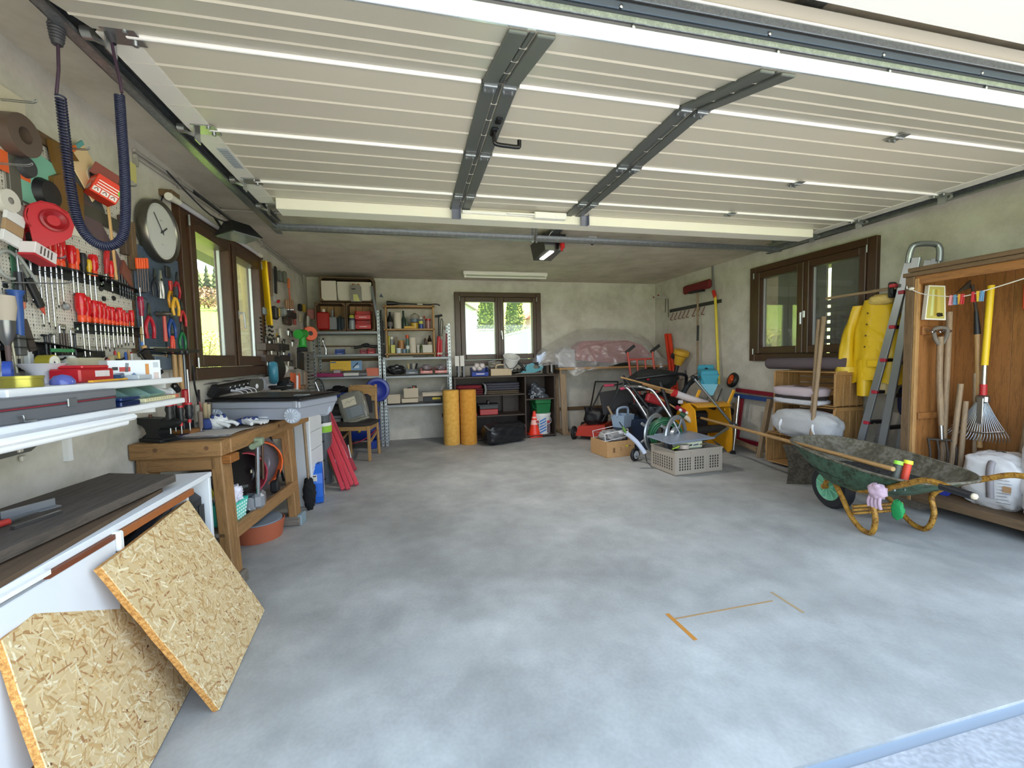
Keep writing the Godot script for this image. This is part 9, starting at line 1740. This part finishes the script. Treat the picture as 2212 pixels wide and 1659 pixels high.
	lthing("enamel_dish", "old pale green and yellow rectangular dish hung inside the closet", "dish", facing(v(3.93,1.6,-2.47), v(-0.25,0,1)) * Transform3D(Basis(BK, -0.06), O0)); hexa([v(-0.075,-0.13,0), v(-0.075,-0.13,0.03), v(0.085,-0.13,0), v(0.085,-0.13,0.03), v(-0.07,0.13,0), v(-0.07,0.13,0.03), v(0.055,0.13,0), v(0.055,0.13,0.03)]); P("rim", M("e2e0d2", 0.4)); pr([w2(-0.066,-0.12), w2(0.072,-0.12), w2(0.046,0.12), w2(-0.062,0.12)], 0.03,0.0315); P("bottom", M("b7ac5c", 0.3))
	for k in 3: pr([w2(-0.04 + 0.03 * k, -0.1), w2(-0.02 + 0.03 * k, -0.1), w2(-0.025 + 0.02 * k, 0.1), w2(-0.04 + 0.02 * k, 0.1)], 0.031,0.0322); P("streak", M(["c3c98a", "a8923a", "c9b45a"][k], 0.3)); blob(v(0.03,-0.09,0.03), v(0.03,0.018,0.004), 0.4,2.0,2); P("stain", M("3a3428"))
	thing("hook_board", "small brown hook board with chrome hooks inside the closet", "hook board", v(3.9,1.36,-2.47))
	for k in 3: tb(sm([v(3.88 + 0.08 * k, 1.4,-2.48), v(3.88 + 0.08 * k, 1.385,-2.44), v(3.885 + 0.08 * k, 1.37,-2.43), v(3.88 + 0.08 * k, 1.385,-2.41)], 4), 0.006,6); P("hook", CHROME)
	thing("digging_fork", "digging fork with a worn wooden D grip hanging in the closet", "fork", v(3.96,0.3,-2.42)); tb(sm([v(3.945,1.34,-2.42), v(3.95,1.0,-2.42), v(3.96,0.66,-2.4)], 4), 0.02,10); P("handle", TX["handle wood y"]); tb(sm([v(3.945,1.27,-2.42), v(3.905,1.33,-2.43), v(3.90,1.40,-2.43), v(3.99,1.40,-2.41), v(3.985,1.33,-2.41), v(3.945,1.27,-2.42)], 5), 0.014,9); P("grip", TX["old wood y"]); cy(v(3.96,0.74,-2.41), v(3.965,0.55,-2.4), 0.016,0.014,10); P("socket", STEEL)
	for s in [-0.075,-0.025,0.025,0.075]: tb(sm([v(3.965 + s * 0.7,0.545,-2.4 + s * 0.7), v(3.96 + s * 0.7,0.42,-2.38 + s * 0.7), v(3.955 + s * 0.7,0.27,-2.4 + s * 0.7)], 4), 0.008,7); P("tine", TX["rusty steel"])
	tb([v(3.91,0.545,-2.46), v(4.02,0.545,-2.345)], 0.01,8); P("shoulder", TX["rusty steel"])
	var hs := [["long_tool", "thick grey wooden handle left of the hoe in the closet", [v(4.06,1.53,-2.44), v(4.02,0.16,-2.42)], 0.021], ["hoe", "hoe with a black socket and a dark blade hung high in the closet", [v(4.12,1.35,-2.3), v(4.14,0.5,-2.27)], 0.018], ["short_handle", "short grey handle with a hole standing in a blue boot in the closet", [v(4.04,0.98,-2.34), v(4.0,0.22,-2.36)], 0.018], ["thin_handle", "thin grey handle with a hole right of the short one", [v(4.12,1.06,-2.3), v(4.14,0.16,-2.29)], 0.014], ["banded_handle", "pale handle with a black tape band behind the leaf rake", [v(4.05,0.85,-2.31), v(3.99,0.16,-2.3)], 0.016], ["spade_handle", "thick light brown handle at the right of the leaf rake", [v(4.17,1.45,-1.98), v(4.13,0.3,-2.04)], 0.024]]
	for q in hs: thing(q[0], q[1], "tool", q[2][1]); tb(q[2], q[3], 10); P("handle", TX["handle wood y"] if q[0] != "hoe" else TX["beech y"])
	thing("hoe_head", "dark hoe blade with a black socket at the closet top", "hoe head", v(4.12,1.5,-2.3)); cy(v(4.12,1.35,-2.3), v(4.115,1.52,-2.31), 0.021,0.012,10); P("socket", blk); pr([w2(4.12,1.76), w2(4.12,1.7), w2(3.98,1.66)], -2.36,-2.35); tb([v(4.115,1.52,-2.31), v(4.115,1.72,-2.34)], 0.01,7); P("blade", TX["rusty steel"])
	cy(v(4.02,0.46,-2.305), v(4.015,0.42,-2.304), 0.0175,-1.0,10); thing("tape_band", "black tape band on the pale closet handle", "tape", v(4.02,0.45,-2.3)); P("band", blk)
	thing("blue_boot", "dark blue rubber boot on the closet floor", "boot", v(3.98,0.14,-2.37)); tb(sm([v(4.0,0.32,-2.36), v(3.99,0.2,-2.36), v(3.97,0.175,-2.35), v(3.88,0.17,-2.32)], 4), 0.036,12); P("boot", M("1c2f8a", 0.4))
	thing("leaf_rake", "leaf rake with a fan of steel tines and a yellow handle in the closet", "rake", v(4.1,0.55,-2.24)); tb([v(4.13,1.70,-2.24), v(4.1,1.12,-2.24)], 0.02,10); P("handle", M("dfbb1e", 0.4)); tb([v(4.1,1.12,-2.24), v(4.1,0.97,-2.24)], 0.016,10); P("steel_tube", CHROME); cy(v(4.1,0.98,-2.24), v(4.1,0.9,-2.24), 0.02,-1.0,10); P("red_collar", M("b3262a", 0.4)); bx(v(4.1,0.87,-2.24), v(0.05,0.06,0.07), 0.012); bx(v(4.075,0.78,-2.24), v(0.012,0.2,0.035), 0.003); P("clamp", STEEL)
	for k in 22: var s := (k - 10.5) / 10.5; tb(sm([v(4.09,0.87,-2.24 + 0.02 * s), v(4.075,0.72,-2.24 + 0.1 * s), v(4.06,0.61 + 0.01 * s * s, -2.24 + 0.168 * s), v(4.03,0.565 + 0.02 * s * s, -2.24 + 0.19 * s)], 3), 0.0035,5); P("tine", STEEL)
	tb(sm([v(4.055,0.655,-2.39), v(4.05,0.625,-2.24), v(4.055,0.655,-2.09)], 6), 0.006,6); P("cross_band", CHROME); tb([v(4.13,1.715,-2.37), v(4.13,1.735,-2.1)], 0.024,9)
	thing("red_rake_head", "red rake head hung across the top of the closet", "rake head", v(4.13,1.72,-2.24)); P("head", M("a3221c", 0.4))
	thing("orange_tool", "orange steel tool plate hanging at the right of the closet", "tool", v(4.15,1.55,-2.05)); pr([w2(0,0), w2(0,0), w2(0,0)], 0,0) if false else bx(v(4.16,1.6,-2.0), v(0.02,0.18,0.17), 0.006); P("plate", M("b3401e", 0.5)); cy(v(4.16,1.5,-2.0), v(4.168,1.42,-1.985), 0.024,-1.0,12); P("socket", M("c04a2c", 0.4))
	for k in 3: la([w2(0,0.008), w2(0.006,0.006), w2(0.008,0)], v(4.234,1.375,-2.09 + 0.025 * k), Vector3.LEFT, 8)
	thing("wall_pegs", "small row of pale knobs on the closet back", "knobs", v(4.23,1.37,-2.07)); P("knobs", M("d9cfa0", 0.3)); stuff("knobs")
	# line with pegs
	thing("washing_line", "white cord stretched across the closet front", "line", v(3.74,1.61,-2.2)); tb(sm([v(3.735,1.715,-2.5), v(3.735,1.655,-2.4), v(3.735,1.61,-2.2), v(3.735,1.625,-2.07), v(3.735,1.72,-1.7), v(3.74,1.8,-1.45)], 5), 0.0035,6); P("cord", M("d8d4c8", 0.7)); tb(sm([v(3.73,1.74,-2.51), v(3.71,1.735,-2.5), v(3.71,1.71,-2.5), v(3.73,1.705,-2.5)], 4), 0.004,6); P("hook", CHROME); blob(v(3.73,1.71,-2.485), v(0.012,0.012,0.02), 0.3,3.0,2); P("knot", M("cfc9bc", 0.8))
	for k in 7:
		var z := [-2.235,-2.213,-2.19,-2.172,-2.115,-2.09,-2.068][k] as float
		var y := 1.612 + (0.006 if k > 3 else 0.0)
		thing("clothes_peg", "%s plastic clothes peg on the closet line, %s" % [["pink", "blue", "yellow", "red", "red", "yellow", "blue"][k], ["first from the left", "second", "third", "fourth", "fifth", "sixth", "last on the right"][k]], "peg", v(3.735, y - 0.04, z), 0, "clothes pegs")
		for s in [-0.006,0.006]: br(v(3.735 + s, y + 0.012, z), v(3.735 + s * 1.6, y - 0.058, z + 0.006 * (k % 3 - 1)), 0.007,0.013, v(0,0,1), 0.001); P("leg", M(["d88a90", "5a86a8", "d29a2c", "b3222a", "b3222a", "d2ae2c", "5a86a8"][k], 0.4))
	# sacks in the closet
	for k in 3:
		var c := [v(3.97,0.32,-2.06), v(4.0,0.42,-1.78), v(3.86,0.25,-1.72)][k] as Vector3
		var r := [v(0.14,0.2,0.17), v(0.15,0.28,0.16), v(0.12,0.11,0.14)][k] as Vector3
		thing("soil_sack", ["white printed sack with grey bands on the closet floor, left one", "tall white sack with a torn black mouth in the closet", "small white sack slumped at the closet front"][k], "sack", v(c.x, 0.14, c.z), 0, "sacks in the closet")
		blob(c, r, 0.14,1.8,11 + k, 0.6,36,26); P("sack", M("c6c4c4", 0.42))
		if k == 0:
			for i in 9: br(c + v(-0.138,-0.12 + 0.022 * i, 0.06), c + v(-0.138,-0.115 + 0.022 * i, 0.13 - 0.01 * (i % 3)), 0.002,0.006, v(1,0,0))
			P("print", M("6d6a70")); stuff("print"); tb(sm([c + v(-0.03,0.2,0.02), c + v(-0.135,0.12,0.02), c + v(-0.143,-0.1,0.03)], 5), 0.022,6, false, 0.25); P("grey_band", M("8d8789", 0.5)); bx(c + v(-0.14,-0.02,0.11), v(0.006,0.04,0.04)); P("brown_patch", M("a8835c", 0.6))
		if k == 1: la([w2(0.06,0), w2(0.1,0.04), w2(0.09,0.08), w2(0.05,0.03), w2(0,0.02)], c + v(-0.03,0.24,0), v(-0.4,1,0), 16); P("black_mouth", M("1a1b1e", 0.4))
	build_barrow()
func build_barrow():
	var wt := Transform3D(Basis(UP, -0.12), v(3.18,0,-2.19))
	lthing("wheelbarrow", "old green wheelbarrow with a yellow tubular frame, loaded with dark soil", "wheelbarrow", wt)
	var rim := func(a: float, b: float) -> Vector3:   # b = 0 at the rim, 1 at the bottom
		var w := a * TAU
		var cx := signf(cos(w)) * pow(absf(cos(w)), 0.62)
		var cz := signf(sin(w)) * pow(absf(sin(w)), 0.62)
		var k: float = lerpf(1.0,0.62, pow(b, 1.2))
		var z: float = -0.17 + 0.55 * cz * k + (0.05 * b if cz < 0 else -0.1 * b)
		return v(0.34 * cx * k * (1.0 - 0.12 * clampf(-cz, 0,1)), lerpf(0.5 - 0.07 * (cz + 0.3) * 0.6,0.27, b), z)
	surf(64,12, rim, true); P("tray", TX["barrow green"])
	surf(64,12, func(a, b): return rim.call(a, b) * v(0.985,1,0.985) + v(0,0.006,-0.003), true); P("tray_inside", TX["barrow inside"])
	var edge := []
	for k in 64: edge.append(rim.call(k / 64.0,0.0))
	tb(edge, 0.009,7, true); P("rolled_rim", TX["barrow inside"])
	surf(24,20, func(a, b): var q: Vector3 = rim.call(a, 0.999); return v(0,0.272,-0.17) + (q - v(0,0.27,-0.17)) * v(1,1,1) * b, true); P("tray_bottom", TX["barrow inside"])
	var nz := FastNoiseLite.new(); nz.frequency = 9.0
	surf(60,26, func(a, b):
		var q: Vector3 = rim.call(a, 0.62)
		var c := v(0.02,0.37,-0.2)
		var p: Vector3 = c.lerp(q, b)
		return v(p.x, lerpf(0.40,0.345, b * b) + 0.02 * nz.get_noise_2d(p.x * 2.0, p.z * 2.0) + 0.008 * nz.get_noise_2d(p.x * 9.0, p.z * 9.0), p.z), true)
	P("soil", TX["soil"]); stuff("soil")
	wheel(v(0,0.175,-0.47), RT, 0.175,0.09, M("1b1c1f", 0.7), M("6fae8c", 0.4))
	for k in 10: br(v(0.052,0.175,-0.47) + Basis(RT, TAU * k / 10.0) * v(0,0.03,0), v(0.052,0.175,-0.47) + Basis(RT, TAU * k / 10.0) * v(0,0.1,0), 0.008,0.008); br(v(-0.052,0.175,-0.47) + Basis(RT, TAU * k / 10.0) * v(0,0.03,0), v(-0.052,0.175,-0.47) + Basis(RT, TAU * k / 10.0) * v(0,0.1,0), 0.008,0.008)
	P("hub_ribs", M("7dbb99", 0.4)); stuff("hub_ribs")
	for s in [-1.0,1.0]:
		tb(sm([v(0.07 * s, 0.175,-0.47), v(0.09 * s, 0.24,-0.42), v(0.14 * s, 0.265,-0.25), v(0.2 * s, 0.29,0.0), v(0.26 * s, 0.42,0.28), v(0.29 * s, 0.5,0.45), v(0.3 * s, 0.49,0.6)], 6), 0.017,10); P("frame_tube", TX["barrow yellow"])
		tb(sm([v(0.17 * s, 0.3,-0.3), v(0.18 * s, 0.18,-0.2), v(0.2 * s, 0.08,-0.11), v(0.205 * s, 0.02,-0.02), v(0.21 * s, 0.03,0.06), v(0.22 * s, 0.14,0.09), v(0.225 * s, 0.26,0.07), v(0.24 * s, 0.35,0.16), v(0.27 * s, 0.45,0.33)], 6), 0.017,10); P("leg_loop", TX["barrow yellow"])
		cy(v(0.298 * s, 0.492,0.53), v(0.302 * s, 0.485,0.68), 0.021,-1.0,12); P("grip", BLK); sphere(v(0.302 * s, 0.485,0.685), 0.017,8); P("grip_end", M("cfbfa5", 0.4) if s < 0 else BLK)
		cy(v(0.05 * s, 0.175,-0.47), v(0.09 * s, 0.175,-0.47), 0.02,-1.0,8); P("axle_end", TX["barrow yellow"])
	for y in [0.1,0.125,0.15]: tb([v(-0.195, y, -0.1), v(0.195, y, -0.1)], 0.01,7); P("brace", TX["barrow yellow"])
	# long stick and hand tools on it
	thing("long_stick", "long pale wooden stick lying from the wheelbarrow to the snow blower", "stick", v(3.4,0.472,-4.454)); tb([wt * v(-0.27,0.51,0.24), v(3.4,0.472,-4.454)], 0.015,10); P("shaft", TX["beech z"])
	for k in 2: thing("hand_tool", ["dark grey hand tool grip with a lime end on the wheelbarrow", "red hand tool grip with a yellow end on the wheelbarrow"][k], "tool", wt * v(-0.2 + 0.06 * k, 0.44,0.2), 0, "hand tools on the barrow"); var a: Vector3 = wt * v(-0.24 + 0.07 * k, 0.42,0.22); var b := a + v(0.03,0.11,-0.0); tb([a, b], 0.02,10); P("grip", M(["3d4038", "c23a1e"][k], 0.5)); cy(b, b + v(0.006,0.022,0), 0.024,0.022,12); P("end", M(["8fd13a", "d9d42a"][k], 0.4)); tb([a, a + v(-0.02,-0.05,0.02)], 0.006,6); P("shaft", STEEL)
	lthing("garden_glove", "mauve garden glove and green glove hanging on the wheelbarrow side", "glove", wt * at_(v(-0.33,0.33,0.2))); blob(v(0,0.03,0), v(0.04,0.05,0.05), 0.35,1.8,3,0.9,20,14)
	for k in 4: tb(sm([v(-0.015,0.0,-0.03 + 0.02 * k), v(-0.025,-0.035,-0.035 + 0.024 * k), v(-0.02,-0.07,-0.036 + 0.026 * k)], 3), 0.01,7); P("mauve_part", M("b59aa8", 0.8)); blob(v(0.02,-0.05,0.11), v(0.02,0.06,0.035), 0.3,2.0,5,0.9,18,14)
	P("green_part", M("2fae62", 0.6))
